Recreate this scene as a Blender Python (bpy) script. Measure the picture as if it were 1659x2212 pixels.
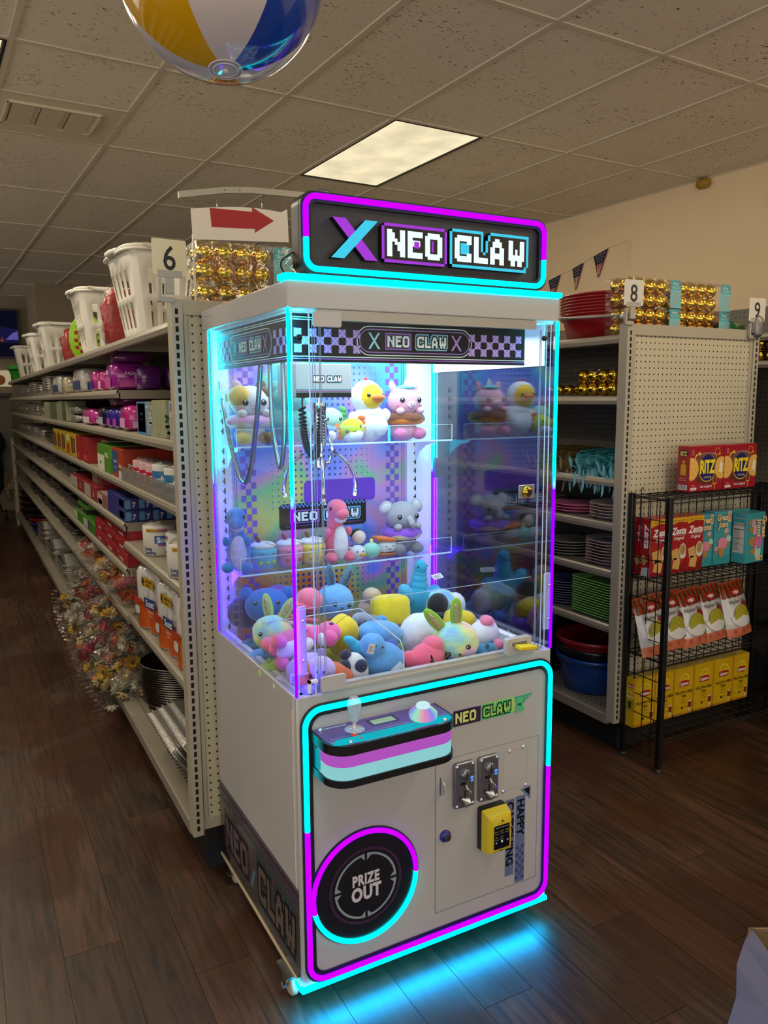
import bpy, bmesh, math, random
from mathutils import Matrix, Vector, noise
import numpy as np

# ------------------------------------------------------------------ camera, world, light, exposure
sc = bpy.context.scene
for o in list(bpy.data.objects): bpy.data.objects.remove(o)
col = sc.collection
random.seed(7)
RES = (1659, 2212); FPX = 1693.6
CAM = Vector((0.0, 0.0, 1.53)); YAW, PITCH, ROLL = .4957, -.1428, .0067
def cam_axes():
    cy, sy, cp, sp = math.cos(YAW), math.sin(YAW), math.cos(PITCH), math.sin(PITCH)
    f = Vector((sy*cp, cy*cp, sp)); r = Vector((cy, -sy, 0)); d = f.cross(r)
    cr, sr = math.cos(ROLL), math.sin(ROLL)
    return cr*r + sr*d, -sr*r + cr*d, f
CR, CD, CF = cam_axes()
cam = bpy.data.cameras.new('camera'); camo = bpy.data.objects.new('camera', cam); col.objects.link(camo)
cam.sensor_fit = 'VERTICAL'; cam.sensor_height = 24; cam.lens = 24*FPX/RES[1]; cam.clip_start = .02; cam.clip_end = 100
m = Matrix((CR, -CD, -CF)).transposed().to_4x4(); m.translation = CAM; camo.matrix_world = m
sc.camera = camo
def in_view(x, y, z, pad=60):
    v = Vector((x, y, z)) - CAM; d = v.dot(CF)
    if d < .05: return False
    u = 829.5 + FPX*v.dot(CR)/d; w = 1106 + FPX*v.dot(CD)/d
    return -pad < u < 1659+pad and -pad < w < 2212+pad

vs = sc.view_settings; sc.display_settings.display_device = 'sRGB'
vs.view_transform = 'Standard'; vs.look = 'None'; vs.gamma = 1; vs.use_curve_mapping = False; vs.exposure = 0.0
world = bpy.data.worlds.new('store_light'); sc.world = world; world.use_nodes = True
bg = world.node_tree.nodes['Background']; bg.inputs[0].default_value = (1.0, .91, .79, 1); bg.inputs[1].default_value = 1.75
def area_lamp(name, loc, size, power, color, rot=(0, 0, 0), spread=math.pi):
    l = bpy.data.lights.new(name, 'AREA'); l.shape = 'RECTANGLE'; l.size, l.size_y = size; l.energy = power; l.color = color; l.spread = spread
    o = bpy.data.objects.new(name, l); o.location = loc; o.rotation_euler = rot; col.objects.link(o); return o
PHI = .0406; CZ = 2.99; GX, GY = 2.136, 3.805; TW, TL = .6096, 1.2192
def grid(i, j, z=CZ):
    c, s = math.cos(PHI), math.sin(PHI); a, b = i*TW, j*TL
    return Vector((GX + c*a - s*b, GY + s*a + c*b, z))
WARM = (1.0, .86, .66)
# fluorescent troffers of the shop: the one in view, one at the left edge, unseen ones behind and beside the camera, two added over the left aisle to brighten its shelves
TROFFERS = [(0, 0, 20), (-4, 0, 16), (-5, 2, 30), (-5, -1, 24), (0, -3, 22), (-4, -3, 16), (3, -3, 16), (-9, 3, 8), (-8, -1, 10)]
for i, j, p in TROFFERS:
    g = grid(i+.5, j+.5, CZ-.03); area_lamp('troffer_tubes', g, (.5, 1.1), p, WARM, (0, 0, PHI))
# LED panels in the roof of the claw machine's cabinet
area_lamp('cabinet_leds', (1.05, 1.98, 1.70), (.66, .5), 7.5, (.80, .91, 1.0))

# directional LED strip under the front edge of the machine, washing the floor in front of it
area_lamp('underglow_strip', (1.05, 1.655, .052), (.74, .05), 1.7, (.0, .42, 1.0), (-.75, 0, 0), 2.8)

# ------------------------------------------------------------------ helpers
def lin(h):
    if not isinstance(h, str): return tuple(h)
    h = h.lstrip('#'); o = []
    for k in (0, 2, 4):
        v = int(h[k:k+2], 16)/255; o.append(v/12.92 if v <= .04045 else ((v+.055)/1.055)**2.4)
    return tuple(o)
MATS = {}
def newmat(name):
    mt = bpy.data.materials.new(name); mt.use_nodes = True; nt = mt.node_tree
    return mt, nt, nt.nodes['Principled BSDF']
def mat(color, rough=.55, metal=0.0, emit=0.0, coat=0.0, bump=0.0, bscale=60, sheen=0.0, spec=.5, vary=0.0, vscale=8, alpha=1.0):
    key = (str(color), rough, metal, emit, coat, bump, bscale, sheen, spec, vary, vscale, alpha)
    if key in MATS: return MATS[key]
    mt, nt, b = newmat('surface'); c = lin(color)
    b.inputs['Base Color'].default_value = (*c, 1); b.inputs['Roughness'].default_value = rough; b.inputs['Metallic'].default_value = metal
    b.inputs['Specular IOR Level'].default_value = spec; b.inputs['Coat Weight'].default_value = coat; b.inputs['Coat Roughness'].default_value = .05
    b.inputs['Sheen Weight'].default_value = sheen
    if emit: b.inputs['Emission Color'].default_value = (*c, 1); b.inputs['Emission Strength'].default_value = emit
    if bump or vary:
        tc = nt.nodes.new('ShaderNodeTexCoord')
        if bump:
            n = nt.nodes.new('ShaderNodeTexNoise'); n.inputs['Scale'].default_value = bscale; n.inputs['Detail'].default_value = 3
            bp = nt.nodes.new('ShaderNodeBump'); bp.inputs['Strength'].default_value = bump; bp.inputs['Distance'].default_value = .004
            nt.links.new(tc.outputs['Object'], n.inputs['Vector']); nt.links.new(n.outputs[0], bp.inputs['Height']); nt.links.new(bp.outputs[0], b.inputs['Normal'])
        if vary:
            n = nt.nodes.new('ShaderNodeTexNoise'); n.inputs['Scale'].default_value = vscale; n.inputs['Detail'].default_value = 4
            r = nt.nodes.new('ShaderNodeMapRange'); r.inputs[1].default_value = .3; r.inputs[2].default_value = .7; r.inputs[3].default_value = 1-vary; r.inputs[4].default_value = 1+vary*.6
            mx = nt.nodes.new('ShaderNodeVectorMath'); mx.operation = 'SCALE'; mx.inputs[0].default_value = c
            nt.links.new(tc.outputs['Object'], n.inputs['Vector']); nt.links.new(n.outputs[0], r.inputs[0]); nt.links.new(r.outputs[0], mx.inputs['Scale']); nt.links.new(mx.outputs[0], b.inputs['Base Color'])
    MATS[key] = mt; return mt
def emat(color, s):
    key = ('E', str(color), s)
    if key not in MATS:
        mt = bpy.data.materials.new('glowing'); mt.use_nodes = True; nt = mt.node_tree; nt.nodes.clear()
        e = nt.nodes.new('ShaderNodeEmission'); e.inputs[0].default_value = (*lin(color), 1); e.inputs[1].default_value = s
        o = nt.nodes.new('ShaderNodeOutputMaterial'); nt.links.new(e.outputs[0], o.inputs[0]); MATS[key] = mt
    return MATS[key]
def glass(tint=(1, 1, 1), rough=0.0, refl=1.0, wrinkle=0.0, wscale=30, haze=0.0):
    """thin clear sheet: straight transmission plus a Fresnel mirror layer"""
    key = ('G', tint, rough, refl, wrinkle, wscale, haze)
    if key in MATS: return MATS[key]
    mt = bpy.data.materials.new('clear_sheet'); mt.use_nodes = True; nt = mt.node_tree; nt.nodes.clear(); N = nt.nodes.new; L = nt.links.new
    t = N('ShaderNodeBsdfTransparent'); t.inputs[0].default_value = (*tint, 1)
    g = N('ShaderNodeBsdfGlossy'); g.inputs['Roughness'].default_value = rough; g.inputs['Color'].default_value = (1, 1, 1, 1)
    f = N('ShaderNodeFresnel'); bf = N('ShaderNodeNewGeometry'); io = N('ShaderNodeMapRange'); io.inputs[3].default_value = 1.45; io.inputs[4].default_value = 1/1.45
    L(bf.outputs['Backfacing'], io.inputs[0]); L(io.outputs[0], f.inputs[0])          # the inner face of a sheet mirrors like the outer one
    mu = N('ShaderNodeMath'); mu.operation = 'MULTIPLY'; mu.inputs[1].default_value = refl
    mx = N('ShaderNodeMixShader'); o = N('ShaderNodeOutputMaterial')
    L(f.outputs[0], mu.inputs[0]); L(mu.outputs[0], mx.inputs[0])
    base = t.outputs[0]
    if haze:
        d = N('ShaderNodeBsdfDiffuse'); d.inputs[0].default_value = (.9, .9, .92, 1); hm = N('ShaderNodeMixShader'); hm.inputs[0].default_value = haze
        L(t.outputs[0], hm.inputs[1]); L(d.outputs[0], hm.inputs[2]); base = hm.outputs[0]
    L(base, mx.inputs[1]); L(g.outputs[0], mx.inputs[2]); L(mx.outputs[0], o.inputs[0])
    if wrinkle:
        tc = N('ShaderNodeTexCoord'); n = N('ShaderNodeTexNoise'); n.inputs['Scale'].default_value = wscale; n.inputs['Detail'].default_value = 4; n.inputs['Distortion'].default_value = 1.5
        b = N('ShaderNodeBump'); b.inputs['Strength'].default_value = wrinkle; b.inputs['Distance'].default_value = .02
        L(tc.outputs['Object'], n.inputs['Vector']); L(n.outputs[0], b.inputs['Height']); L(b.outputs[0], g.inputs['Normal']); L(b.outputs[0], f.inputs['Normal'])
    MATS[key] = mt; return mt

FRONT = Matrix(((1, 0, 0, 0), (0, 0, -1, 0), (0, 1, 0, 0), (0, 0, 0, 1)))      # u right, v up, w towards -Y
LEFT = Matrix(((0, 0, -1, 0), (-1, 0, 0, 0), (0, 1, 0, 0), (0, 0, 0, 1)))      # seen from -X: u towards -Y, v up, w towards -X
TOP = Matrix.Identity(4)
def T(x, y=0, z=0): return Matrix.Translation((x, y, z))
def RX(a): return Matrix.Rotation(a, 4, 'X')
def RY(a): return Matrix.Rotation(a, 4, 'Y')
def RZ(a): return Matrix.Rotation(a, 4, 'Z')
def S(x, y, z): return Matrix.Diagonal((x, y, z, 1))
class MB:
    def __init__(s, m=None, M=None): s.v = []; s.f = []; s.fm = []; s.ms = []; s.m = m; s.M = M or Matrix.Identity(4)
    def use(s, m): s.m = m; return s
    def at(s, M): s.M = M; return s
    def add(s, vs, fs, M=None):
        M = s.M @ M if M is not None else s.M
        if s.m not in s.ms: s.ms.append(s.m)
        k = s.ms.index(s.m); n = len(s.v); flip = M.determinant() < 0
        s.v += [tuple(M @ Vector(p)) for p in vs]
        seen = set()
        for f in fs:
            q = frozenset(f)
            if q in seen: continue          # never two faces on the same corners
            seen.add(q); f = [n+i for i in f]; s.f.append(f[::-1] if flip else f); s.fm.append(k)
        return s
    def box(s, x0, x1, y0, y1, z0, z1, M=None):
        vs = [(x, y, z) for z in (z0, z1) for y in (y0, y1) for x in (x0, x1)]
        return s.add(vs, [(0, 2, 3, 1), (4, 5, 7, 6), (0, 1, 5, 4), (2, 6, 7, 3), (0, 4, 6, 2), (1, 3, 7, 5)], M)
    def prism(s, pts, w0, w1, M=None):
        n = len(pts); vs = [(p[0], p[1], w0) for p in pts] + [(p[0], p[1], w1) for p in pts]
        a = sum(pts[i][0]*pts[(i+1) % n][1]-pts[(i+1) % n][0]*pts[i][1] for i in range(n))
        fs = [tuple(range(n))[::-1], tuple(range(n, 2*n))] + [(i, (i+1) % n, n+(i+1) % n, n+i) for i in range(n)]
        if a < 0: fs = [f[::-1] for f in fs]
        return s.add(vs, fs, M)
    def flat(s, pts, w=0.0, M=None):
        n = len(pts); a = sum(pts[i][0]*pts[(i+1) % n][1]-pts[(i+1) % n][0]*pts[i][1] for i in range(n))
        f = tuple(range(n)); return s.add([(p[0], p[1], w) for p in pts], [f if a >= 0 else f[::-1]], M)
    def rect(s, u0, u1, v0, v1, w=0.0, M=None): return s.flat([(u0, v0), (u1, v0), (u1, v1), (u0, v1)], w, M)
    def disc(s, u, v, r, w=0.0, n=24, ry=None, M=None): return s.flat([(u+r*math.cos(2*math.pi*k/n), v+(ry or r)*math.sin(2*math.pi*k/n)) for k in range(n)], w, M)
    def ring(s, u, v, r0, r1, w=0.0, a0=0, a1=2*math.pi, n=32, M=None, ry=1.0):
        vs = []; 
        for k in range(n+1):
            a = a0+(a1-a0)*k/n
            for r in (r0, r1): vs.append((u+r*math.cos(a), v+ry*r*math.sin(a), w))
        return s.add(vs, [(2*k, 2*k+1, 2*k+3, 2*k+2) for k in range(n)], M)
    def tube(s, pts, r, n=8, closed=False, M=None):
        P = [Vector(p) for p in pts]; N = len(P); vs = []; fs = []; up = None
        rr = r if hasattr(r, '__len__') else [r]*N
        for i in range(N):
            a = P[i-1] if (i > 0 or closed) else P[i]; b = P[(i+1) % N] if (i < N-1 or closed) else P[i]
            t = (b-a)
            if t.length < 1e-9: t = Vector((0, 0, 1))
            t.normalize()
            if up is None: up = Vector((0, 0, 1)) if abs(t.z) < .9 else Vector((1, 0, 0))
            e = t.cross(up)
            if e.length < 1e-6: e = t.cross(Vector((0, 1, 0)))
            e.normalize(); up = e.cross(t).normalized(); g = up
            for k in range(n):
                q = 2*math.pi*k/n; vs.append(tuple(P[i] + rr[i]*(math.cos(q)*e + math.sin(q)*g)))
        for i in range(N if closed else N-1):
            j = (i+1) % N
            for k in range(n): fs.append((i*n+k, j*n+k, j*n+(k+1) % n, i*n+(k+1) % n)[::-1])
        if not closed: fs += [tuple(range(n)), tuple(range((N-1)*n, N*n))[::-1]]
        return s.add(vs, fs, M)
    def lathe(s, prof, n=24, M=None, a0=0, a1=2*math.pi, rx=1.0, ry=1.0):
        vs = []; full = abs(a1-a0-2*math.pi) < 1e-6; c = n if full else n+1
        for (r, z) in prof:
            for k in range(c):
                a = a0+(a1-a0)*k/n; vs.append((rx*r*math.cos(a), ry*r*math.sin(a), z))
        fs = []
        for i in range(len(prof)-1):
            for k in range(n):
                k2 = (k+1) % c; fs.append((i*c+k, i*c+k2, (i+1)*c+k2, (i+1)*c+k))
        return s.add(vs, fs, M)
    def ell(s, c, r, M=None, nu=16, nv=10, noise_amp=0.0, nfreq=6, sq=1.0):
        r = r if hasattr(r, '__len__') else (r, r, r); vs = []; fs = []
        sg = lambda t: math.copysign(abs(t)**sq, t)
        for i in range(nv+1):
            th = math.pi*i/nv
            for k in range(nu):
                ph = 2*math.pi*k/nu; d = Vector((sg(math.sin(th))*sg(math.cos(ph)), sg(math.sin(th))*sg(math.sin(ph)), -sg(math.cos(th))))
                q = 1 + (noise_amp*noise.noise(d*nfreq + Vector(c)*13) if noise_amp else 0)
                vs.append((c[0]+r[0]*d.x*q, c[1]+r[1]*d.y*q, c[2]+r[2]*d.z*q))
        for i in range(nv):
            for k in range(nu): fs.append((i*nu+k, i*nu+(k+1) % nu, (i+1)*nu+(k+1) % nu, (i+1)*nu+k))
        return s.add(vs, fs, M)
    def text(s, string, size, u=0, v=0, w=0, M=None, bold=0.0, align='CENTER', sx=1.0, shear=0.0, space=1.0, depth=0.0):
        vs, fs = text_geo(string, bold, space, shear, depth)
        if not vs: return s
        x0 = min(p[0] for p in vs); x1 = max(p[0] for p in vs)
        off = {'CENTER': -(x0+x1)/2, 'LEFT': -x0, 'RIGHT': -x1}[align]
        return s.add([(u+(p[0]+off)*size*sx, v+p[1]*size, w+p[2]*size) for p in vs], fs, M)
    def pix(s, rows, u, v, cw, ch, w=0.0, M=None, d=0.0, chars='#'):
        """bitmap drawn as little quads, top row first; (u,v) is the lower left corner"""
        H = len(rows)
        for r, row in enumerate(rows):
            k = 0
            while k < len(row):
                if row[k] in chars:
                    k1 = k
                    while k1 < len(row) and row[k1] in chars: k1 += 1
                    a = (u+k*cw, u+k1*cw, v+(H-1-r)*ch, v+(H-r)*ch)
                    if d: s.prism([(a[0], a[2]), (a[1], a[2]), (a[1], a[3]), (a[0], a[3])], w-d, w, M)
                    else: s.rect(*a, w, M)
                    k = k1
                else: k += 1
        return s
    def mesh(s, name, smooth=False):
        me = bpy.data.meshes.new(name); me.from_pydata(s.v, [], s.f)
        for mt in s.ms: me.materials.append(mt)
        me.polygons.foreach_set('material_index', s.fm)
        if smooth: me.polygons.foreach_set('use_smooth', [True]*len(s.f))
        me.update(); return me
TXT = {}
def text_geo(string, bold, space, shear, depth):
    key = (string, bold, space, shear, depth)
    if key not in TXT:
        cu = bpy.data.curves.new('lettering', 'FONT'); cu.body = string; cu.size = 1; cu.offset = bold; cu.space_character = space; cu.shear = shear; cu.resolution_u = 3; cu.extrude = depth
        ob = bpy.data.objects.new('lettering', cu); me = bpy.data.meshes.new_from_object(ob)
        TXT[key] = ([tuple(v.co) for v in me.vertices], [tuple(p.vertices) for p in me.polygons])
        bpy.data.meshes.remove(me); bpy.data.objects.remove(ob); bpy.data.curves.remove(cu)
    return TXT[key]
def thing(name, label, cat, loc=(0, 0, 0), rz=0.0, group=None, rot=None):
    o = bpy.data.objects.new(name, None); col.objects.link(o); o.location = loc; o.rotation_euler = rot or (0, 0, rz); o.empty_display_size = .05
    return tag(o, label, cat, group)
def tag(o, label, cat, group=None):
    o['label'] = label; o['category'] = cat
    if group: o['group'] = group
    return o
def part(name, mb, parent=None, smooth=False, bevel=0.0, label=None, kind=None, M=None, seg=2):
    me = mb if isinstance(mb, bpy.types.Mesh) else mb.mesh(name, smooth)
    o = bpy.data.objects.new(name, me); col.objects.link(o)
    if parent: o.parent = parent
    if M is not None: o.matrix_local = M
    if label: o['label'] = label
    if kind: o['kind'] = kind
    if bevel:
        b = o.modifiers.new('edge', 'BEVEL'); b.width = bevel; b.segments = seg; b.limit_method = 'ANGLE'; b.angle_limit = .7
        if smooth is False and seg > 1:
            for p in me.polygons: p.use_smooth = True
            me.set_sharp_from_angle(angle=.6)
    return o
def autosmooth(o, a=.7):
    for p in o.data.polygons: p.use_smooth = True
    o.data.set_sharp_from_angle(angle=a); return o
def struct(name, mb, **k): return part(name, mb, kind='structure', **k)
def copy_tree(o, loc=None, rz=None, label=None, group=None, parent=None, rot=None, scale=None):
    c = o.copy(); col.objects.link(c)
    if parent is not None: c.parent = parent
    if loc is not None: c.location = loc
    if rz is not None: c.rotation_euler = (0, 0, rz)
    if rot is not None: c.rotation_euler = rot
    if scale is not None: c.scale = (scale,)*3 if not hasattr(scale, '__len__') else scale
    if label: c['label'] = label
    if group: c['group'] = group
    for ch in o.children: copy_tree(ch, parent=c)
    return c
def rrect(x0, x1, y0, y1, r, n=6, corners='1111'):
    """rounded rectangle, counter-clockwise from the lower left; corners = ll, lr, ur, ul"""
    P = []
    for k, (cx, cy, a) in enumerate([(x0+r, y0+r, math.pi), (x1-r, y0+r, 1.5*math.pi), (x1-r, y1-r, 0), (x0+r, y1-r, .5*math.pi)]):
        if corners[k] == '1': P += [(cx+r*math.cos(a+.5*math.pi*i/n), cy+r*math.sin(a+.5*math.pi*i/n)) for i in range(n+1)]
        else: P.append([(x0, y0), (x1, y0), (x1, y1), (x0, y1)][k])
    return P
GLYPH = {
 'N': ['##...##', '###..##', '###..##', '####.##', '##.####', '##..###', '##..###', '##...##', '##...##'],
 'E': ['######', '######', '##....', '#####.', '#####.', '##....', '##....', '######', '######'],
 'O': ['.#####.', '#######', '##...##', '##...##', '##...##', '##...##', '##...##', '#######', '.#####.'],
 'C': ['.######', '#######', '##...##', '##.....', '##.....', '##.....', '##...##', '#######', '.######'],
 'L': ['##....', '##....', '##....', '##....', '##....', '##....', '##....', '######', '######'],
 'A': ['..##...', '.####..', '.####..', '##..##.', '##..##.', '######.', '######.', '##..##.', '##..##.'],
 'W': ['##...##', '##...##', '##...##', '##.#.##', '##.#.##', '#######', '#######', '.##.##.', '.##.##.']}
def word_rows(w):
    rows = ['']*9
    for k, ch in enumerate(w):
        for r in range(9): rows[r] += ('.' if k else '') + GLYPH[ch][r]
    return rows
def grow(rows, n=1):
    W = len(rows[0])+2*n; H = len(rows)+2*n
    g = [[any(0 <= r+dr-n < len(rows) and 0 <= c+dc-n < len(rows[0]) and rows[r+dr-n][c+dc-n] == '#' for dr in range(-n, n+1) for dc in range(-n, n+1)) for c in range(W)] for r in range(H)]
    return [''.join('#' if x else '.' for x in row) for row in g]
NEO, CLAW = word_rows('NEO'), word_rows('CLAW')

# ------------------------------------------------------------------ setting: floor, ceiling, walls
def plank_material():
    mt, nt, b = newmat('vinyl_plank'); N = nt.nodes.new; L = nt.links.new
    oi = N('ShaderNodeObjectInfo'); tc = N('ShaderNodeTexCoord')
    off = N('ShaderNodeVectorMath'); off.operation = 'SCALE'; off.inputs[0].default_value = (17, 31, 5); L(oi.outputs['Random'], off.inputs['Scale'])
    add = N('ShaderNodeVectorMath'); L(tc.outputs['Object'], add.inputs[0]); L(off.outputs[0], add.inputs[1])
    mp = N('ShaderNodeMapping'); mp.inputs['Scale'].default_value = (26, 1.6, 1); L(add.outputs[0], mp.inputs[0])
    n1 = N('ShaderNodeTexNoise'); n1.inputs['Scale'].default_value = 2.2; n1.inputs['Detail'].default_value = 7; n1.inputs['Distortion'].default_value = 1.2; L(mp.outputs[0], n1.inputs['Vector'])
    cr = N('ShaderNodeValToRGB'); e = cr.color_ramp.elements
    e[0].position = .3; e[0].color = (*lin('#24130d'), 1); e[1].position = .75; e[1].color = (*lin('#5e3d2d'), 1); x = e.new(.5); x.color = (*lin('#46301f'), 1)
    L(n1.outputs[0], cr.inputs[0])
    # scuffs and worn glue patches on the surface, in world space so that they run across seams
    ge = N('ShaderNodeNewGeometry'); n2 = N('ShaderNodeTexNoise'); n2.inputs['Scale'].default_value = 1.7; n2.inputs['Detail'].default_value = 6; n2.inputs['Distortion'].default_value = .6; L(ge.outputs['Position'], n2.inputs['Vector'])
    mr = N('ShaderNodeMapRange'); mr.inputs[1].default_value = .46; mr.inputs[2].default_value = .53; L(n2.outputs[0], mr.inputs[0])
    tint = N('ShaderNodeMix'); tint.data_type = 'RGBA'; tint.inputs[7].default_value = (*lin('#43261a'), 1); L(mr.outputs[0], tint.inputs[0]); L(cr.outputs[0], tint.inputs[6])
    mul = N('ShaderNodeMath'); mul.operation = 'MULTIPLY'; mul.inputs[1].default_value = .55; L(mr.outputs[0], mul.inputs[0]); L(mul.outputs[0], tint.inputs[0])
    var = N('ShaderNodeMapRange'); var.inputs[3].default_value = .62; var.inputs[4].default_value = 1.1; L(oi.outputs['Random'], var.inputs[0])
    sc_ = N('ShaderNodeVectorMath'); sc_.operation = 'SCALE'; L(tint.outputs[2], sc_.inputs[0]); L(var.outputs[0], sc_.inputs['Scale']); L(sc_.outputs[0], b.inputs['Base Color'])
    r = N('ShaderNodeMapRange'); r.inputs[3].default_value = .46; r.inputs[4].default_value = .34; L(mr.outputs[0], r.inputs[0]); L(r.outputs[0], b.inputs['Roughness'])
    bp = N('ShaderNodeBump'); bp.inputs['Strength'].default_value = .12; bp.inputs['Distance'].default_value = .002; L(n1.outputs[0], bp.inputs['Height']); L(bp.outputs[0], b.inputs['Normal'])
    return mt
M_PLANK = plank_material()
fl = MB(mat('#17100c', .6)); fl.box(-7, 6, -5, 13, -.05, -.004)
floor = struct('floor', fl)
PW, PLn = .1524, .9144
pk = MB(M_PLANK).box(.0007, PW-.0007, .0007, PLn-.0007, -.004, 0).mesh('plank'); pcount = 0; rest = MB(M_PLANK)
cand = []
for i in range(-44, 38):
    off = (i*0.37 % 1)*PLn
    for j in range(-5, 15):
        x, y = i*PW, j*PLn+off-PLn
        if x > 5.2 or x < -6.4: continue
        vis = any(in_view(x+a*PW, y+b*PLn, 0) for a in (0, .5, 1) for b in (0, .25, .5, .75, 1))
        hid = (.75 < x < 1.25 and 2.5 < y) or (2.5 < x < 3.0 and y > 2.5)
        cand.append((not vis or hid, (x*x+y*y), x, y))
cand.sort()
for k, (nv, d, x, y) in enumerate(cand):
    if k < 300 and not nv:
        o = part('plank', pk, floor); o.location = (x, y, 0)
    else: rest.at(T(x, y)).box(.0007, PW-.0007, .0007, PLn-.0007, -.004, 0)
part('far_planks', rest, floor, kind='stuff')

def tile_material():
    mt, nt, b = newmat('ceiling_tile'); N = nt.nodes.new; L = nt.links.new
    tc = N('ShaderNodeTexCoord'); oi = N('ShaderNodeObjectInfo')
    off = N('ShaderNodeVectorMath'); off.operation = 'SCALE'; off.inputs[0].default_value = (9, 13, 3); L(oi.outputs['Random'], off.inputs['Scale'])
    add = N('ShaderNodeVectorMath'); L(tc.outputs['Object'], add.inputs[0]); L(off.outputs[0], add.inputs[1])
    mp = N('ShaderNodeMapping'); mp.inputs['Scale'].default_value = (1.0, 2.6, 1); mp.inputs['Rotation'].default_value = (0, 0, .25); L(add.outputs[0], mp.inputs[0])
    v = N('ShaderNodeTexNoise'); v.inputs['Scale'].default_value = 46; v.inputs['Detail'].default_value = 1.5; v.inputs['Distortion'].default_value = .8; L(mp.outputs[0], v.inputs['Vector'])
    big = N('ShaderNodeTexNoise'); big.inputs['Scale'].default_value = 3; L(add.outputs[0], big.inputs['Vector'])
    th = N('ShaderNodeMapRange'); th.inputs[1].default_value = .35; th.inputs[2].default_value = .65; th.inputs[3].default_value = .72; th.inputs[4].default_value = .64; L(big.outputs[0], th.inputs[0])
    gt = N('ShaderNodeMath'); gt.operation = 'GREATER_THAN'; L(v.outputs[0], gt.inputs[0]); L(th.outputs[0], gt.inputs[1])
    mx = N('ShaderNodeMix'); mx.data_type = 'RGBA'; mx.inputs[6].default_value = (*lin('#eae0cf'), 1); mx.inputs[7].default_value = (*lin('#6b5c4c'), 1); L(gt.outputs[0], mx.inputs[0]); L(mx.outputs[2], b.inputs['Base Color'])
    n = N('ShaderNodeTexNoise'); n.inputs['Scale'].default_value = 120; L(add.outputs[0], n.inputs['Vector'])
    bp = N('ShaderNodeBump'); bp.inputs['Strength'].default_value = .35; bp.inputs['Distance'].default_value = .003; L(n.outputs[0], bp.inputs['Height']); L(bp.outputs[0], b.inputs['Normal'])
    b.inputs['Roughness'].default_value = .95; b.inputs['Specular IOR Level'].default_value = .1
    return mt
M_TILE = tile_material(); M_TBAR = mat('#d6ccbb', .6)
I0, I1, J0, J1 = -13, 4, -7, 7
ceil = struct('ceiling', MB(mat('#3a332c', .9)).box(I0*TW-.6, I1*TW, J0*TL, J1*TL, .03, .06)); ceil.location = (GX, GY, CZ); ceil.rotation_euler.z = PHI
tile_me = MB(M_TILE).box(.004, TW-.004, .004, TL-.004, .004, .018).mesh('ceiling_tile')
LIGHTS = {(i, j) for i, j, p in TROFFERS}; VENT = (-3, 0)
n = 0
for i in range(I0, I1):
    for j in range(J0, J1):
        if (i, j) in LIGHTS: continue
        if (i, j) == VENT:
            part('ceiling_tile', MB(M_TILE).box(.004, TW-.004, .004, TL/2-.014, .004, .018), ceil).location = (i*TW, j*TL, 0)
            part('grid_bar', MB(M_TBAR).box(0, TW, TL/2-.012, TL/2+.012, -.002, .006), ceil).location = (i*TW, j*TL, 0); continue
        g = grid(i+.5, j+.5)
        if n < 290 and any(in_view(*grid(i+a, j+b), 200) for a in (0, .5, 1) for b in (0, .5, 1)) or n < 200:
            part('ceiling_tile', tile_me, ceil).location = (i*TW, j*TL, 0); n += 1
        else: part('ceiling_tile', tile_me, ceil).location = (i*TW, j*TL, 0)
for i in range(I0, I1+1): part('grid_bar', MB(M_TBAR).box(i*TW-.012, i*TW+.012, J0*TL, J1*TL, -.0025, .006), ceil)
for j in range(J0, J1+1): part('grid_bar', MB(M_TBAR).box(I0*TW, I1*TW, j*TL-.012, j*TL+.012, -.002, .006), ceil)

# lay-in lights
def diffuser_material():
    mt = bpy.data.materials.new('prismatic_diffuser'); mt.use_nodes = True; nt = mt.node_tree; nt.nodes.clear(); N = nt.nodes.new; L = nt.links.new
    tc = N('ShaderNodeTexCoord'); sx = N('ShaderNodeSeparateXYZ'); L(tc.outputs['Object'], sx.inputs[0])
    m1 = N('ShaderNodeMath'); m1.operation = 'MULTIPLY'; m1.inputs[1].default_value = 2*math.pi/.27; L(sx.outputs[0], m1.inputs[0])
    c = N('ShaderNodeMath'); c.operation = 'COSINE'; L(m1.outputs[0], c.inputs[0])
    n = N('ShaderNodeTexNoise'); n.inputs['Scale'].default_value = 5; L(tc.outputs['Object'], n.inputs['Vector'])
    a = N('ShaderNodeMath'); a.operation = 'MULTIPLY_ADD'; a.inputs[1].default_value = .05; L(c.outputs[0], a.inputs[0]); L(n.outputs[0], a.inputs[2])
    r = N('ShaderNodeMapRange'); r.inputs[1].default_value = .3; r.inputs[2].default_value = .7; r.inputs[3].default_value = .82; r.inputs[4].default_value = 1.12; L(a.outputs[0], r.inputs[0])
    e = N('ShaderNodeEmission'); e.inputs[0].default_value = (.93, .80, .52, 1); L(r.outputs[0], e.inputs[1]); o = N('ShaderNodeOutputMaterial'); L(e.outputs[0], o.inputs[0])
    return mt
M_DIFF = diffuser_material(); M_BLACK = mat('#141210', .6)
def troffer(i, j, label, group=None):
    t = thing('ceiling_light', label, 'light', grid(i, j), PHI, group)
    f = MB(M_BLACK); f.box(.014, TW-.014, .014, .022, -.004, .012).box(.014, TW-.014, TL-.026, TL-.014, -.004, .012).box(.014, .022, .022, TL-.026, -.004, .012).box(TW-.026, TW-.014, .022, TL-.026, -.004, .012)
    part('frame', f, t); d = MB(M_DIFF).box(-.275, .275, -.58, .58, 0, .006); part('diffuser', d, t, M=T(TW/2, TL/2, .002))
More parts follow.
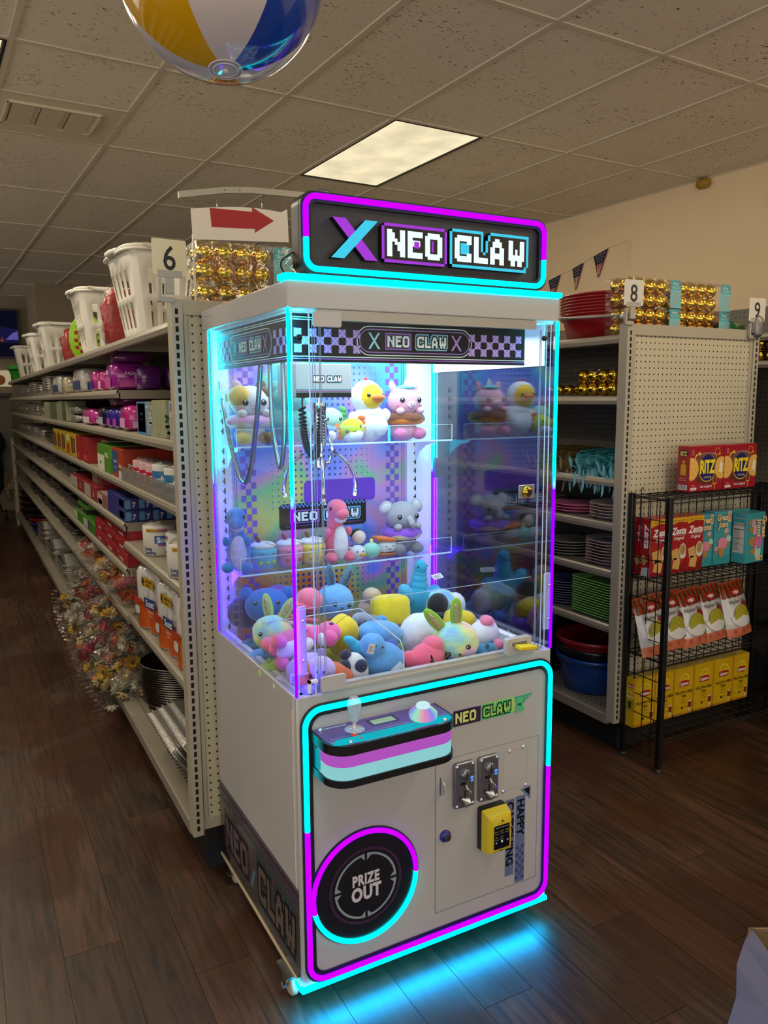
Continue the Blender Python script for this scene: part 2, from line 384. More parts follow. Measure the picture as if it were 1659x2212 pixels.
WHERE = {(0, -3): 'straight behind the camera', (-4, -3): 'behind the camera to the left', (3, -3): 'behind the camera to the right', (-9, 3): 'over the far left aisle', (-8, -1): 'left of the camera', (-5, 2): 'added over the left aisle ahead', (-5, -1): 'added over the left aisle, just beside the camera'}
NAMES = {(0, 0): 'lit rectangular fluorescent ceiling light above the arcade machine', (-4, 0): 'lit ceiling light cut off by the left edge of the picture'}
for i, j, p in TROFFERS: troffer(i, j, NAMES.get((i, j), f'lit fluorescent ceiling light outside the picture, {WHERE.get((i, j))}'), None if (i, j) in NAMES else 'lights outside the picture')
# air vent
vt = thing('air_vent', 'cream ceiling air vent with three louvred grilles beside the beach ball', 'vent', grid(-3, .5, CZ), PHI)
M_VENT = mat('#ded2bd', .5); v = MB(M_VENT); v.box(.006, TW-.006, .014, TL/2-.006, .0, .008); part('panel', v, vt)
v = MB(mat('#d8cbb4', .4)); x0, x1, y0, y1 = .05, .50, .10, .44
v.box(x0, x1, y0, y0+.012, -.012, 0).box(x0, x1, y1-.012, y1, -.012, 0).box(x0, x0+.012, y0, y1, -.012, 0).box(x1-.012, x1, y0, y1, -.012, 0); part('frame', v, vt)
for k in range(3):
    g = MB(mat('#bfb29b', .5)); a = x0+.028+k*.137; b = a+.105
    for q in range(14):
        yy = y0+.03+q*.0205; g.add([(a, yy, -.002), (b, yy, -.002), (b, yy+.014, -.012), (a, yy+.014, -.012)], [(0, 1, 2, 3), (3, 2, 1, 0)])
    g.m = mat('#3b342b', .8); g.box(a-.002, b+.002, y0+.025, y1-.025, -.002, -.0005); part('grille', g, vt, kind=None)

# walls
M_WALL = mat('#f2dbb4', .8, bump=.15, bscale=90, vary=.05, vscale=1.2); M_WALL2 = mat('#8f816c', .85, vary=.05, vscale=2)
w = MB(M_WALL).box(0, .12, -9, 9, 0, CZ+.02); wr = struct('wall_right', w); wr.location = (*grid(4, 0, 0).xy, 0); wr.rotation_euler.z = PHI
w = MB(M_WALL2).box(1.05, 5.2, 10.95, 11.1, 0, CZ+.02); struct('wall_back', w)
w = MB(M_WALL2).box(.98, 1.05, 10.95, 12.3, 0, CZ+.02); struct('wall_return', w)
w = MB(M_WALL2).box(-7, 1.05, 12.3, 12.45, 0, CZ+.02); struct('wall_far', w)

# ------------------------------------------------------------------ gondola shelving
M_SHELF = mat('#8d8677', .42, vary=.06, vscale=3); M_RAIL = mat('#a39c8d', .3, metal=.25); M_KICK = mat('#0e0d0e', .6); M_SLOT = mat('#0a0908', .9); M_POST = mat('#a8a08c', .4); M_DKBACK = mat('#4f4a42', .6)
def peg_material(c, hole='#120d0a', r=.0034):
    mt, nt, b = newmat('pegboard'); N = nt.nodes.new; L = nt.links.new
    tc = N('ShaderNodeTexCoord'); sp = N('ShaderNodeSeparateXYZ'); L(tc.outputs['Object'], sp.inputs[0]); outs = []
    for ax in (0, 2):
        a = N('ShaderNodeMath'); a.operation = 'DIVIDE'; a.inputs[1].default_value = .0254; L(sp.outputs[ax], a.inputs[0])
        f = N('ShaderNodeMath'); f.operation = 'FRACT'; L(a.outputs[0], f.inputs[0])
        q = N('ShaderNodeMath'); q.operation = 'SUBTRACT'; q.inputs[1].default_value = .5; L(f.outputs[0], q.inputs[0])
        p = N('ShaderNodeMath'); p.operation = 'POWER'; p.inputs[1].default_value = 2; L(q.outputs[0], p.inputs[0]); outs.append(p)
    s = N('ShaderNodeMath'); L(outs[0].outputs[0], s.inputs[0]); L(outs[1].outputs[0], s.inputs[1])
    l = N('ShaderNodeMath'); l.operation = 'LESS_THAN'; l.inputs[1].default_value = (r/.0254)**2; L(s.outputs[0], l.inputs[0])
    nz = N('ShaderNodeTexNoise'); nz.inputs['Scale'].default_value = 3; L(tc.outputs['Object'], nz.inputs['Vector'])
    c1 = N('ShaderNodeMix'); c1.data_type = 'RGBA'; c1.inputs[6].default_value = (*[k*.93 for k in lin(c)], 1); c1.inputs[7].default_value = (*lin(c), 1); L(nz.outputs[0], c1.inputs[0])
    mx = N('ShaderNodeMix'); mx.data_type = 'RGBA'; L(c1.outputs[2], mx.inputs[6]); mx.inputs[7].default_value = (*lin(hole), 1); L(l.outputs[0], mx.inputs[0]); L(mx.outputs[2], b.inputs['Base Color'])
    b.inputs['Roughness'].default_value = .45; return mt
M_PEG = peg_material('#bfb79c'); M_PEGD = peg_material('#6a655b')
def end_panel(root, x0, x1, y, z0=.135, z1=1.825):
    """framed pegboard with two slotted uprights closing the end of a run; faces -Y"""
    for k, xa in enumerate((x0, x1-.036)):
        p = MB(M_POST).box(xa, xa+.036, y, y+.05, z0, z1); u = part('upright', p, root, bevel=.003)
        s = MB(M_SLOT); q = int((z1-z0-.03)/.0254)
        for i in range(q): zz = z0+.02+i*.0254; s.box(xa+.012, xa+.021, y-.0006, y+.004, zz, zz+.0165)
        part('slots', s, u, kind='stuff')
    f = MB(M_POST).box(x0+.036, x1-.036, y+.004, y+.03, z1-.045, z1).box(x0+.036, x1-.036, y+.008, y+.03, z0+.015, z0+.055)
    f.box(x0+.038, x0+.052, y+.006, y+.03, z0+.055, z1-.045).box(x1-.052, x1-.038, y+.006, y+.03, z0+.055, z1-.045); part('end_frame', f, root, bevel=.002)
    n = round((x1-x0-.104)/.0254); b = MB(M_PEG).box(0, x1-x0-.104, 0, .01, 0, z1-z0-.1); part('pegboard', b, root, M=T(x0+.052, y+.012, z0+.055))
    k = MB(M_KICK).box(x0+.05, x1-.05, y+.03, y+.06, 0, z0+.02); part('kick_plate', k, root)
def shelf(root, x0, x1, y0, y1, z, rail=True, holes=True, side=-1, lip=.034):
    """shelf whose rounded price rail is at x0 (side -1 = facing -X)"""
    b = MB(M_SHELF).box(x0+.008, x1, y0, y1, z-.012, z).box(x0+.02, x1, y0, y0+.003, z-.036, z-.012).box(x0+.02, x1, y1-.003, y1, z-.036, z-.012)
    s = part('shelf', b, root)
    prof = [(x0+.012, z+.002), (x0+.004, z-.004), (x0, z-lip*.5), (x0+.004, z-lip+.002), (x0+.014, z-lip), (x0+.014, z-.004)]
    r = MB(M_RAIL); r.M = Matrix(((1, 0, 0, 0), (0, 0, 1, 0), (0, 1, 0, 0), (0, 0, 0, 1))); r.prism(prof[::-1], y0, y1); part('price_rail', r, s)
    return s
def base_deck(root, x0, x1, y0, y1, z=.165):
    b = MB(M_SHELF).box(x0, x1, y0, y1, z-.045, z); d = part('base_deck', b, root, bevel=.004)
    h = MB(M_SLOT); n = int((y1-y0)/.03)
    for k in range(n):
        for q in (.06, .085): h.box(x0+q, x0+q+.012, y0+k*.03+.008, y0+k*.03+.014, z, z+.0004)
    part('perforations', h, d, kind='stuff'); part('kick_plate', MB(M_KICK).box(x0+.05, x0+.07, y0, y1, 0, z-.04), root)
GL = thing('gondola_shelving', 'long grey double-sided gondola shelving of aisle six, receding at left', 'shelving', (1.0, 2.36, 0))
def inv(o): return T(*[-k for k in o.location])
class Loc:          # build a thing's parts in world coordinates: the parts are shifted to the thing's own origin
    pass
SEC = [2.41]+[3.41+1.2192*k for k in range(7)]
_col = len(bpy.data.objects)
def shift_children(root):
    for ch in root.children: ch.location = Vector(ch.location)-Vector(root.location)
end_panel(GL, .573, 1.41, 2.36)
SHZ_NEAR = (1.77, 1.405, 1.20, .94, .625); SHZ = (1.77, 1.575, 1.405, 1.20, 1.015, .82, .61)
for k in range(len(SEC)-1):
    y0, y1 = SEC[k]+.002, SEC[k+1]-.002
    for z in (SHZ_NEAR if k == 0 else SHZ): shelf(GL, .585, .985, y0, y1, z)
    base_deck(GL, .575, .985, y0, y1)
    part('back_panel', MB(M_DKBACK).box(.985, 1.0, y0, y1, .12, 1.80), GL)
    part('post', MB(M_POST).box(.955, 1.03, y1-.015, y1+.015, 0, 1.82), GL)
part('end_upright', MB(M_POST).box(.575, .61, SEC[-1], SEC[-1]+.03, 0, 1.05), GL)
part('top_cover', MB(M_SHELF).box(.985, 1.40, 2.41, SEC[-1], 1.755, 1.77), GL)
shift_children(GL)
GR = thing('gondola_shelving', 'grey gondola shelving behind the machine with big pegboard end panel, number eight', 'shelving', (2.8, 2.36, 0))
end_panel(GR, 2.395, 3.205, 2.36)
SR = [2.41]+[3.41+1.2192*k for k in range(3)]
SHR = (1.785, 1.535, 1.19, 1.0, .795, .555)
for k in range(len(SR)-1):
    y0, y1 = SR[k]+.002, SR[k+1]-.002
    for z in SHR: shelf(GR, 2.41, 2.785, y0, y1, z)
    base_deck(GR, 2.40, 2.785, y0, y1, .16)
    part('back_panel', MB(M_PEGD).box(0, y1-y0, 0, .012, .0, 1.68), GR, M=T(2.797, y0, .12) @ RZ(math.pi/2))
part('top_cover', MB(M_SHELF).box(2.785, 3.195, 2.41, SR[-1], 1.77, 1.785), GR)
shift_children(GR)
GA = thing('gondola_shelving', 'unseen grey gondola added across the left aisle to block side light', 'shelving', (-1.2, 2.2, 0))  # out-of-frame run put in to keep side light off the left aisle
for k in range(7):
    y0, y1 = 2.2+k*1.2192, 2.2+(k+1)*1.2192-.004
    part('back_panel', MB(M_DKBACK).box(-1.2, -1.185, y0, y1, .12, 1.82), GA); part('base_deck', MB(M_SHELF).box(-1.185, -.78, y0, y1, .12, .165), GA); part('kick_plate', MB(M_KICK).box(-.85, -.83, y0, y1, 0, .12), GA)
    for z in (.62, 1.0, 1.40, 1.77): part('shelf', MB(M_SHELF).box(-1.185, -.80, y0, y1, z-.035, z), GA)
shift_children(GA)
GW = thing('gondola_shelving', 'wall gondola with dark pegboard back beyond the wire rack at right edge', 'shelving', (3.9, 2.2, 0))
for k in range(3):
    y0, y1 = .9+k*1.2192, .9+(k+1)*1.2192-.004
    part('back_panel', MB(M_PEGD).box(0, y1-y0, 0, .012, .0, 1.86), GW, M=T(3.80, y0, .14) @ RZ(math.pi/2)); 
    for z in (1.83, 1.70): shelf(GW, 3.42, 3.80, y0, y1, z)
    part('kick_plate', MB(M_KICK).box(3.76, 3.79, y0, y1, 0, .14), GW)
shift_children(GW)

# ------------------------------------------------------------------ the claw machine
MX, MY = .661, 1.667; W, D = .777, .688; ZB, ZR, ZH, ZT = .065, .827, 1.733, 1.793
M_WHITE = mat('#b4b3b4', .22, coat=.35); M_WIN = mat('#e9eaee', .4); M_BLK = mat('#08080b', .35); M_INK = mat('#07070d', .45, spec=.25); M_RUB = mat('#06070a', .5)
CY, MG = (0.0, .90, 1.0), (.20, 0.0, 1.0)
E_CY, E_MG, E_UND = emat(CY, 4.0), emat(MG, 3.6), emat((0, .52, 1), 40)
M_PUR = mat('#a566dc', .5); M_LCY = mat('#a5e6f8', .5); M_PALE = mat('#e8f6fb', .5); M_CHR = mat('#d8d8dc', .12, metal=1); M_STEEL = mat('#8f9096', .32, metal=.9); M_GREYD = mat('#5d646e', .5)
M_CLEAR = glass((.96, .985, .99), 0, .16); M_CLEARL = glass((.93, .98, 1.0), 0, .8, haze=.03); M_HAZE_R = glass((.70, .70, .82), 0, 1.9); M_ACR = glass((.97, .98, 1.0)); M_EDGE_GLOW = mat('#b9d4e6', .2, emit=.12)
CM = thing('claw_machine', 'white claw crane machine full of plush toys with cyan and magenta neon tubes', 'arcade machine', (MX, MY, 0))
# cabinet
c = MB(M_WHITE); c.box(0, W, 0, .02, ZB, ZR).box(0, .018, .02, D, ZB, ZR).box(W-.018, W, .02, D, ZB, ZR).box(.018, W-.018, D-.018, D, ZB, ZR)
cab = part('cabinet', c, CM, bevel=.004)
c = MB(M_WIN); c.box(.018, W-.018, .02, D-.018, .76, .775); part('prize_floor', c, CM)
c = MB(M_BLK); c.box(.02, W-.02, .02, D-.02, ZB+.005, ZB+.02); part('bottom_plate', c, CM)
g = MB(mat('#efe8da', .3)).box(-.0008, 0, .028, .0295, .32, .79); part('panel_seam', g, CM)
def neon(name, pts, r, m, parent, closed=False, label=None): return part(name, MB(m).tube(pts, r, 10, closed), parent, smooth=True, label=label)
def fpt(P, y): return [(p[0], y, p[1]) for p in P]
fr = rrect(.019, .773, .076, .792, .045, 8)
chan_o, chan_i = rrect(.007, .785, .064, .804, .055, 8), rrect(.037, .757, .094, .774, .03, 8)
ch = MB(M_RUB, FRONT); nn = len(chan_o)
ch.add([(p[0], p[1], .004) for p in chan_o]+[(p[0], p[1], .004) for p in chan_i]+[(p[0], p[1], 0) for p in chan_o], [(i, (i+1) % nn, nn+(i+1) % nn, nn+i) for i in range(nn)]+[(2*nn+i, 2*nn+(i+1) % nn, (i+1) % nn, i) for i in range(nn)])
part('neon_channel', ch, CM)
# split the loop: right side turns magenta below z=.47, left side below z=.48
def split(poly, zr, zl):
    xm = sum(p[0] for p in poly)/len(poly); up = [(max(p[0] for p in poly), zr)]+[p for p in poly if p[1] > (zr if p[0] > xm else zl)]+[(min(p[0] for p in poly), zl)]
    i0 = min(range(len(poly)), key=lambda i: abs(poly[i][1]-zl)+(9 if poly[i][0] > xm else 0))
    lo = [p for p in poly if p[1] <= (zr if p[0] > xm else zl)]; left = [p for p in lo]
    return up, [(up[-1][0], zl)]+lo+[(up[0][0], zr)]
up, lo = split(fr, .478, .485)
up = [up[0]]+sorted([p for p in up[1:-1]], key=lambda p: math.atan2(p[1]-.43, p[0]-.396))+[up[-1]]
neon('neon_tube', fpt(up, -.005), .0070, E_CY, CM, label='cyan upper run of the front neon tube')
neon('neon_tube', fpt(lo, -.005), .0070, E_MG, CM, label='magenta lower run of the front neon tube')
b = MB(E_UND).box(-.004, W+.002, -.006, .004, ZB-.012, ZB-.001).box(-.006, .004, .004, .04, ZB-.012, ZB-.001); part('led_strip', b, CM, label='cyan underglow light strip')
b = MB(E_CY).box(-.004, W+.004, -.006, .004, ZT+.001, ZT+.014).box(-.006, .004, .004, .04, ZT+.001, ZT+.014); part('led_strip', b, CM, label='cyan light strip on the roof edge')
# header and roof
h = MB(M_WHITE).box(0, W, 0, D, ZH, ZT); part('header', h, CM, bevel=.003)
h = MB(M_WIN).box(.01, W-.01, .012, D-.01, ZH-.006, ZH); part('inner_ceiling', h, CM)
h = MB(mat('#a6a39c', .3, metal=.2)); h.box(.07, .70, -.001, .012, ZH-.024, ZH-.001); part('door_track', h, CM)
h = MB(mat('#b5b3ac', .3, metal=.2)); h.box(.07, W-.04, .002, .02, ZR+.001, ZR+.016).box(.09, W-.06, -.004, .002, ZR+.001, ZR+.008); part('door_sill', h, CM)
# rear columns and back wall
h = MB(M_WHITE).box(0, .012, D-.055, D, ZR, ZH).box(W-.012, W, D-.055, D, ZR, ZH).box(.012, W-.012, D-.02, D, ZR, ZH); part('rear_housing', h, CM)
def holo_material():
    mt, nt, b = newmat('holographic_film'); N = nt.nodes.new; L = nt.links.new
    tc = N('ShaderNodeTexCoord'); mp = N('ShaderNodeMapping'); mp.inputs['Scale'].default_value = (1.5, 1, 1.9); mp.inputs['Rotation'].default_value = (0, .5, 0); L(tc.outputs['Object'], mp.inputs[0])
    n = N('ShaderNodeTexNoise'); n.inputs['Scale'].default_value = 1.9; n.inputs['Detail'].default_value = 2.0; n.inputs['Distortion'].default_value = 1.1; L(mp.outputs[0], n.inputs['Vector'])
    r = N('ShaderNodeValToRGB'); e = r.color_ramp.elements; cs = ['#e0486e', '#f0703c', '#ea9a4a', '#cfcf6c', '#7fd08c', '#d89ac4', '#8fa0f0', '#5f8cf0', '#54c4e6', '#86d8a0', '#8f86f0', '#e0a0d4']
    e[0].position = .0; e[0].color = (*lin(cs[0]), 1); e[1].position = 1.0; e[1].color = (*lin(cs[-1]), 1)
    for k, cc in enumerate(cs[1:-1]): x = e.new((k+1)/11); x.color = (*lin(cc), 1)
    sp = N('ShaderNodeSeparateXYZ'); L(tc.outputs['Object'], sp.inputs[0]); ma = N('ShaderNodeMath'); ma.operation = 'MULTIPLY_ADD'; ma.inputs[1].default_value = .80; ma.inputs[2].default_value = -.40; L(sp.outputs[2], ma.inputs[0])
    nb = N('ShaderNodeMath'); nb.operation = 'MULTIPLY_ADD'; nb.inputs[1].default_value = 1.05; L(n.outputs[0], nb.inputs[0]); L(ma.outputs[0], nb.inputs[2]); L(nb.outputs[0], r.inputs[0])
    L(r.outputs[0], b.inputs['Base Color']); b.inputs['Roughness'].default_value = .35; b.inputs['Metallic'].default_value = .25
    n2 = N('ShaderNodeTexNoise'); n2.inputs['Scale'].default_value = 160; L(tc.outputs['Object'], n2.inputs['Vector']); bp = N('ShaderNodeBump'); bp.inputs['Strength'].default_value = .1; L(n2.outputs[0], bp.inputs['Height']); L(bp.outputs[0], b.inputs['Normal'])
    return mt
BY = .632
h = MB(holo_material()).box(0, .612, 0, .004, 0, .95); bw = part('holographic_panel', h, CM, M=T(.058, BY, .775))
q = MB(mat('#7a5cc0', .5)); 
for x0, colr in ((.028, 0), (.532, 0)):
    for r in range(46):
        for k in range(3):
            if (r+k) % 2 == 0: q.at(T(0, -.0006, 0) @ FRONT).rect(x0+k*.0165, x0+(k+1)*.0165, .01+r*.0198, .01+(r+1)*.0198)
q.m = mat('#3f63b8', .5)
for x0 in (.008, .014, .592, .600): q.rect(x0, x0+.0022, .0, .94)
q.m = mat('#33508f', .5)
for r in range(26):
    for k in range(20):
        s = .0062*max(0, 1-abs(k-8)/13)*(1 if r < 12 else .75); 
        if r in (12, 13): continue
        if s > .001: q.rect(.13+k*.0195-s, .13+k*.0195+s, .1+r*.0195-s, .1+r*.0195+s) if r < 12 else q.rect(.13+k*.0195-s, .13+k*.0195+s, .38+(r-12)*.0195-s, .38+(r-12)*.0195+s)
for r in range(9):
    for k in range(12): s = .005*(1-k/14); q.rect(.30+k*.0195-s, .30+k*.0195+s, .72+r*.0195-s, .72+r*.0195+s)
part('printed_pattern', q, bw)
def logo(mb, u, v, wd, ht, M, w=0.0, ring1=None, ring2=None, ink=None, back=None, d=0.0, split_gap=.06, body2=None):
    """the two-word pixel logo in a box of wd x ht: outline boxes, black keyline, light letters"""
    n1, n2 = len(NEO[0])+4, len(CLAW[0])+4; cw = wd*(1-split_gap)/(n1+n2); chh = ht/13
    for rows, u0, rm, im in ((NEO, u, ring1, ink), (CLAW, u+n1*cw+wd*split_gap, ring2, body2 or ink)):
        if rm: mb.m = rm; mb.pix(grow(rows, 2) if rows is CLAW else ['#'*(len(rows[0])+4)]*13, u0, v, cw, chh, w, M)
        if back: mb.m = back; mb.pix(grow(rows, 1), u0+cw, v+chh, cw, chh, w+.0004, M)
        if im: mb.m = im; mb.pix(rows, u0+2*cw, v+2*chh, cw, chh, w+.0008, M)
sg = MB(mat('#6a2fc0', .4)); MF = T(0, -.0012, 0) @ FRONT
sg.at(MF).flat(rrect(.235, .49, .425, .50, .015, 4)); sg.m = M_INK; sg.at(T(0, -.0016, 0) @ FRONT).flat(rrect(.15, .455, .347, .43, .012, 5))
sg.m = mat('#4d8de0', .4)
for k in range(44):
    for r in range(2):
        if (k+r) % 2: sg.at(T(0, -.002, 0) @ FRONT).rect(.155+k*.0067, .155+(k+1)*.0067, .417+r*.006, .423+r*.006)
sg.m = mat('#6b4ab5', .4); sg.rect(.17, .44, .357, .3585)
logo(sg, .185, .366, .25, .042, TOP, .0002, mat('#8a5ad0', .4), mat('#53c4ea', .4), M_PALE, M_INK)
part('logo_panel', sg, bw)
# side columns with slots, shelves
for x0, x1, xs in ((.012, .058, .033), (.670, W-.012, .70)):
    h = MB(M_WIN).box(x0, x1, BY-.004, D-.02, .775, ZH-.006); u = part('slotted_column', h, CM); s = MB(M_BLK)
    for k in range(26):
        zz = .80+k*.03
        if not (1.385 < zz < 1.41): s.box(xs, xs+.0045, BY-.0046, BY-.003, zz, zz+.018).box(xs-.004, xs, BY-.0046, BY-.003, zz+.006, zz+.011)
    part('slots', s, u, kind='stuff')
for z, lab in ((1.400, 'upper'), (1.030, 'lower')):
    h = MB(M_ACR).box(.025, W-.03, .47, BY-.006, z-.004, z); s = part('display_shelf', h, CM, label=lab+' clear acrylic display shelf')
    e = MB(M_EDGE_GLOW).box(.025, W-.03, .4685, .470, z-.0045, z+.0005).box(.025, W-.03, .470, .471, z+.048, z+.0495).box(.025, .0265, .4685, .471, z, z+.049).box(W-.0315, W-.03, .4685, .471, z, z+.049); part('edge', e, s)  # faint emission on the acrylic edge stands in for light caught there
    r = MB(M_ACR).box(.0265, W-.0315, .4692, .4702, z, z+.048); part('lip', r, s)
    for x in (.045, .70):
        b = MB(M_WIN); b.M = T(x) @ Matrix(((0, 0, 1, 0), (1, 0, 0, 0), (0, 1, 0, 0), (0, 0, 0, 1))); b.prism([(BY-.006, z-.075), (BY-.006, z-.005), (.50, z-.005), (.51, z-.014), (.56, z-.022), (.60, z-.045)], 0, .004); part('bracket', b, s)
# glass canopy
h = MB(M_CLEARL).box(.002, .007, .006, D-.055, ZR, ZH-.002); gl = part('side_glass', h, CM, label='left glass side')
h = MB(M_HAZE_R).box(W-.007, W-.002, .006, D-.055, ZR, ZH-.002); grr = part('side_glass', h, CM, label='right glass side')  # dark violet tint imitates the dim view and LED haze in this pane
h = MB(M_CLEAR).box(.007, .052, .0, .005, ZR+.002, ZH-.002); part('front_glass', h, CM)
h = MB(M_CLEAR).box(.735, W-.007, .0, .005, ZR+.002, ZH-.002); part('front_glass', h, CM)
dr = part('glass_door', MB(M_CLEAR).box(.056, .716, -.004, .001, ZR+.016, ZH-.024), CM)
e = MB(mat('#7d93b5', .15, emit=.1))  # thin lines given a glow to imitate highlights on the door glass
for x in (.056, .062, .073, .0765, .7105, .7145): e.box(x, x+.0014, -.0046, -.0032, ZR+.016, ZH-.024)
part('edge_highlight', e, dr, kind='stuff')
e = MB(mat('#a9bfd8', .15, emit=.25))  # pane edges emit a little in place of real glints
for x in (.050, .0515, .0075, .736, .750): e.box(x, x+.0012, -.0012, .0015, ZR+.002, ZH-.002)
e.box(.0075, .7, .001, .0022, 1.042, 1.0432); part('glass_edge_glow', e, CM)
def led_material():
    mt = bpy.data.materials.new('rgb_led_strip'); mt.use_nodes = True; nt = mt.node_tree; nt.nodes.clear(); N = nt.nodes.new; L = nt.links.new
    ge = N('ShaderNodeNewGeometry'); sp = N('ShaderNodeSeparateXYZ'); L(ge.outputs['Position'], sp.inputs[0])
    mr = N('ShaderNodeMapRange'); mr.inputs[1].default_value = ZR; mr.inputs[2].default_value = ZH; L(sp.outputs[2], mr.inputs[0])
    r = N('ShaderNodeValToRGB'); e = r.color_ramp.elements
    e[0].position = .0; e[0].color = (.05, .0, 1, 1); e[1].position = 1; e[1].color = (*CY, 1)
    for p, c in ((.5, (.05, .0, 1)), (.54, (.0, .35, 1)), (.58, CY)): x = e.new(p); x.color = (*c, 1)
    L(mr.outputs[0], r.inputs[0]); em = N('ShaderNodeEmission'); em.inputs[1].default_value = 9; o = N('ShaderNodeOutputMaterial'); L(r.outputs[0], em.inputs[0]); L(em.outputs[0], o.inputs[0]); return mt
M_LED = led_material()
for x0, x1, y0, y1 in ((-.001, .0045, -.001, .0045), (W-.0045, W+.001, -.001, .0045), (.001, .0035, D-.058, D-.055), (W-.0075, W-.004, D-.060, D-.055)):
    part('corner_led', MB(M_LED).box(x0, x1, y0, y1, ZR+.001, ZH-.001), CM)
    # the light these strips throw into the cabinet: upper half cyan, lower half violet
    sx_, sy_ = (1 if x0 < .3 else -1), (1 if y0 < .3 else -1)
    for zc, cc, pw in ((1.53, (.0, .75, 1.0), .9), (1.06, (.07, .0, 1.0), 1.5)): area_lamp('led_strip_light', (MX+(x0+x1)/2+sx_*.008, MY+(y0+y1)/2+sy_*.006, zc), (.006, .40), pw*(1.3 if sx_ > 0 else .8)*(.45 if sy_ > 0 and zc < 1.3 else 1), cc, Vector((-sx_*.5, -sy_*1.0, 0)).to_track_quat('Z', 'Y').to_euler())
h = MB(M_WIN).box(W-.04, W-.018, .02, BY, .80, .829).box(.018, .03, .02, BY, .80, .829).box(.018, W-.018, .02, .03, .80, .829); part('inner_ledge', h, CM)
# door hardware
def plate(name, x0, x1, z0, z1, y=-.012, t=.008, m=M_WHITE, r=.006, **k): return part(name, MB(m, T(0, y) @ FRONT).prism(rrect(x0, x1, z0, z1, r, 4), -t, 0), CM, bevel=.0015, **k)
plate('door_bracket', .057, .128, 1.692, 1.726, label='upper door bracket'); plate('door_bracket', .060, .127, .833, .872, label='lower door bracket')
b = MB(M_WIN).box(.028, .052, -.012, -.002, .862, .868).box(.028, .034, -.012, -.002, .838, .868); part('corner_hook', b, CM)
for x in (.011, .752):
    hd = plate('pull_strip', x, x+.024, .882, 1.046, y=.012 if x < .1 else .004, t=.006, r=.005)
    for zz in (.915, 1.012): part('screw', MB(M_CHR, T(0, -.001 if x > .1 else .006) @ FRONT).lathe([(0, .0035), (.003, .003), (.0045, 0)], 10, T(x+.012, zz)), hd, smooth=True)
lk = plate('lock_plate', .648, .702, 1.262, 1.30, y=-.006, t=.003, m=M_STEEL, r=.002)
part('lock_barrel', MB(mat('#c9a13a', .2, metal=1), T(.675, -.006, 1.281) @ FRONT).lathe([(.0155, 0), (.0155, .004), (.012, .008), (.009, .012), (0, .012)][::1], 20), lk, smooth=True)
part('keyhole', MB(M_BLK, T(.675, -.0185, 1.281) @ FRONT).disc(0, 0, .008, .0).rect(-.001, .001, -.006, .006, .0004), lk)
lt = plate('door_latch', .605, .690, .836, .884, y=-.022, t=.018, r=.008)
part('latch_tongue', MB(mat('#e0c81a', .35), T(0, -.022) @ FRONT).prism([(.628, .858), (.684, .853), (.686, .862), (.63, .868)], 0, .03), lt, bevel=.002, label='yellow latch tongue')
part('recess', MB(M_GREYD, T(0, -.0225) @ FRONT).rect(.622, .672, .862, .872), lt)
for x, z in ((.025, 1.668), (.725, 1.687)): part('knob', MB(M_BLK, T(x, -.001, z) @ FRONT).lathe([(.007, 0), (.007, .008), (.004, .01), (0, .01)], 14), CM, smooth=True)
# printed banner sheets hanging inside the glass
def banner(name, x0, x1, M, label, back):
    t = part(name, MB(M_INK, M).box(x0, x1, 1.617, ZH-.008, -.001, .001), CM, label=label); p = MB(mat('#8a5bc0', .5), M); w = .0016
    L_ = x1-x0; cx = (x0+x1)/2
    def sq(u, v, s): 
        p.m = mat('#b47ee6', .5); p.rect(u, u+s, v, v+s, w); p.m = mat('#dccdf6', .5)
        p.flat([(u, v), (u+.0022, v), (u+s, v+s-.001), (u+s, v+s), (u+s-.0022, v+s), (u, v+.001)], w+.0003); p.flat([(u, v+s), (u, v+s-.001), (u+s-.0022, v), (u+s, v), (u+s, v+.001), (u+.0022, v+s)], w+.0003)
    n = 5 if L_ > .6 else 3; s = .0188 if L_ > .6 else .0195; k0 = x0+.012
    for side in (0, 1):
        for k in range(2*n-1):
            for r in range(3):
                if (k+r) % 2 == 0: sq((k0+k*s) if side == 0 else (x1-(k0-x0)-(k+1)*s), 1.638+r*s*.95, s)
    for v, m_ in ((1.711, M_PALE), (1.716, M_PALE), (1.623, M_PUR), (1.628, M_PALE)): p.m = m_; p.rect(x0, x1, v, v+.0022, w)
    for g, m_ in ((0, M_PALE), (.007, mat('#a87bd8', .5))):
        o = rrect(cx-.165+g, cx+.165-g, 1.634+g, 1.704-g, .034-g, 8); i_ = rrect(cx-.165+g+.0022, cx+.165-g-.0022, 1.6362+g, 1.7018-g, .0318-g, 8); q = len(o); p.m = m_
        p.add([(a[0], a[1], w) for a in o]+[(a[0], a[1], w) for a in i_], [(i, (i+1) % q, q+(i+1) % q, q+i) for i in range(q)])
    for u, m_ in ((cx-.118, M_LCY), (cx+.118, mat('#c08be8', .5))):
        p.m = m_; p.flat([(u-.016, 1.65), (u-.010, 1.65), (u+.016, 1.688), (u+.010, 1.688)], w); p.flat([(u+.016, 1.65), (u+.010, 1.65), (u-.016, 1.688), (u-.010, 1.688)], w+.0002)
    logo(p, cx-.088, 1.649, .18, .04, TOP, w, M_PUR, mat('#86c6e6', .5), M_PALE, M_INK); part('print', p, t)
    if back: part('back_print', MB(M_WIN, M).box(x0, x1, 1.617, ZH-.008, -.0025, -.0012), t)
banner('banner', .016, .69, T(0, .035) @ FRONT, 'black printed banner behind the front glass', False)
banner('banner', -.60, -.03, T(.020) @ LEFT, 'black printed banner behind the left glass', True)
banner('banner', .03, .60, T(W-.020) @ Matrix(((0, 0, 1, 0), (1, 0, 0, 0), (0, 1, 0, 0), (0, 0, 0, 1))), 'printed banner behind the right glass, white on its back', True)
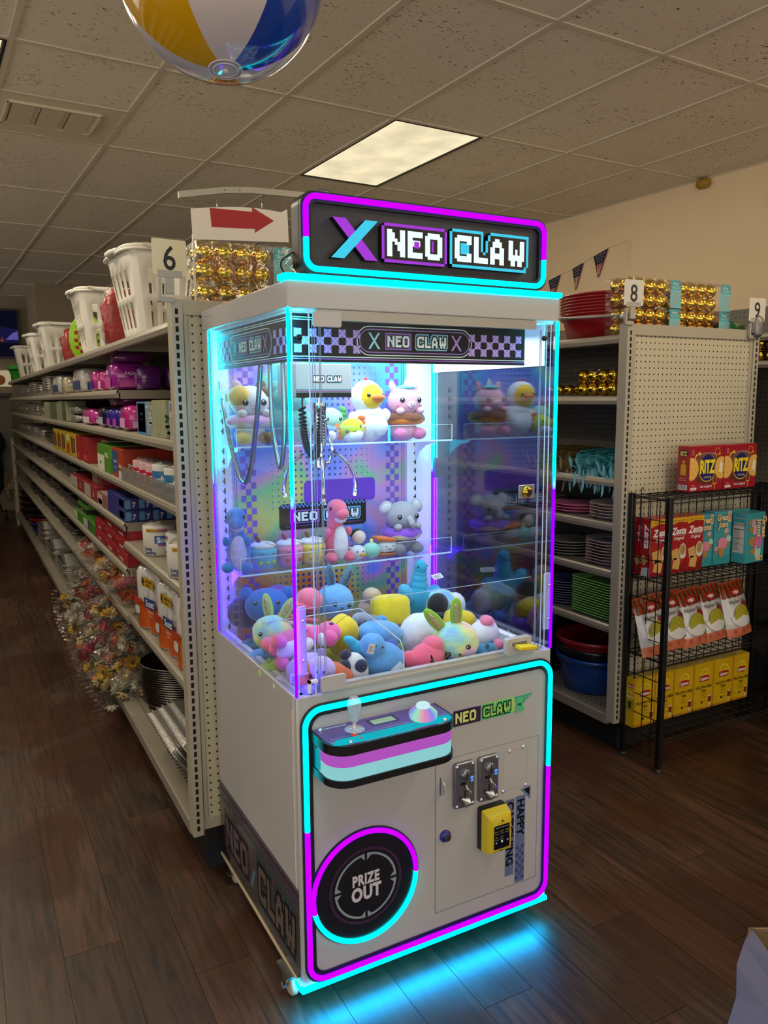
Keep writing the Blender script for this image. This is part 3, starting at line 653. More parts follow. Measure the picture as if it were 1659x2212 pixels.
# crane
M_CAR = mat('#9a9794', .45, bump=.1, bscale=300)
cr = part('crane_carriage', MB(M_CAR).box(.132, .294, .283, .42, 1.536, 1.625), CM, bevel=.002)
p = MB(M_INK); F2 = T(0, .2822) @ FRONT; p.at(F2).rect(.132, .294, 1.536, 1.549).use(mat('#7a3560', .5)).rect(.132, .294, 1.551, 1.554).use(mat('#3d6f80', .5)).rect(.132, .294, 1.556, 1.558)
logo(p, .180, 1.575, .086, .02, TOP, 0, mat('#59304f', .5), mat('#31586a', .5), M_PALE, M_INK); part('print', p, cr)
part('crane_rail', MB(M_STEEL).box(.03, W-.03, .33, .36, 1.66, 1.685).box(.10, .14, .04, BY, 1.69, 1.715), CM, bevel=.003)
CXc, CYc = .219, .33
cl = part('claw_shaft', MB(M_CHR, T(CXc, CYc)).lathe([(0, 1.536), (.006, 1.536), (.006, 1.522), (.020, 1.522), (.020, 1.506), (.0185, 1.502), (.0185, 1.478), (.021, 1.476), (.021, 1.470), (.0165, 1.466), (.0165, 1.404), (.011, 1.400), (.007, 1.397), (.007, 1.366), (.017, 1.364), (.017, 1.345), (0, 1.345)][::-1], 20), CM, smooth=True)
autosmooth(cl, .5)
for k, a in enumerate((.15, 2.25, 4.35)):
    R = T(CXc, CYc) @ RZ(a); b = MB(M_CHR, R)
    b.tube([(.016, 0, 1.470), (.028, 0, 1.43), (.040, 0, 1.39)], .0035, 8).tube([(.014, 0, 1.352), (.03, 0, 1.356), (.040, 0, 1.39)], .004, 8)
    arm = [(.040, 0, 1.388), (.064, 0, 1.374), (.094, 0, 1.348), (.111, 0, 1.318), (.118, 0, 1.285), (.116, 0, 1.262)]
    b.tube(arm, [.004, .0042, .0042, .0044, .0058, .0062], 8); b.tube([(.118, 0, 1.288), (.118, 0, 1.272), (.114, 0, 1.256)], [.005, .0068, .0072], 8)
    part('claw_prong', b, cl, smooth=True)
pts = []
for k in range(520):
    t = k/519; u = t*math.pi; cx = .166+.023*(1-math.cos(u)); cz = (1.51-.135*math.sin(u)**.8 if True else 0); ph = 2*math.pi*46*t
    pts.append((cx+.0088*math.cos(ph)*(abs(math.cos(u))**.3 if abs(math.cos(u)) > .05 else .4), .325-.024*t+.0088*math.sin(ph), cz+.004*math.cos(ph)*math.sin(u)*-1.6))
part('coiled_cable', MB(mat('#0c0c0e', .45)).tube(pts, .0032, 5), cl, smooth=True); part('cable_lead', MB(M_BLK).tube([(.167, .325, 1.54), (.166, .325, 1.52), (.168, .325, 1.50)], .0022, 6), cl, smooth=True)
# corrugated metal hoses behind the left glass
def spl(P, n=24):
    out = []; Q = [Vector(p) for p in P]; Q = [2*Q[0]-Q[1]]+Q+[2*Q[-1]-Q[-2]]
    for i in range(1, len(Q)-2):
        for k in range(n):
            t = k/n; a, b, c, d = Q[i-1:i+3]; out.append(tuple(.5*((2*b)+(-a+c)*t+(2*a-5*b+4*c-d)*t*t+(-a+3*b-3*c+d)*t**3)))
    return out+[tuple(Q[-2])]
hose = mat('#9aa3ad', .25, metal=.9)
part('metal_hose', MB(hose).tube(spl([(.030, .64, 1.60), (.032, .60, 1.50), (.034, .52, 1.36), (.036, .45, 1.300), (.037, .39, 1.345), (.038, .33, 1.48), (.039, .29, 1.62)]), .0072, 8), CM, smooth=True)
part('metal_hose', MB(hose).tube(spl([(.045, .24, 1.62), (.045, .235, 1.48), (.045, .21, 1.40), (.045, .185, 1.362), (.046, .165, 1.40), (.046, .15, 1.48), (.047, .155, 1.62)]), .0062, 8), CM, smooth=True)
part('clip', MB(mat('#d9dbe0', .4)).box(.024, .046, .60, .625, 1.535, 1.56).box(.026, .05, .565, .585, 1.525, 1.55), CM, bevel=.002)
# clear chute guard
h = MB(M_ACR).box(.012, .30, .26, .264, .80, .945).box(.30, .304, .012, .264, .80, .945); part('chute_guard', h, CM)
e = MB(mat('#b9c4cc', .2, emit=.1)).tube([(.012, .262, .945), (.298, .262, .945), (.302, .255, .945), (.302, .03, .915), (.302, .012, .89), (.302, .012, .83)], .0016, 6); part('guard_edge_glow', e, CM, smooth=True)  # slight glow put into the guard's edge in place of caught light
# marquee
mq = part('marquee', MB(M_BLK, T(0, .008) @ FRONT).prism(rrect(.035, .726, 1.808, 1.986, .032, 8), -.045, 0), CM, bevel=.003, label='lit sign board on the roof')
part('sign_face', MB(mat('#3b3b40', .55), T(0, .0068) @ FRONT).flat(rrect(.060, .701, 1.832, 1.962, .014, 6)), mq)
M_LIP = mat('#17171b', .4); so, si = rrect(.035, .726, 1.808, 1.986, .032, 8), rrect(.060, .701, 1.832, 1.962, .014, 8)
q = len(so); l = MB(M_LIP, FRONT); l.add([(p[0], p[1], .004) for p in so]+[(p[0], p[1], .004) for p in si]+[(p[0], p[1], -.0066) for p in si]+[(p[0], p[1], -.007) for p in so], [(i, (i+1) % q, q+(i+1) % q, q+i) for i in range(q)]+[(q+i, q+(i+1) % q, 2*q+(i+1) % q, 2*q+i) for i in range(q)]+[(3*q+i, 3*q+(i+1) % q, (i+1) % q, i) for i in range(q)])
part('sign_rim', l, mq)
mr = rrect(.046, .715, 1.819, 1.975, .026, 8); mu, ml = split(mr, 1.885, 1.885)
mu = [mu[0]]+sorted(mu[1:-1], key=lambda p: math.atan2(p[1]-1.88, p[0]-.38))+[mu[-1]]
neon('sign_neon', fpt(mu, -.007), .0064, E_MG, mq, label='magenta upper run of the sign tube'); neon('sign_neon', fpt(ml, -.007), .0064, E_CY, mq, label='cyan lower run of the sign tube')
E_W, E_P, E_C = emat('#eefcff', 1.05), emat('#a83fd8', 1.0), emat('#45d0ee', 1.0); M_SIDE = mat('#050507', .4)
def bar(mb, M, x0, x1, z0, z1, wdt, w0, w1): mb.prism([(x0, z0), (x0+wdt, z0), (x1+wdt, z1), (x1, z1)], w0, w1, M)
sgm = T(0, .0068) @ FRONT
b = MB(M_SIDE, sgm); bar(b, None, .098, .148, 0, 0, 0, 0, 0) if False else None
for w0, w1, m1, m2 in ((.0, .018, M_SIDE, M_SIDE), (.018, .0185, E_P, E_C)):
    b.m = m1; b.prism([(.190, 1.846), (.222, 1.846), (.141, 1.934), (.109, 1.934)][::1], w0, w1); b.m = m2; b.prism([(.104, 1.846), (.136, 1.846), (.223, 1.934), (.191, 1.934)], w0, w1+.0004)
part('sign_letter', b, mq, label='X of two crossed bars, purple and cyan')
def sign_word(rows, u0, u1, v0, v1, ring_m, boxed, label):
    n = len(rows[0])+4; cw = (u1-u0)/n; chh = (v1-v0)/13; b = MB(M_SIDE, sgm); full = ['#'*n]*13 if boxed else grow(rows, 2)
    if boxed: full = ['.'+'#'*(n-2)+'.']+full[1:-1]+['.'+'#'*(n-2)+'.']
    b.pix(full, u0, v0, cw, chh, .018, d=.018); inner = [r[1:-1] for r in full[1:-1]]
    er = [''.join('#' if full[r][c] == '#' else '.' for c in range(n)) for r in range(13)]
    b.m = ring_m; b.pix(full, u0, v0, cw, chh, .0183)
    b.m = M_SIDE
    sh = lambda rws: [''.join('#' if all(0 <= r+dr < 13 and 0 <= c+dc < n and rws[r+dr][c+dc] == '#' for dr, dc in ((0, 1), (1, 0), (-1, 0), (0, -1), (0, 0))) else '.' for c in range(n)) for r in range(13)]
    core = sh(full); b.pix(core, u0+cw*.0, v0, cw, chh, .0186)
    b.m = E_W; b.pix(rows, u0+2*cw, v0+2*chh, cw, chh, .0190)
    b.m = ring_m
    if boxed: b.rect(u0+12.6*cw, u0+14.6*cw, v0+5.4*chh, v0+7.6*chh, .0192).rect(u0+19.6*cw, u0+20.4*cw, v0+4.6*chh, v0+8.4*chh, .0192)
    else: b.rect(u0+4.4*cw, u0+8*cw, v0+4.6*chh, v0+8.4*chh, .0188)
    part('sign_word', b, mq, label=label)
sign_word(NEO, .233, .412, 1.846, 1.934, E_P, True, 'NEO in white pixel letters, purple outline'); sign_word(CLAW, .420, .660, 1.848, 1.938, E_C, False, 'CLAW in white pixel letters, cyan outline')
part('power_cord', MB(M_BLK).tube(spl([(.03, .03, 1.80), (.015, .05, 1.815), (.012, .06, 1.84), (.034, .045, 1.86)], 8), .0022, 6), mq, smooth=True)
# control panel
def plan(x0, x1, dep, r, n=8): return [(x1, 0), (x0, 0), (x0, -dep+r)]+[(x0+r-r*math.cos(.5*math.pi*i/n), -dep+r-r*math.sin(.5*math.pi*i/n)) for i in range(1, n+1)]+[(x1-r+r*math.sin(.5*math.pi*i/n), -dep+r-r*math.cos(.5*math.pi*i/n)) for i in range(n+1)]+[(x1, 0)][:0]
PX0, PX1, PD = .034, .388, .125
cp = part('control_panel', MB(mat('#0b0d12', .35)).prism(plan(PX0, PX1, PD, .055), .637, .654).prism(plan(PX0, PX1, PD, .055), .716, .740).prism(plan(PX0+.002, PX0+.02, .03, .001), .654, .716), CM)
autosmooth(cp, .5)
band = lambda z0, z1, m: MB(m).prism(plan(PX0+.004, PX1-.004, PD-.004, .052), z0, z1)
autosmooth(part('light_band', band(.686, .716, emat('#c95fd6', .72)), cp, label='pink backlit band'), .5); autosmooth(part('light_band', band(.654, .686, emat('#9fe6ea', .74)), cp, label='pale cyan backlit band'), .5)
tp = MB(mat('#5b3a86', .25, coat=.6)); tp.flat(plan(PX0+.006, PX1-.006, PD-.006, .05)[::-1], .7405)
tp.m = emat('#12cfe0', .75); tp.flat([(PX0+.012, -.105), (PX0+.03, -.114), (PX1-.03, -.114), (PX1-.012, -.10), (PX1-.012, -.082), (PX0+.03, -.082)], .7408); tp.m = mat('#8f7fb8', .3); tp.rect(PX0+.02, PX1-.01, -.076, -.074, .7408).rect(PX0+.02, PX1-.01, -.0715, -.0705, .7408)
tp.m = mat('#1a1230', .3); logo(tp, .150, -.108, .13, .020, TOP, .7411, None, None, mat('#0a7f96', .3), None); tp.m = mat('#d9d9e6', .4)
for k in range(11): tp.rect(.06+k*.006, .063+k*.006, -.014, -.008, .7409)
tp.m = mat('#3a2a5c', .3); tp.rect(.176, .254, -.052, -.014, .7409); tp.m = mat('#a3ad93', .3); tp.rect(.184, .246, -.047, -.020, .7412); part('printed_top', tp, cp)
part('light_window', MB(emat('#1fb9cc', .7)).box(PX0-.0006, PX0+.004, -.05, -.035, .66, .71), cp)
for x, y in ((.09, -.108), (.350, -.108), (.055, -.012)): part('screw', MB(M_CHR, T(x, y, .7405)).lathe([(.005, 0), (.005, .004), (.003, .006), (0, .006)], 10), cp, smooth=True)
js = part('joystick', MB(mat('#c9b8b4', .25, metal=.5), T(.115, -.078, .7405)).lathe([(.0045, 0), (.0045, .055), (0, .055)], 10), CM, smooth=True)
part('joystick_collar', MB(glass((.8, .93, 1), .1, haze=.25), T(.115, -.078, .757)).lathe([(0, .003), (.024, 0), (.0242, -.001), (0, -.002)][::-1], 24), js, smooth=True)
part('joystick_knob', MB(glass((.75, .93, 1), .08, 1.6, .8, 120, haze=.3), T(.115, -.078, .778)).lathe([(0, .06), (.008, .0585), (.014, .052), (.0172, .042), (.016, .030), (.0115, .018), (.0095, .008), (.0105, .0), (0, 0)][::-1], 20), js, smooth=True, label='clear crystal joystick knob')
part('base_glow', MB(emat('#e05048', .8), T(.115, -.078, .7412)).lathe([(.007, 0), (.007, .004), (0, .004)], 12).box(.004, .008, -.024, -.020, 0, .003), js)
def rainbow():
    mt = bpy.data.materials.new('rgb_button'); mt.use_nodes = True; nt = mt.node_tree; nt.nodes.clear(); N = nt.nodes.new; L = nt.links.new
    tc = N('ShaderNodeTexCoord'); sp = N('ShaderNodeSeparateXYZ'); L(tc.outputs['Object'], sp.inputs[0]); a = N('ShaderNodeMath'); a.operation = 'ARCTAN2'; L(sp.outputs[1], a.inputs[0]); L(sp.outputs[0], a.inputs[1])
    mm = N('ShaderNodeMath'); mm.operation = 'MULTIPLY_ADD'; mm.inputs[1].default_value = 3/(2*math.pi); mm.inputs[2].default_value = .3; L(a.outputs[0], mm.inputs[0]); fr_ = N('ShaderNodeMath'); fr_.operation = 'FRACT'; L(mm.outputs[0], fr_.inputs[0])
    r = N('ShaderNodeValToRGB'); e = r.color_ramp.elements; e[0].color = (.35, .95, .6, 1); e[1].color = (.35, .95, .6, 1); e[1].position = 1
    for p, c in ((.33, (.95, .3, .55)), (.66, (.25, .3, 1))): x = e.new(p); x.color = (*c, 1)
    L(fr_.outputs[0], r.inputs[0]); em = N('ShaderNodeEmission'); em.inputs[1].default_value = .85; L(r.outputs[0], em.inputs[0]); o = N('ShaderNodeOutputMaterial'); L(em.outputs[0], o.inputs[0]); return mt
bt = part('push_button', MB(rainbow()).lathe([(.034, 0), (.036, .006), (.036, .014), (.024, .026), (.019, .028), (0, .028)], 28), CM, smooth=True, M=T(.312, -.066, .7405), label='round push button glowing in rainbow colours')
part('button_cap', MB(emat('#d4fbff', .9), T(0, 0, .028)).lathe([(.0175, 0), (.0172, .007), (.013, .010), (0, .011)], 20), bt, smooth=True)
# coin doors, card reader, service door
M_LINE = mat('#6b6660', .6)
g = MB(M_LINE, T(0, -.0006) @ FRONT); g.rect(.390, .738, .1368, .1382).rect(.390, .3912, .137, .575).rect(.390, .738, .5742, .5752).rect(.7375, .7388, .137, .575); part('service_door_gap', g, CM)
sd = part('service_door', MB(M_WHITE, FRONT).prism(rrect(.3925, .7365, .139, .5735, .003, 2), 0, .0015), CM)
lk = part('door_lock', MB(mat('#1f2f86', .3), T(.420, -.0015, .358) @ FRONT).lathe([(.0165, 0), (.0165, .006), (.012, .009), (0, .009)], 20), sd, smooth=True, label='blue-ringed key lock'); part('lock_core', MB(M_CHR, T(.422, -.010, .357) @ FRONT).lathe([(.010, 0), (.010, .006), (0, .006)], 16).use(M_BLK).rect(-.001, .001, -.005, .005, .0064), lk)
part('door_tab', MB(M_WHITE, T(.406, -.0015) @ Matrix(((0, 0, 1, 0), (-1, 0, 0, 0), (0, 1, 0, 0), (0, 0, 0, 1)))).prism([(0, .480), (0, .524)]+[(.024*math.sin(.314*k), .502+.022*math.cos(.314*k)) for k in range(1, 10)], 0, .0022).use(M_BLK).box(-.0004, .0002, .476, .528, -.002, .0), sd)
v = MB(M_LINE, T(0, -.0019) @ FRONT); v.rect(.624, .697, .5505, .5513).rect(.6965, .6973, .436, .551).rect(.624, .697, .4352, .436)
vp = part('cover_plate', MB(M_WHITE, FRONT).box(.616, .6965, .4358, .5508, .0015, .0024), sd); part('plate_gap', v, vp)
for x, z in ((.634, .551), (.682, .553), (.614, .435), (.694, .436)): part('rivet', MB(M_CHR, T(x, -.002, z) @ FRONT).lathe([(.0048, 0), (.0035, .003), (0, .004)], 12), vp, smooth=True)
def coin(x, label):
    z0, z1 = .430, .559; b = part('coin_mech', MB(M_STEEL, FRONT).prism(rrect(x, x+.065, z0, z1, .007, 4), 0, .014), CM, bevel=.003, label=label); F = T(0, -.0142) @ FRONT
    d = part('coin_dial', MB(M_STEEL, F).lathe([(.0155, 0), (.015, .006), (.013, .0075), (0, .0075)], 22, T(x+.034, z1-.034)), b, smooth=True); part('coin_slot', MB(M_BLK, F).rect(x+.0325, x+.0355, z1-.047, z1-.021, .0078), b)
    part('reject_lever', MB(M_CHR, F).tube([(x+.033, z0+.066, .003), (x+.036, z0+.055, .006), (x+.046, z0+.043, .006), (x+.050, z0+.036, .005)], [.003, .004, .005, .004], 8).use(M_BLK).prism(rrect(x+.018, x+.036, z0+.066, z0+.074, .003, 3), 0, .0008), b)
    part('return_cup', MB(M_BLK, F).prism([(x+.031, z0+.048), (x+.034, z0+.048), (x+.034, z0+.028), (x+.043, z0+.016), (x+.038, z0+.012), (x+.031, z0+.026)], 0, .001).use(M_STEEL).add([(x+.020, z0+.028, 0), (x+.046, z0+.028, 0), (x+.044, z0+.016, .014), (x+.030, z0+.014, .014), (x+.044, z0+.002, .004), (x+.030, z0+.002, .004)], [(0, 3, 5), (0, 2, 3), (0, 1, 2), (1, 4, 2), (3, 2, 4, 5)]), b)
    part('indicator', MB(emat('#4f8fff', 1.2), F).prism(rrect(x+.050, x+.060, z0+.079, z0+.086, .003, 3), 0, .001).prism(rrect(x+.051, x+.060, z0+.071, z0+.076, .002, 3), 0, .001), b, label='blue indicator light')
    part('marking', MB(M_BLK, F).ring(x+.018, z0+.030, .005, .0062, .0004, n=16).text('25', .007, x+.018, z0+.0275, .0004).text('RET', .004, x+.056, z0+.060, .0004), b)
    for sx_, sz in ((.007, .008), (.058, .008), (.007, .121), (.058, .121)): part('screw', MB(M_CHR, F).lathe([(.005, 0), (.0045, .002), (0, .003)], 10, T(x+sx_, z0+sz)), b, smooth=True)
coin(.444, 'left coin acceptor plate'); coin(.524, 'right coin acceptor plate')
# card reader
crd = part('card_reader', MB(M_BLK, FRONT).prism(rrect(.527, .612, .288, .413, .006, 3), 0, .022), CM, label='yellow card payment terminal')
yl = mat('#c9b316', .4); b = MB(yl); x0, x1, z0, z1 = .527, .612, .290, .411
b.add([(x0, -.022, z0), (x1, -.022, z0), (x1, -.022, z1), (x0, -.022, z1), (x0+.004, -.048, z0+.002), (x1-.004, -.048, z0+.002), (x1-.004, -.048, z1-.010), (x0+.004, -.048, z1-.010), (x0+.012, -.054, z0+.006), (x1-.008, -.054, z0+.010), (x1-.008, -.054, z1-.022), (x0+.012, -.054, z1-.022)],
      [(0, 1, 5, 4), (1, 2, 6, 5), (2, 3, 7, 6), (3, 0, 4, 7), (4, 5, 9, 8), (5, 6, 10, 9), (6, 7, 11, 10), (7, 4, 8, 11), (8, 9, 10, 11)]); part('terminal_shell', b, crd, bevel=.003)
F = T(0, -.0546) @ FRONT; s = MB(mat('#0b0d18', .12), F); s.prism(rrect(.546, .598, .305, .374, .003, 3), 0, .0008)
part('screen', s, crd); s = MB(emat('#cfd6b8', .5), F); s.text('Choose Product Amount', .0042, .572, .367, .0012, bold=.01); 
for r in range(2):
    for k in range(3):
        if (r, k) != (1, 2): s.m = emat('#b7bd3a', .5); s.text(('$1.00', '$2.00', '$5.00', '$10', '$20')[r*3+k], .0052, .554+k*.0175, .355-r*.017, .0012); s.m = emat('#d6d6d6', .45); s.text('%d Tokens' % (1, 2, 5, 10, 20)[r*3+k], .0034, .554+k*.0175, .349-r*.017, .0012)
s.m = emat('#e8e8e8', .6); s.text('<', .01, .553, .321, .0012, bold=.02).text('>', .01, .591, .323, .0012, bold=.02).rect(.569, .575, .323, .329, .0012); part('screen_text', s, crd)
s = MB(M_BLK, F); s.disc(.574, .385, .0028, .0004, 12)
for k in range(4): s.rect(.560+k*.008, .564+k*.008, .379, .3802, .0004)
s.text('MAX', .006, .572, .297, .0004, bold=.02); part('marks', s, crd)
# printed decals on the front
M_STK = mat('#5f6f9a', .4); q = MB(M_STK, T(0, -.0021) @ FRONT)
q.rect(.625, .655, .172, .405).rect(.660, .694, .142, .407).flat([(.676, .426), (.712, .430), (.712, .388)])
q.m = M_INK; q.flat([(.688, .423), (.708, .426), (.708, .402)], .0003)
RV = T(.660, .400, .0003) @ Matrix.Rotation(-math.pi/2, 4, 'Z'); q.text('HAPPY', .034, .004, .0065, 0, RV, bold=.032, align='LEFT', sx=1.08); RV2 = T(.625, .402, .0003) @ Matrix.Rotation(-math.pi/2, 4, 'Z'); q.text('CATCHING', .034, .004, .0035, 0, RV2, bold=.032, align='LEFT', sx=1.12)
q.m = mat('#3a2566', .4)
for r in range(9):
    for k in range(3):
        if (r+k) % 2 == 0: q.ring(.667+k*.010, .156+r*.0118, .003, .0062, .0004, math.pi/4, math.pi/4+2*math.pi, n=4)
part('slogan_decal', q, CM)
q = MB(mat('#2c1745', .4), T(0, -.0006) @ FRONT); G1 = mat('#48c98a', .4); G2 = mat('#93d46a', .4)
SH = T(.438, .684) @ Matrix.Rotation(.0, 4, 'Z')
for k, c_ in enumerate(('#5b3a78', '#3f8fa6', '#5b3a78')): q.m = mat(c_, .4); q.rect(.377, .447, .668+k*.011, .677+k*.011)
q.m = mat('#a5d86a', .4); q.flat(rrect(.545, .650, .664, .708, .004, 2)); q.m = mat('#2c1745', .4); q.rect(.447, .535, .660, .704)
logo(q, .446, .661, .195, .044, TOP, .0004, mat('#4a2a60', .4), G1, mat('#d9e08a', .4), M_INK, body2=G2)
q.m = mat('#3fae86', .4)
for k in range(3): q.flat([(.648+k*.004, .706-k*.009), (.648+k*.004, .700-k*.009), (.708-k*.012, .701-k*.009), (.714-k*.012, .708-k*.009)], .0003)
q.m = G1; q.disc(.668, .694, .010, .0012, 12)
for a in (-.95, -.45, .1, .6): q.flat([(.664, .690), (.672, .690), (.672+.024*math.sin(a), .668), (.668+.022*math.sin(a)*.8, .655), (.665+.022*math.sin(a), .666)], .0010)
part('logo_decal', q, CM)
# prize door
PC = (.178, .292); pr_ = part('prize_door', MB(mat('#0e0f1c', .3, coat=.3), FRONT).prism([(PC[0]+.147*math.cos(2*math.pi*k/48), PC[1]+.147*math.sin(2*math.pi*k/48)) for k in range(48)], 0, .005), CM)
part('ring_channel', MB(M_RUB, FRONT).ring(*PC, .136, .157, .0045, n=48).lathe([(.157, 0), (.157, .0045)], 48, T(*PC)), pr_)
an = lambda a0, a1, n: [(PC[0]+.1475*math.cos(a0+(a1-a0)*k/n), -.007, PC[1]+.1475*math.sin(a0+(a1-a0)*k/n)) for k in range(n+1)]
neon('ring_neon', an(-.02, math.pi+.22, 40), .0062, E_MG, pr_, label='magenta half of the ring tube'); neon('ring_neon', an(math.pi+.22, 2*math.pi-.02, 34), .0062, E_CY, pr_, label='cyan half of the ring tube')
q = MB(mat('#8798a3', .4), T(0, -.0054) @ FRONT)
for k in range(4): a = k*math.pi/2+.04; q.ring(*PC, .083, .089, 0, a, a+math.pi/2-.08, 14)
for k in range(4):
    for s_ in (-1, 1):
        a = k*math.pi/2; R = T(*PC) @ Matrix.Rotation(a, 4, 'Z'); q.flat([(.070, s_*.0035), (.089, s_*.0035), (.0865, s_*.019)], .0002, R)
q.m = mat('#6a3a78', .4); q.ring(*PC, .0985, .0998, 0, n=56).ring(*PC, .1025, .1035, 0, n=56); q.m = mat('#c9c6d6', .4)
q.text('PRIZE', .040, PC[0], PC[1]+.006, .0003, bold=.045, sx=.72, space=1.1, shear=.0).text('OUT', .050, PC[0]+.001, PC[1]-.036, .0003, bold=.05, sx=.76, space=1.1); part('prize_print', q, pr_)
# side decal
SD = T(-.0006) @ LEFT
q = MB(mat('#0e0a16', .2, coat=.6), SD); q.rect(-D+.002, -.012, ZB+.004, .322)
q.m = mat('#4a4c5c', .3); q.rect(-D+.002, -.012, .312, .322, .0002); q.m = mat('#3c1436', .3); q.rect(-D+.002, -.012, .296, .308, .0002); q.m = mat('#6a4c70', .3); q.rect(-D+.002, -.012, .2935, .2955, .0002)
q.m = mat('#2c4060', .3)
for k in range(78):
    for r in range(3):
        if (k+r) % 2 == 0: q.rect(-D+.006+k*.0085, -D+.006+(k+1)*.0085, .262+r*.0085, .2705+r*.0085, .0002)
q.m = mat('#4a3a48', .3); q.flat(rrect(-.645, -.395, .105, .245, .02, 4), .0003); q.m = mat('#30122f', .3); q.flat(rrect(-.637, -.403, .113, .237, .012, 4), .0005); q.m = M_INK; q.flat(rrect(-.630, -.41, .119, .231, .008, 4), .0007); q.m = mat('#574852', .3); q.pix(NEO, -.622, .128, .0095, .0105, .0010)
q.m = mat('#4f6f86', .3); q.flat([(-.395, .12), (-.375, .12), (-.345, .185), (-.365, .185)], .0004)
q.m = mat('#203848', .3); q.pix(grow(CLAW, 2), -.338, .098, .0092, .0118, .0003); q.m = M_INK; q.pix(grow(CLAW, 1), -.338+.0092, .098+.0118, .0092, .0118, .0006); q.m = mat('#584d48', .3); q.pix(CLAW, -.338+.0184, .098+.0236, .0092, .0118, .0009)
part('side_decal', q, CM); part('side_edge', MB(mat('#c9b99a', .35)).box(-.0035, .0, .01, D, ZB-.006, ZB+.002), CM)
# casters
for x, y, lab in ((-.002, .075, 1), (W-.04, .075, 0), (.02, D-.08, 0), (W-.04, D-.08, 0)):
    b = part('caster', MB(mat('#5d5a58', .35, metal=.7)).add([(x-.016, y-.02, .062), (x-.016, y+.034, .062), (x-.016, y+.026, .03), (x-.016, y+.0, .022), (x-.013, y-.02, .062), (x-.013, y+.034, .062), (x-.013, y+.026, .03), (x-.013, y+.0, .022)], [(0, 1, 2, 3), (7, 6, 5, 4), (0, 3, 7, 4), (1, 5, 6, 2), (2, 6, 7, 3), (0, 4, 5, 1)]).box(x-.02, x+.025, y-.025, y+.04, .058, .064), CM)
    WM = T(x, y, .0315) @ RY(math.pi/2)
    part('wheel', MB(mat('#b9b4a4', .5), WM).lathe([(0, -.010), (.026, -.010), (.0315, -.006), (.0315, .006), (.026, .010), (0, .010)], 26), b, smooth=True)
    part('axle_nut', MB(M_CHR, T(x-.02, y, .0315) @ RY(math.pi/2)).lathe([(0, -.006), (.009, -.006), (.009, .004)], 6), b)
    if lab: part('brake_lever', MB(mat('#6b6866', .3, metal=.8)).box(x-.018, x+.01, y+.03, y+.065, .05, .055), b, bevel=.002)

# ------------------------------------------------------------------ goods on the left gondola
def bagmat(c, rough=.18): return mat(c, rough, coat=.5, bump=.6, bscale=28)
CELLO = glass((.97, .97, .96), .08, 1.0, .9, 34, .0)
ORD = ['first', 'second', 'third', 'fourth', 'fifth', 'sixth', 'seventh', 'eighth', 'ninth', 'tenth', 'eleventh', 'twelfth', 'thirteenth', 'fourteenth', 'fifteenth', 'sixteenth', 'seventeenth', 'eighteenth', 'nineteenth', 'twentieth']
# ---- laundry baskets
M_WPL = mat('#d6d2c6', .35)
def basket_parts(t):
    b = MB(M_WPL); n = 40; H = .31
    def ringp(z, g): 
        hx, hy = .105+.05*z/H+g, .15+.055*z/H+g; out = []
        for k in range(n):
            a = 2*math.pi*(k+.5)/n; c, s = math.cos(a), math.sin(a); q = (abs(c)**5+abs(s)**5)**(-.2); out.append((hx*c*q, hy*s*q, z))
        return out
    lev = [0, .03, .12, .145, .235, .27, H]
    vs = []; 
    for z in lev: vs += ringp(z, 0)
    fs = []
    for l in range(len(lev)-1):
        for k in range(n):
            if l in (1, 3) and k % 2 == 0 and k % 10 not in (4,): continue       # the slots
            fs.append((l*n+k, l*n+(k+1) % n, (l+1)*n+(k+1) % n, (l+1)*n+k))
    fs.append(tuple(range(n))[::-1]); b.add(vs, fs); o = part('body', b, t); sm = o.modifiers.new('wall', 'SOLIDIFY'); sm.thickness = .003; autosmooth(o, .5)
    r = MB(M_WPL); R0 = ringp(H, .0); r.tube([(p[0], p[1], p[2]) for p in R0], .008, 6, True).tube([(p[0]*1.05, p[1]*1.04, p[2]-.012) for p in R0], .006, 6, True); part('rim', r, t, smooth=True)
    hd = MB(M_WPL); hd.tube([(-.10, -.205, H), (-.06, -.225, H-.006), (0, -.23, H-.01), (.06, -.225, H-.006), (.10, -.205, H)], .010, 8); part('handle', hd, t, smooth=True)
    hd = MB(M_WPL); hd.tube([(-.155, -.06, H), (-.175, -.03, H-.006), (-.178, .0, H-.01), (-.175, .03, H-.006), (-.155, .06, H)], .010, 8); part('handle', hd, t, smooth=True)
BK = [(.72, 3.17, 'white plastic laundry basket behind the number six card'), (.72, 4.38, 'white slotted laundry basket between red and lime items on the top shelf'), (.72, 6.32, 'white laundry basket just beyond the farther red packet'), (.72, 7.35, 'white laundry basket, second from the far end of the top shelf'), (.72, 9.0, 'white laundry basket, farthest on the top shelf beside the green tub')]
b0 = thing('laundry_basket', BK[0][2], 'basket', (BK[0][0], BK[0][1], 1.772), .06, 'white baskets on the top shelf'); basket_parts(b0)
for x, y, l in BK[1:]: copy_tree(b0, (x, y, 1.772), .05*random.uniform(-1, 1), l)
def tinsel(x, y, label, s=1):
    t = thing('tinsel_packet', label, 'packet', (x, y, 1.772), 0, 'red tinsel packets on the top shelf', rot=(.12, 0, .1))
    b = MB(mat('#9c1016', .22, bump=1.0, bscale=60, coat=.4)).ell((0, 0, .12*s), (.10*s, .034*s, .125*s), nu=18, nv=16, noise_amp=.18, nfreq=9, sq=.6); part('tinsel', b, t, smooth=True)
    w = MB(CELLO).ell((0, 0, .125*s), (.108*s, .040*s, .135*s), nu=16, nv=14, noise_amp=.12, nfreq=6, sq=.55); part('wrapper', w, t, smooth=True)
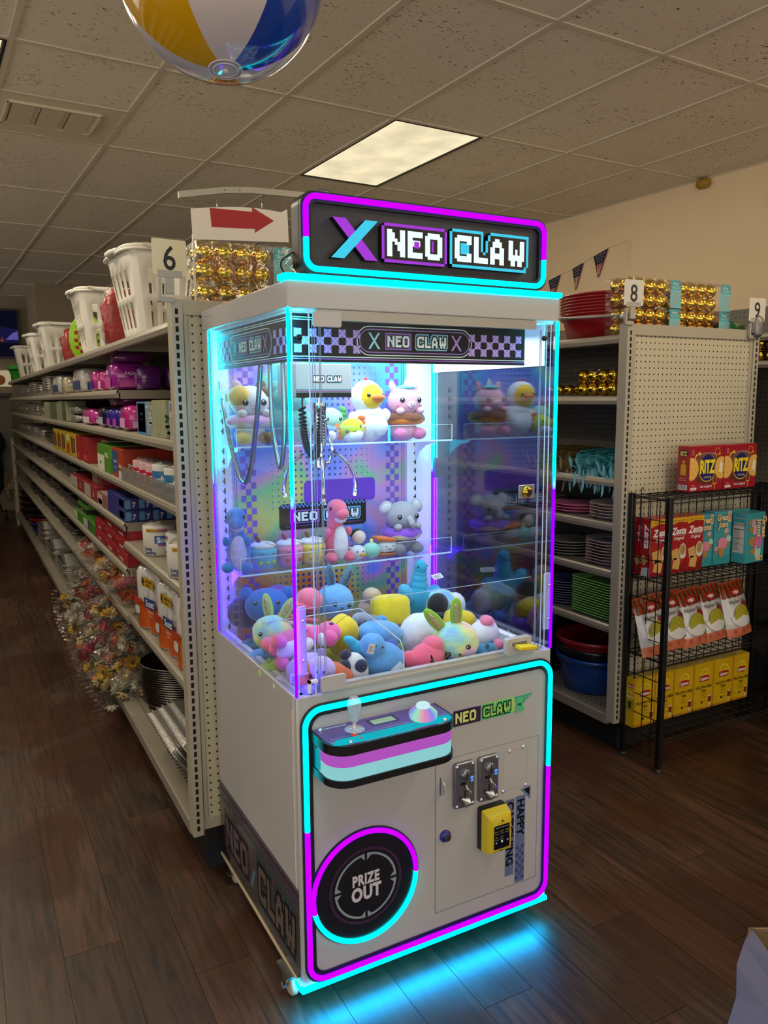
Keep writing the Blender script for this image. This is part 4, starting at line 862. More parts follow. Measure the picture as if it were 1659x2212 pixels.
tinsel(.70, 3.74, 'red tinsel packet in clear wrap between the two nearest baskets'); tinsel(.72, 5.55, 'red tinsel packet in clear wrap beside the lime colander', .9)
t = thing('colander', 'lime green perforated plastic colander standing on edge on the top shelf', 'colander', (.72, 5.08, 1.772), 0, rot=(.1, 0, .15))
b = MB(mat('#8bbf12', .3)); n = 0; vs, fs = [], []
for i in range(10):
    for j in range(13):
        x, z = -.1+.2*i/9, .0+.26*j/12; w_ = math.sqrt(max(0, 1-((z-.13)/.14)**2)); vs.append((x*max(w_, .15), -.03*math.cos(x*12)*w_, z))
for i in range(9):
    for j in range(12):
        if (i+j) % 2 == 0 and 1 < j < 10 and 0 < i < 8: continue
        fs.append((i*13+j, (i+1)*13+j, (i+1)*13+j+1, i*13+j+1))
o = part('bowl', b.add(vs, fs), t); o.modifiers.new('w', 'SOLIDIFY').thickness = .003; part('rim', MB(mat('#8bbf12', .3)).tube([(.1*math.cos(a)*1.0, -.004, .13+.14*math.sin(a)) for a in [2*math.pi*k/28 for k in range(28)]], .005, 6, True), t, smooth=True)
t = thing('storage_tub', 'bright green plastic tubs nested at the far end of the top shelf', 'tub', (.70, 10.0, 1.772)); b = MB(mat('#2f9a2a', .35))
b.lathe([(.10, 0), (.14, .12), (.15, .125), (.145, .13), (.095, .005)], 20); part('tub_body', b, t, smooth=True); part('tub_rim', MB(mat('#2f9a2a', .35)).lathe([(.15, .128), (.155, .14), (.15, .145), (.15, .16), (.155, .165), (.145, .17)], 20), t, smooth=True)
# ---- soft packs
def pack(x, y, z, d, w, h, c, label, c2=None, txt=None, rz=0, group=None, cat='pack', tilt=0, band=None, name='soft_pack'):
    """plastic wrapped soft pack: d along x, w along y"""
    t = thing(name, label, cat, (x, y, z), 0, group, rot=(0, tilt, rz))
    b = MB(bagmat(c)).ell((0, 0, h/2), (d/2, w/2, h/2), nu=20, nv=12, noise_amp=.05, nfreq=5, sq=.42); part('wrap', b, t, smooth=True)
    s = MB(bagmat(c)); s.box(-d*.40, d*.40, -w*.5-.004, -w*.49, h*.40, h*.43); part('seam', s, t)
    if band or txt:
        q = MB(mat(band or '#e6dfe6', .3)); F = T(0, -w*.492, 0) @ FRONT; L_ = T(-d*.492, 0, 0) @ LEFT
        if band: q.at(L_).rect(-w*.32, w*.32, h*.12, h*.5, .002); q.at(F).rect(-d*.3, d*.3, h*.12, h*.45, .002)
        if txt: q.m = mat('#f0ecf0', .4); q.at(L_).text(txt, h*.2, 0, h*.58, .004, bold=.02); q.at(F).text(txt, h*.16, 0, h*.55, .004, bold=.01)
        part('print', q, t)
    return t
PUR, PNK, VIO, NVY = '#5b1a6e', '#b5277f', '#35249a', '#1b1a4d'
pack(.745, 3.53, 1.577, .10, .14, .105, PUR, 'dark purple pads pack at the near end of the second shelf', group='purple and pink pads packs')
pack(.86, 3.53, 1.577, .10, .14, .105, '#4d1660', 'dark purple pads pack partly behind the slotted upright', group='purple and pink pads packs')
pack(.70, 3.78, 1.577, .16, .22, .125, '#8f1f86', 'large pink and purple pads pack with printed panel on the second shelf', txt='PADS', band='#c04fa0', group='purple and pink pads packs')
pack(.72, 3.80, 1.70, .15, .20, .05, '#6e1b6e', 'flat purple pads pack lying on top of the large pads pack', group='purple and pink pads packs')
pack(.69, 4.06, 1.577, .13, .12, .10, PNK, 'pink pads pack left of the large purple pack on the second shelf', band='#e2b8d4', group='purple and pink pads packs')
pack(.69, 4.33, 1.577, .13, .22, .11, '#b32a86', 'pink pads pack with white flower print next to the white napkins', band='#2a2a86', group='purple and pink pads packs')
pack(.70, 4.85, 1.577, .16, .42, .14, '#bdbab4', 'large clear wrapped stack of white napkins on the second shelf', band='#28406e', group='white napkin packs')
pack(.67, 5.42, 1.577, .12, .22, .11, '#b5aa90', 'small cream wrapped napkin pack between two white packs', group='white napkin packs')
pack(.69, 5.90, 1.577, .15, .42, .13, '#b9b8b6', 'white napkin pack with dark blue swoosh label', band='#1f3a66', txt='110', group='white napkin packs')
# third shelf
pack(.67, 3.42, 1.407, .12, .17, .105, PNK, 'pink pads pack beside the blue and white boxes on the third shelf', band='#d9a0c8', group='purple and pink pads packs')
pack(.67, 3.64, 1.407, .11, .13, .09, VIO, 'violet pads pack, nearer of two on the third shelf', band='#c03fa0', group='purple and pink pads packs')
pack(.67, 3.80, 1.407, .11, .13, .09, VIO, 'violet pads pack, farther of two on the third shelf', band='#c03fa0', group='purple and pink pads packs')
pack(.67, 4.02, 1.407, .11, .20, .095, NVY, 'navy pads pack with white stripe on the third shelf', band='#b8b4d0', group='purple and pink pads packs')
pack(.67, 4.47, 1.407, .12, .36, .085, '#c23a94', 'wide pink pads pack with white petals print', band='#e8c8e0', group='purple and pink pads packs')
pack(.76, 4.10, 1.50, .14, .34, .065, '#8a1f6e', 'magenta pads pack lying across the packs of the third shelf', group='purple and pink pads packs')
for k, (z, l) in enumerate(((1.407, 'lower'), (1.455, 'upper'))): pack(.66, 5.05, z, .10, .34, .045, '#8c8880', f'{l} clear packet of grey wipes in a pile of two on the third shelf', group='clear wipes packets')
def carton(x, y, z, d, w, h, c, label, group=None, rz=0, cat='box', name='carton', left=None, front=None, top=None):
    """carton with its front at -X; left/front/top = functions drawing on the -X, -Y, +Z face (u,v from lower left)"""
    t = thing(name, label, cat, (x, y, z), rz, group); part('carton_body', MB(mat(c, .4, coat=.2)).box(0, d, 0, w, 0, h), t, bevel=.0012)
    for fn, M, a, b_ in ((left, T(-.0004, w, 0) @ LEFT, w, h), (front, T(0, -.0004, 0) @ FRONT, d, h), (top, T(0, 0, h+.0004), d, w)):
        if fn: q = MB(None, M); fn(q, a, b_); part('print', q, t)
    return t
def pr_text(*lines):
    """lines = (string, rel size, rel u, rel v, colour[, rotation])"""
    def f(q, a, b):
        for L_ in lines:
            q.m = mat(L_[4], .4); R = T(L_[2]*a, L_[3]*b, .0004)
            if len(L_) > 5: R = R @ Matrix.Rotation(L_[5], 4, 'Z')
            q.text(L_[0], L_[1]*b, 0, 0, 0, R, bold=.02)
    return f
def pr_rects(rects, then=None):
    def f(q, a, b):
        for u0, u1, v0, v1, c in rects: q.m = mat(c, .4); q.rect(u0*a, u1*a, v0*b, v1*b)
        if then: then(q, a, b)
    return f
def dots(c, n, s, box=(0, 1, 0, 1), then=None):
    def f(q, a, b):
        q.m = mat(c, .5); r = random.Random(n)
        for k in range(n): u, v = box[0]+(box[1]-box[0])*r.random(), box[2]+(box[3]-box[2])*r.random(); q.disc(u*a, v*b, s*b*r.uniform(.6, 1.2), 0, 6)
        if then: then(q, a, b)
    return f
carton(.60, 2.42, 1.407, .12, .13, .12, '#b9b6b0', 'white and blue bottle carton at the near end of the third shelf', left=pr_rects([(.1, .9, .75, .95, '#3a5f9a'), (.15, .4, .1, .6, '#7f9ac0')], pr_text(('OPEN HERE', .06, .5, .66, '#444444'), ('FACTS', .08, .65, .45, '#333333'))), front=pr_rects([(.1, .9, .7, .95, '#3a5f9a')]))
def tissue_print(q, a, b):
    q.m = mat('#98a184', .5); q.ring(.5*a, .52*b, .24*b, .255*b, .0002, n=28); q.text('Soft', .13*b, .22*a, .82*b, 0); q.m = mat('#5c6b48', .5); q.text('120 TISSUES', .06*b, .5*a, .06*b, 0)
carton(.60, 2.60, 1.407, .12, .20, .125, '#9a9f80', 'sage green tissue box with embossed circle on the third shelf', left=tissue_print, front=dots('#3f5a2c', 50, .05), group='green tissue boxes')
carton(.60, 2.90, 1.407, .10, .16, .12, '#a9b6c0', 'blue bordered white care carton between tissue box and pink pack', left=pr_rects([(0, 1, 0, 1, '#4d83b0'), (.1, .9, .08, .95, '#c9c9c4')], pr_text(('HELLO', .10, .5, .6, '#4d6f90'), ('freshness', .06, .5, .45, '#555555'), ('No.1', .07, .5, .2, '#333333'))), front=dots('#e0e0dc', 40, .05))
carton(.60, 5.25, 1.407, .12, .42, .125, '#8b8f76', 'green tissue box, nearer of the far pair on the third shelf', left=pr_rects([(.55, 1, 0, 1, '#55623e')], dots('#23351a', 70, .04, (.55, 1, 0, 1))), group='green tissue boxes')
carton(.60, 5.75, 1.407, .12, .85, .12, '#8b8f76', 'green tissue box, farther of the far pair on the third shelf', left=pr_rects([(.5, 1, 0, 1, '#55623e')], dots('#23351a', 70, .04, (.5, 1, 0, 1), tissue_print)), group='green tissue boxes')
# fourth shelf
def roll(x, y, z, r, h, c, label, group, band=None, txt=None, tc='#1d4f9a'):
    t = thing('wrapped_roll', label, 'roll', (x, y, z), 0, group); part('paper', MB(mat(c, .5, bump=.2, bscale=40)).lathe([(0, 0), (r*.96, 0), (r, .004), (r, h-.004), (r*.92, h), (r*.3, h-.006), (0, h-.006)], 24), t, smooth=True)
    part('wrap_tuft', MB(CELLO).ell((0, 0, h), (r*.9, r*.9, .016), nu=12, nv=6, noise_amp=.4, nfreq=5), t, smooth=True)
    q = MB(mat(band or tc, .35)); n = 10; 
    def curve(u, v, w=.0008): a = math.pi+u/r; return ((r+w)*math.cos(a), -(r+w)*math.sin(a)*-1, v)
    def cyl(mb, pts, fs, w=.0006): mb.add([curve(p[0], p[1], w+p[2]) for p in pts], fs)
    def crect(u0, u1, v0, v1, w=.0006):
        m_ = 6; P = []
        for k in range(m_+1): P += [(u0+(u1-u0)*k/m_, v0, 0), (u0+(u1-u0)*k/m_, v1, 0)]
        cyl(q, P, [(2*k, 2*k+1, 2*k+3, 2*k+2)[::-1] for k in range(m_)], w)
    def ctext(s_, size, u, v, c_, w=.0014, bold=.03, shear=0):
        q.m = mat(c_, .4); vs_, fs_ = text_geo(s_, bold, 1.0, shear, 0); x0, x1 = min(p[0] for p in vs_), max(p[0] for p in vs_)
        cyl(q, [(u+(p[0]-(x0+x1)/2)*size, v+p[1]*size, 0) for p in vs_], fs_, w)
    if txt: txt(q, crect, ctext, r, h)
    elif band: crect(-r*.8, r*.8, h*.25, h*.75)
    if q.v: part('print', q, t)
    return t
def bounty(q, rc, tx, r, h): q.m = mat('#2f6f9a', .4); rc(-r*.85, r*.85, h*.2, h*.78); tx('soft', h*.3, 0, h*.40, '#e4ecf0')
for k, y in enumerate((2.50, 2.66, 2.84)): roll(.655, y, 1.202, .055, .105, '#b9bcb8', f'white bathroom roll with blue label, {ORD[k]} from the near end of the fourth shelf', 'blue labelled rolls on the fourth shelf', txt=bounty).rotation_euler.z = .75
def pinkr(q, rc, tx, r, h): q.m = mat('#b3223f', .4); rc(-r*.7, r*.7, h*.2, h*.7); tx('5', h*.4, 0, h*.28, '#eec0c8')
for k, y in enumerate((2.98, 3.10, 3.22)): roll(.655, y, 1.202, .05, .095, '#b58f92', f'white roll with red and pink label, {ORD[k]} after the blue labelled rolls', 'red labelled rolls on the fourth shelf', txt=pinkr).rotation_euler.z = .75
pack(.74, 3.12, 1.202, .12, .36, .09, '#0e3f2a', 'dark green wrapped pack behind the red labelled rolls', cat='pack')
RED, LIME, YEL, BLU = '#9a1a1c', '#4f8a1c', '#b39a12', '#232a72'
hefty = pr_rects([(.0, .55, .15, .9, '#2f4f86'), (.6, 1, .0, .25, '#c9c9c4')], pr_text(('Foam Plates', .13, .3, .5, '#e6e6e6'), ('Trash Bags', .10, .3, .3, '#d0d0d0'), ('Hefty', .2, .78, .35, '#e8e0e0')))
carton(.60, 3.42, 1.202, .2, .24, .125, '#a8361e', 'red and blue trash bag carton at the far end of the divider strip', left=hefty, front=pr_text(('Hefty', .3, .2, .2, '#e8e0e0', 1.57)))
carton(.60, 3.72, 1.202, .2, .36, .125, LIME, 'bright green trash bag carton beside the red and blue carton', left=pr_rects([(.0, .55, .0, .6, '#d0d4c4')], pr_text(('SMALL', .25, .75, .55, '#eef2e4'), ('BAGS', .16, .25, .25, '#3c5c1c'))), front=pr_rects([(0, 1, .55, 1, '#6fa83a')]))
carton(.66, 4.10, 1.202, .16, .24, .13, '#a8a49c', 'white carton with a black pictogram behind the green carton', front=pr_text(('12', .4, .5, .3, '#222222')), left=pr_text(('MAT', .2, .5, .5, '#222222')))
for k, (y, w_) in enumerate(((4.42, .17), (4.70, .16))): carton(.60, y, 1.202, .15, w_, .135, RED, f'plain red carton, {ORD[k]} after the white pictogram carton', left=pr_rects([(.1, .9, .1, .3, '#c0403a')]), group='red cartons on the fourth shelf')
for k in range(5): carton(.60, 4.90+k*.24, 1.202, .14, .20, .14, YEL if k else '#c2a51a', f'yellow bag carton, {ORD[k]} after the red cartons on the fourth shelf', left=pr_rects([(.08, .5, .15, .85, '#6a2d18'), (.62, .9, .2, .8, '#2a2412')] if k != 1 else [(.2, .8, .1, .5, '#b02a1c'), (.25, .75, .62, .9, '#e0d8a0')]), front=pr_rects([(.2, .8, .2, .8, '#8a6a10')]), group='yellow cartons on the fourth shelf')
for k in range(7):
    y = 2.50+k*.165; carton(.80, y, 1.202, .14, .155, .15 if k < 2 else .11, ('#8a1a20', '#8a1a20', '#1f3f7a', '#a33a1c', '#1f4f7a', '#a33a1c', '#24487a')[k], f'{"tall red" if k < 2 else "blue or orange"} plate pack in the fourth shelf back row, {ORD[k]} from near end', left=pr_text(('Hefty', .26, .5, .3, '#d8d0d0', 1.57)), group='back row packs on the fourth shelf')
dv = part('shelf_divider', MB(glass((.8, .79, .76), .1, 1.2, haze=.15)).box(.592, .595, 2.43, 3.42, 1.197, 1.262)); tag(dv, 'clear plastic divider strip along the front of the fourth shelf', 'divider')
# fifth shelf: foil and wrap cartons, long side into the shelf
def seven(q, a, b):
    q.m = mat('#3f7fb0', .4); q.rect(.06*a, .42*a, .1*b, .9*b); q.m = mat('#b9c4d8', .4); q.text('7', .62*b, .7*a, .22*b, 0, bold=.03)
    for k in range(4): q.text('GALLON BAGS', .09*b, .24*a, (.2+.17*k)*b, .0004)
for r in range(2):
    for k in range(5):
        y = 2.62+.0; carton(.60+k*.058, 3.425, 1.017+r*.052, .056, .42, .050, BLU, f'dark blue zip bag carton, {"upper" if r else "lower"} row, {ORD[k]} from the aisle', front=seven, left=pr_rects([(.02, .98, .1, .9, '#2b2f7c'), (.7, .95, .2, .8, '#454a9a')]), top=pr_rects([(.1, .9, .3, .7, '#33378a')]), group='dark blue cartons with sevens') if (r, k) != (1, 4) else None
carton(.60, 3.86, 1.017, .2, .30, .065, '#8f5a60', 'pink and white freezer bag carton beside the blue cartons', left=pr_rects([(.0, .5, .0, .9, '#b7a8a4'), (.05, .45, .1, .5, '#6a4a60')]), top=pr_rects([(.05, .95, .1, .9, '#b0a6a2')]), group='white and red bag cartons')
tw = pr_rects([(.0, .55, .05, .95, '#ab9f9a')], pr_text(('12', .55, .8, .3, '#e6d8d8')))
carton(.60, 4.20, 1.017, .22, .42, .075, '#8f1c24', 'white and red carton marked twelve on the fifth shelf', left=tw, front=pr_text(('12', .5, .3, .3, '#e6d8d8', 1.57)), group='white and red bag cartons')
carton(.60, 4.68, 1.017, .22, .52, .072, '#8f1c24', 'white and red carton, farther one on the fifth shelf', left=tw, group='white and red bag cartons')
carton(.64, 4.24, 1.092, .2, .34, .06, '#8f1c24', 'white and red carton marked twelve lying on the lower one', left=tw, front=pr_text(('12', .6, .5, .3, '#e6d8d8')), group='white and red bag cartons')
# sixth shelf
waxp = pr_rects([(.03, .97, .55, .9, '#a8232b')], pr_text(('WAX PAPER', .34, .5, .18, '#e2d0d0'), ('75 SQ FT', .14, .25, .65, '#e2d0d0')))
for k in range(3):
    for r in range(3 - (k == 2)): carton(.60+.002*r, 3.42+k*.30, .822+r*.056, .25, .285, .054, '#8d1720', f'red wax paper carton in {("near", "middle", "far")[k]} pile, {("bottom", "second", "third")[r]} from the shelf', left=waxp, front=pr_rects([(.05, .95, .1, .9, '#a8232b')]), group='red wax paper cartons')
carton(.86, 3.42, .822, .05, .3, .09, '#b3b1ab', 'white alcohol wipes carton beside the wax paper', front=pr_text(('Alcohol Free', .14, .5, .2, '#333333')))
carton(.60, 4.34, .822, .24, .40, .06, '#3f7a22', 'green zip bag carton lying low beside the wax paper', left=pr_rects([(.0, .4, .1, .9, '#b8c0a0'), (.45, .6, .1, .9, '#4a3a8a')]), group='green zip bag cartons')
carton(.60, 4.78, .822, .24, .36, .06, '#437a26', 'green zip bag carton under the two ZIPPER cartons', left=pr_rects([(.0, .4, .1, .9, '#b8c0a0')]), group='green zip bag cartons')
for r in range(2): carton(.62, 4.76, .884+r*.055, .2, .34, .053, '#57962a', f'green and black carton marked ZIPPER, {("lower", "upper")[r]} of two', left=pr_rects([(0, 1, 0, .45, '#141a10')], pr_text(('ZIPPER', .35, .5, .08, '#c8d0b8'))), front=pr_rects([(0, 1, 0, .45, '#141a10')], pr_text(('ZIPPER', .35, .5, .08, '#c8d0b8'))), group='green zip bag cartons')
# toilet rolls
def scott(q, rc, tx, r, h):
    q.m = mat('#c2922a', .4); rc(-r*.75, r*.0, h*.80, h*.91); q.m = mat('#a8527a', .4); rc(r*.0, r*.55, h*.80, h*.91); tx('1000 sheets', h*.07, -r*.35, h*.83, '#5a3a10', .0016, .0)
    q.m = mat('#2a5f9e', .4); rc(-r*.2, r*1.05, h*.42, h*.68); q.m = mat('#7d4a86', .4); rc(r*.0, r*1.0, h*.34, h*.42); tx('Scott', h*.24, r*.40, h*.46, '#eef0f2'); tx('1000', h*.09, r*.55, h*.345, '#e8e0ec')
    tx('Long', h*.15, -r*.62, h*.20, '#2a5080'); tx('Lasting', h*.15, -r*.5, h*.07, '#2a5080')
for k, (x, y) in enumerate(((.665, 3.06), (.70, 2.83), (.655, 2.62))): roll(x, y, .942, .066, .115, '#c4c2bb', ('wrapped toilet roll with large blue brand lettering, farthest of three', 'wrapped toilet roll turned away, middle one of three', 'wrapped toilet roll with Long Lasting lettering, nearest of three')[k], 'toilet rolls on the near shelf', txt=scott).rotation_euler.z = (1.2, -.3, 1.25)[k]
# paper towel packs
def towels(x, y, rz, label):
    t = thing('paper_towel_pack', label, 'paper towels', (x, y, .627), rz, 'orange and white paper towel packs'); h = .25
    b = MB(mat('#d0cfcb', .3, coat=.4, bump=.08, bscale=20)); o_ = MB(mat('#cf5a0c', .3, coat=.4))
    for i in (-1, 1):
        for j in (-1, 1): b.at(T(i*.056, j*.056)).lathe([(0, 0), (.052, 0), (.056, .006), (.056, h-.02), (.045, h), (.018, h-.004), (0, h-.02)], 18); o_.at(T(i*.056, j*.056)).lathe([(.0566, .006), (.0566, h*.46 + 0)], 18)
    part('rolls', b, t, smooth=True, kind='stuff'); part('orange_panel', o_, t, smooth=True, kind='stuff')
    w = MB(glass((.98, .98, .98), .06, .6, .3, 14)).ell((0, 0, h*.53), (.121, .121, h*.52), nu=20, nv=12, noise_amp=.02, nfreq=5, sq=.25); part('wrapper', w, t, smooth=True)
    q = MB(None)
    for M in (T(-.1145, 0, 0) @ LEFT, T(0, -.1145, 0) @ FRONT):
        q.M = M; q.m = mat('#c49a10', .4); q.rect(-.02, .09, h*.73, h*.88); q.m = mat('#1d1d3a', .4); q.text('4', .045, -.004, h*.745, .0006, bold=.03).text('REGULAR', .014, .052, h*.81, .0006, bold=.02).text('ROLLS', .014, .048, h*.75, .0006, bold=.02)
        q.m = mat('#22438a', .4); q.rect(.0, .105, h*.40, h*.56, .0004); q.m = mat('#e8ecf0', .4); q.text('Scott', .036, .055, h*.43, .0010, bold=.03); q.m = mat('#f0ddd0', .4); q.text('Comfort', .014, .055, h*.33, .0006, bold=.01).text('Plus', .014, .055, h*.27, .0006)
        q.m = mat('#c23a22', .4); q.flat([(-.10, .09), (-.03, .11), (-.02, .125), (-.10, .13)], .0005); q.m = mat('#e6e2dc', .4); q.flat(rrect(-.09, -.045, .06, .095, .012, 4), .0008)
    part('print', q, t); return t
towels(.71, 3.12, .2, 'paper towel pack with orange base, farthest of three'); towels(.715, 2.80, .1, 'paper towel pack with orange base, middle one'); towels(.72, 2.54, .1, 'paper towel pack half behind the slotted upright')
# ---- foil pans
FOIL = mat('#c4c2be', .33, metal=.85, bump=.5, bscale=180); FOILD = mat('#6a6763', .38, metal=.8, bump=.4, bscale=120); LIDB = mat('#17171a', .25, coat=.5)
def rpan(mb, d, w, h, z0, ribs=True, taper=.82):
    o, i = rrect(-d/2, d/2, -w/2, w/2, min(d, w)*.18, 4), rrect(-d/2*taper, d/2*taper, -w/2*taper, w/2*taper, min(d, w)*.15, 4); n = len(o)
    vs = [(p[0], p[1], z0+h) for p in o]+[(p[0], p[1], z0) for p in i]+[(p[0]*.94, p[1]*.94, z0+h) for p in o]+[(p[0]*.95, p[1]*.95, z0+.004) for p in i]
    fs = [(i_, (i_+1) % n, n+(i_+1) % n, n+i_)[::-1] for i_ in range(n)]+[tuple(range(n, 2*n))[::-1]]+[(i_, (i_+1) % n, 2*n+(i_+1) % n, 2*n+i_) for i_ in range(n)]+[(2*n+i_, 2*n+(i_+1) % n, 3*n+(i_+1) % n, 3*n+i_) for i_ in range(n)]+[tuple(range(3*n, 4*n))]
    mb.add(vs, fs)
def panstack(x, y, z, d, w, h, n, label, group, m=FOIL, step=.008, lid=None, rz=0):
    """pans nested in each other: every pan of the stack is a thing of its own"""
    me = None
    for k in range(n):
        t = thing('foil_pan', label if n == 1 else f'{label}, {ORD[k]} from bottom', 'pan', (x, y, z+k*step), rz, group)
        if me is None: b = MB(m); rpan(b, d, w, h, 0); me = b.mesh('tray'); rm = MB(m).tube([(p[0], p[1], h) for p in rrect(-d/2, d/2, -w/2, w/2, min(d, w)*.18, 4)], .0025, 5, True).mesh('rolled_rim', True)
        part('tray', me, t); part('rolled_rim', rm, t)
        if lid and k == n-1: part('lid', MB(lid).prism(rrect(-d*.48, d*.48, -w*.48, w*.48, min(d, w)*.18, 4), h, h+.012), t, bevel=.004)
for s_, (y, n_) in enumerate(((6.7, 6), (7.35, 3), (7.95, 5), (8.7, 3), (9.4, 4), (10.1, 3))): panstack(.72, y, 1.577, .2, .40, .05, n_, f'deep foil pan, {ORD[s_]} stack beyond the napkins', 'foil pans on the second shelf', step=.018)
for s_, (y, n_) in enumerate(((6.75, 4), (7.2, 3), (7.8, 5), (8.4, 4), (9.1, 5), (9.9, 4))): panstack(.72, y, 1.407, .19, .34, .05, n_, f'foil loaf pan, {ORD[s_]} stack beyond the tissue boxes', 'foil pans on the third shelf', step=.016)
for s_, (y, n_, m_) in enumerate(((6.35, 4, FOILD), (6.9, 3, FOILD), (7.5, 4, FOIL), (8.3, 4, FOIL), (9.2, 4, FOIL), (10.0, 3, FOIL))): panstack(.74, y, 1.202, .22, .42, .045, n_, f'foil tray, {ORD[s_]} stack beyond the yellow cartons', 'foil trays on the fourth shelf', m_, .014)
for s_, (y, n_) in enumerate(((5.45, 3), (6.0, 3), (6.6, 4), (7.3, 3), (8.1, 4), (9.0, 3), (9.9, 3))): panstack(.76, y, 1.017, .26, .44, .05, n_, f'dark tray, {ORD[s_]} stack beyond the white and red cartons', 'trays on the fifth shelf', FOILD, .016, LIDB)
for s_, (y, n_) in enumerate(((5.35, 3), (5.9, 3), (6.5, 4), (7.2, 3), (8.0, 3), (9.0, 3))): panstack(.76, y, .822, .27, .46, .05, n_, f'grey tray, {ORD[s_]} stack beyond the ZIPPER cartons', 'trays on the sixth shelf', FOILD, .018)
for s_, (y, n_) in enumerate(((5.6, 3), (6.2, 3), (6.9, 3), (7.7, 3), (8.7, 3))): panstack(.76, y, .612, .28, .48, .05, n_, f'grey tray, {ORD[s_]} stack above the foil roasters', 'trays on the seventh shelf', FOILD, .018)
for s_, (y, n_) in enumerate(((6.35, 2), (7.15, 2), (7.95, 3))): panstack(.76, y, .167, .30, .50, .11, n_, f'large deep foil roaster, {ORD[s_]} pile past the flower bags', 'foil roasters on the base deck', FOIL, .05)
BROWN = mat('#3b2310', .6, vary=.3, vscale=20)
for s_ in range(5): t = thing('wicker_tray', f'brown basket tray at the far end of the base deck, {ORD[s_]} from the bottom', 'tray', (.775, 10.1, .167+s_*.075), 0, 'brown basket trays'); b = MB(BROWN); rpan(b, .34, .7, .07, 0); part('tray', b, t); part('tray_rim', MB(BROWN).tube([(p[0], p[1], .07) for p in rrect(-.17, .17, -.35, .35, .06, 4)], .008, 5, True), t, smooth=True)
def basin(x, y, z, r, h, c, label, group=None, n=36):
    t = thing('basin', label, 'basin', (x, y, z), 0, group); b = MB(mat(c, .28, coat=.3)); b.lathe([(0, 0), (r*.70, 0), (r*.78, .01), (r*.93, h*.93), (r*.935, h), (r*.91, h), (r*.75, .014), (0, .006)], n); part('bowl', b, t, smooth=True)
    part('rim', MB(mat(c, .28, coat=.3)).lathe([(r*.91, h), (r*.98, h+.004), (r, h-.004), (r*.99, h-.022), (r*.95, h-.016), (r*.935, h-.004)], n), t, smooth=True)
for k, (c, l) in enumerate((('#16386a', 'blue'), ('#7a1420', 'red'), ('#0d0e14', 'black'))): basin(.775, 8.75, .167+k*.045, .195, .13, c, f'{l} plastic basin nested in the far pile on the base deck', 'basins at the far end of the base deck')
# round roasters in front
RIB = mat('#77736f', .22, metal=1.0, bump=.25, bscale=200)
def roundpan():
    b = MB(RIB); n = 120; prof = [(.125, 0), (.155, .10), (.168, .115)]; vs = []; fs = []
    for r, z in prof:
        for k in range(n): q = r*(1+(.02 if k % 2 else 0)*(z < .11)); a = 2*math.pi*k/n; vs.append((q*math.cos(a)*.97, q*math.sin(a)*1.03, z))
    for i in range(2):
        for k in range(n): fs.append((i*n+k, i*n+(k+1) % n, (i+1)*n+(k+1) % n, (i+1)*n+k))
    fs.append(tuple(range(n))[::-1]); b.add(vs, fs); return b.mesh('tray'), MB(RIB).tube([(.168*.97*math.cos(2*math.pi*k/48), .168*1.03*math.sin(2*math.pi*k/48), .115) for k in range(48)], .0042, 6, True).mesh('rolled_rim', True)
a_, r_ = roundpan()
for k in range(17): t = thing('foil_pan', f'round ribbed foil roaster, {ORD[k]} from the bottom of the tall stack', 'pan', (.775, 3.26, .167+k*.0098), .1*k, 'round foil roasters on the base deck'); part('tray', a_, t); part('rolled_rim', r_, t)
t = thing('red_packet', 'dark red packet lying inside the round foil roasters', 'packet', (.80, 3.22, .335)); part('wrap', MB(bagmat('#5e0f14')).ell((0, 0, .03), (.08, .07, .03), noise_amp=.1, sq=.6), t, smooth=True); part('seam', MB(bagmat('#5e0f14')).box(-.085, -.075, -.05, .05, .02, .035), t)
for k in range(6):
    t = thing('foil_pan', f'long foil loaf tray leaning in the nested row, {ORD[k]} from the aisle', 'pan', (.665+k*.020, 2.80, .280+k*.006), 0, 'loaf trays leaning in a row', rot=(0, -2.2, 0)); b = MB(FOILD if k % 2 else FOIL); rpan(b, .20, .44, .05, 0); part('tray', b, t); part('rolled_rim', MB(FOIL).tube([(p[0], p[1], .05) for p in rrect(-.10, .10, -.22, .22, .03, 4)], .0035, 5, True), t, smooth=True)
# ---- flower bags
PETAL = {'orange': ('#b8501c', '#7a2c10'), 'red': ('#a01c28', '#5e1018'), 'yellow': ('#c09a28', '#6a4010'), 'white': ('#b9b2a0', '#8a7a2c'), 'pink': ('#a83a58', '#b98a30'), 'cream': ('#b3a070', '#6a5020')}
def flower_mesh(kind, big):
    c, c2 = PETAL[kind]; b = MB(mat(c, .7)); n = 8 if big else 6; r = .042 if big else .032
    for ring, (rr, tilt, s) in enumerate(((.55, .35, 1.0), (.40, .8, .8))):
        for k in range(n):
            a = 2*math.pi*(k+.5*ring)/n; M = RZ(a) @ T(r*rr, 0, .004+.006*ring) @ RY(-tilt)
            b.add([(-.3*r, -.12*r, 0), (.2*r, -.34*r, .10*r), (.62*r, 0, .18*r), (.2*r, .34*r, .10*r), (-.3*r, .12*r, 0), (.2*r, 0, -.02*r)], [(0, 1, 5), (1, 2, 5), (2, 3, 5), (3, 4, 5), (4, 0, 5), (5, 1, 0), (5, 2, 1), (5, 3, 2), (5, 4, 3), (5, 0, 4)], M)
    b.m = mat(c2, .8); b.ell((0, 0, .008), (r*.28, r*.28, r*.2), nu=8, nv=5); return b.mesh('flower')
FLW = {(k, g): flower_mesh(k, g) for k in PETAL for g in (0, 1)}; LEAFM = mat('#1f3a18', .7)
rf = random.Random(11)
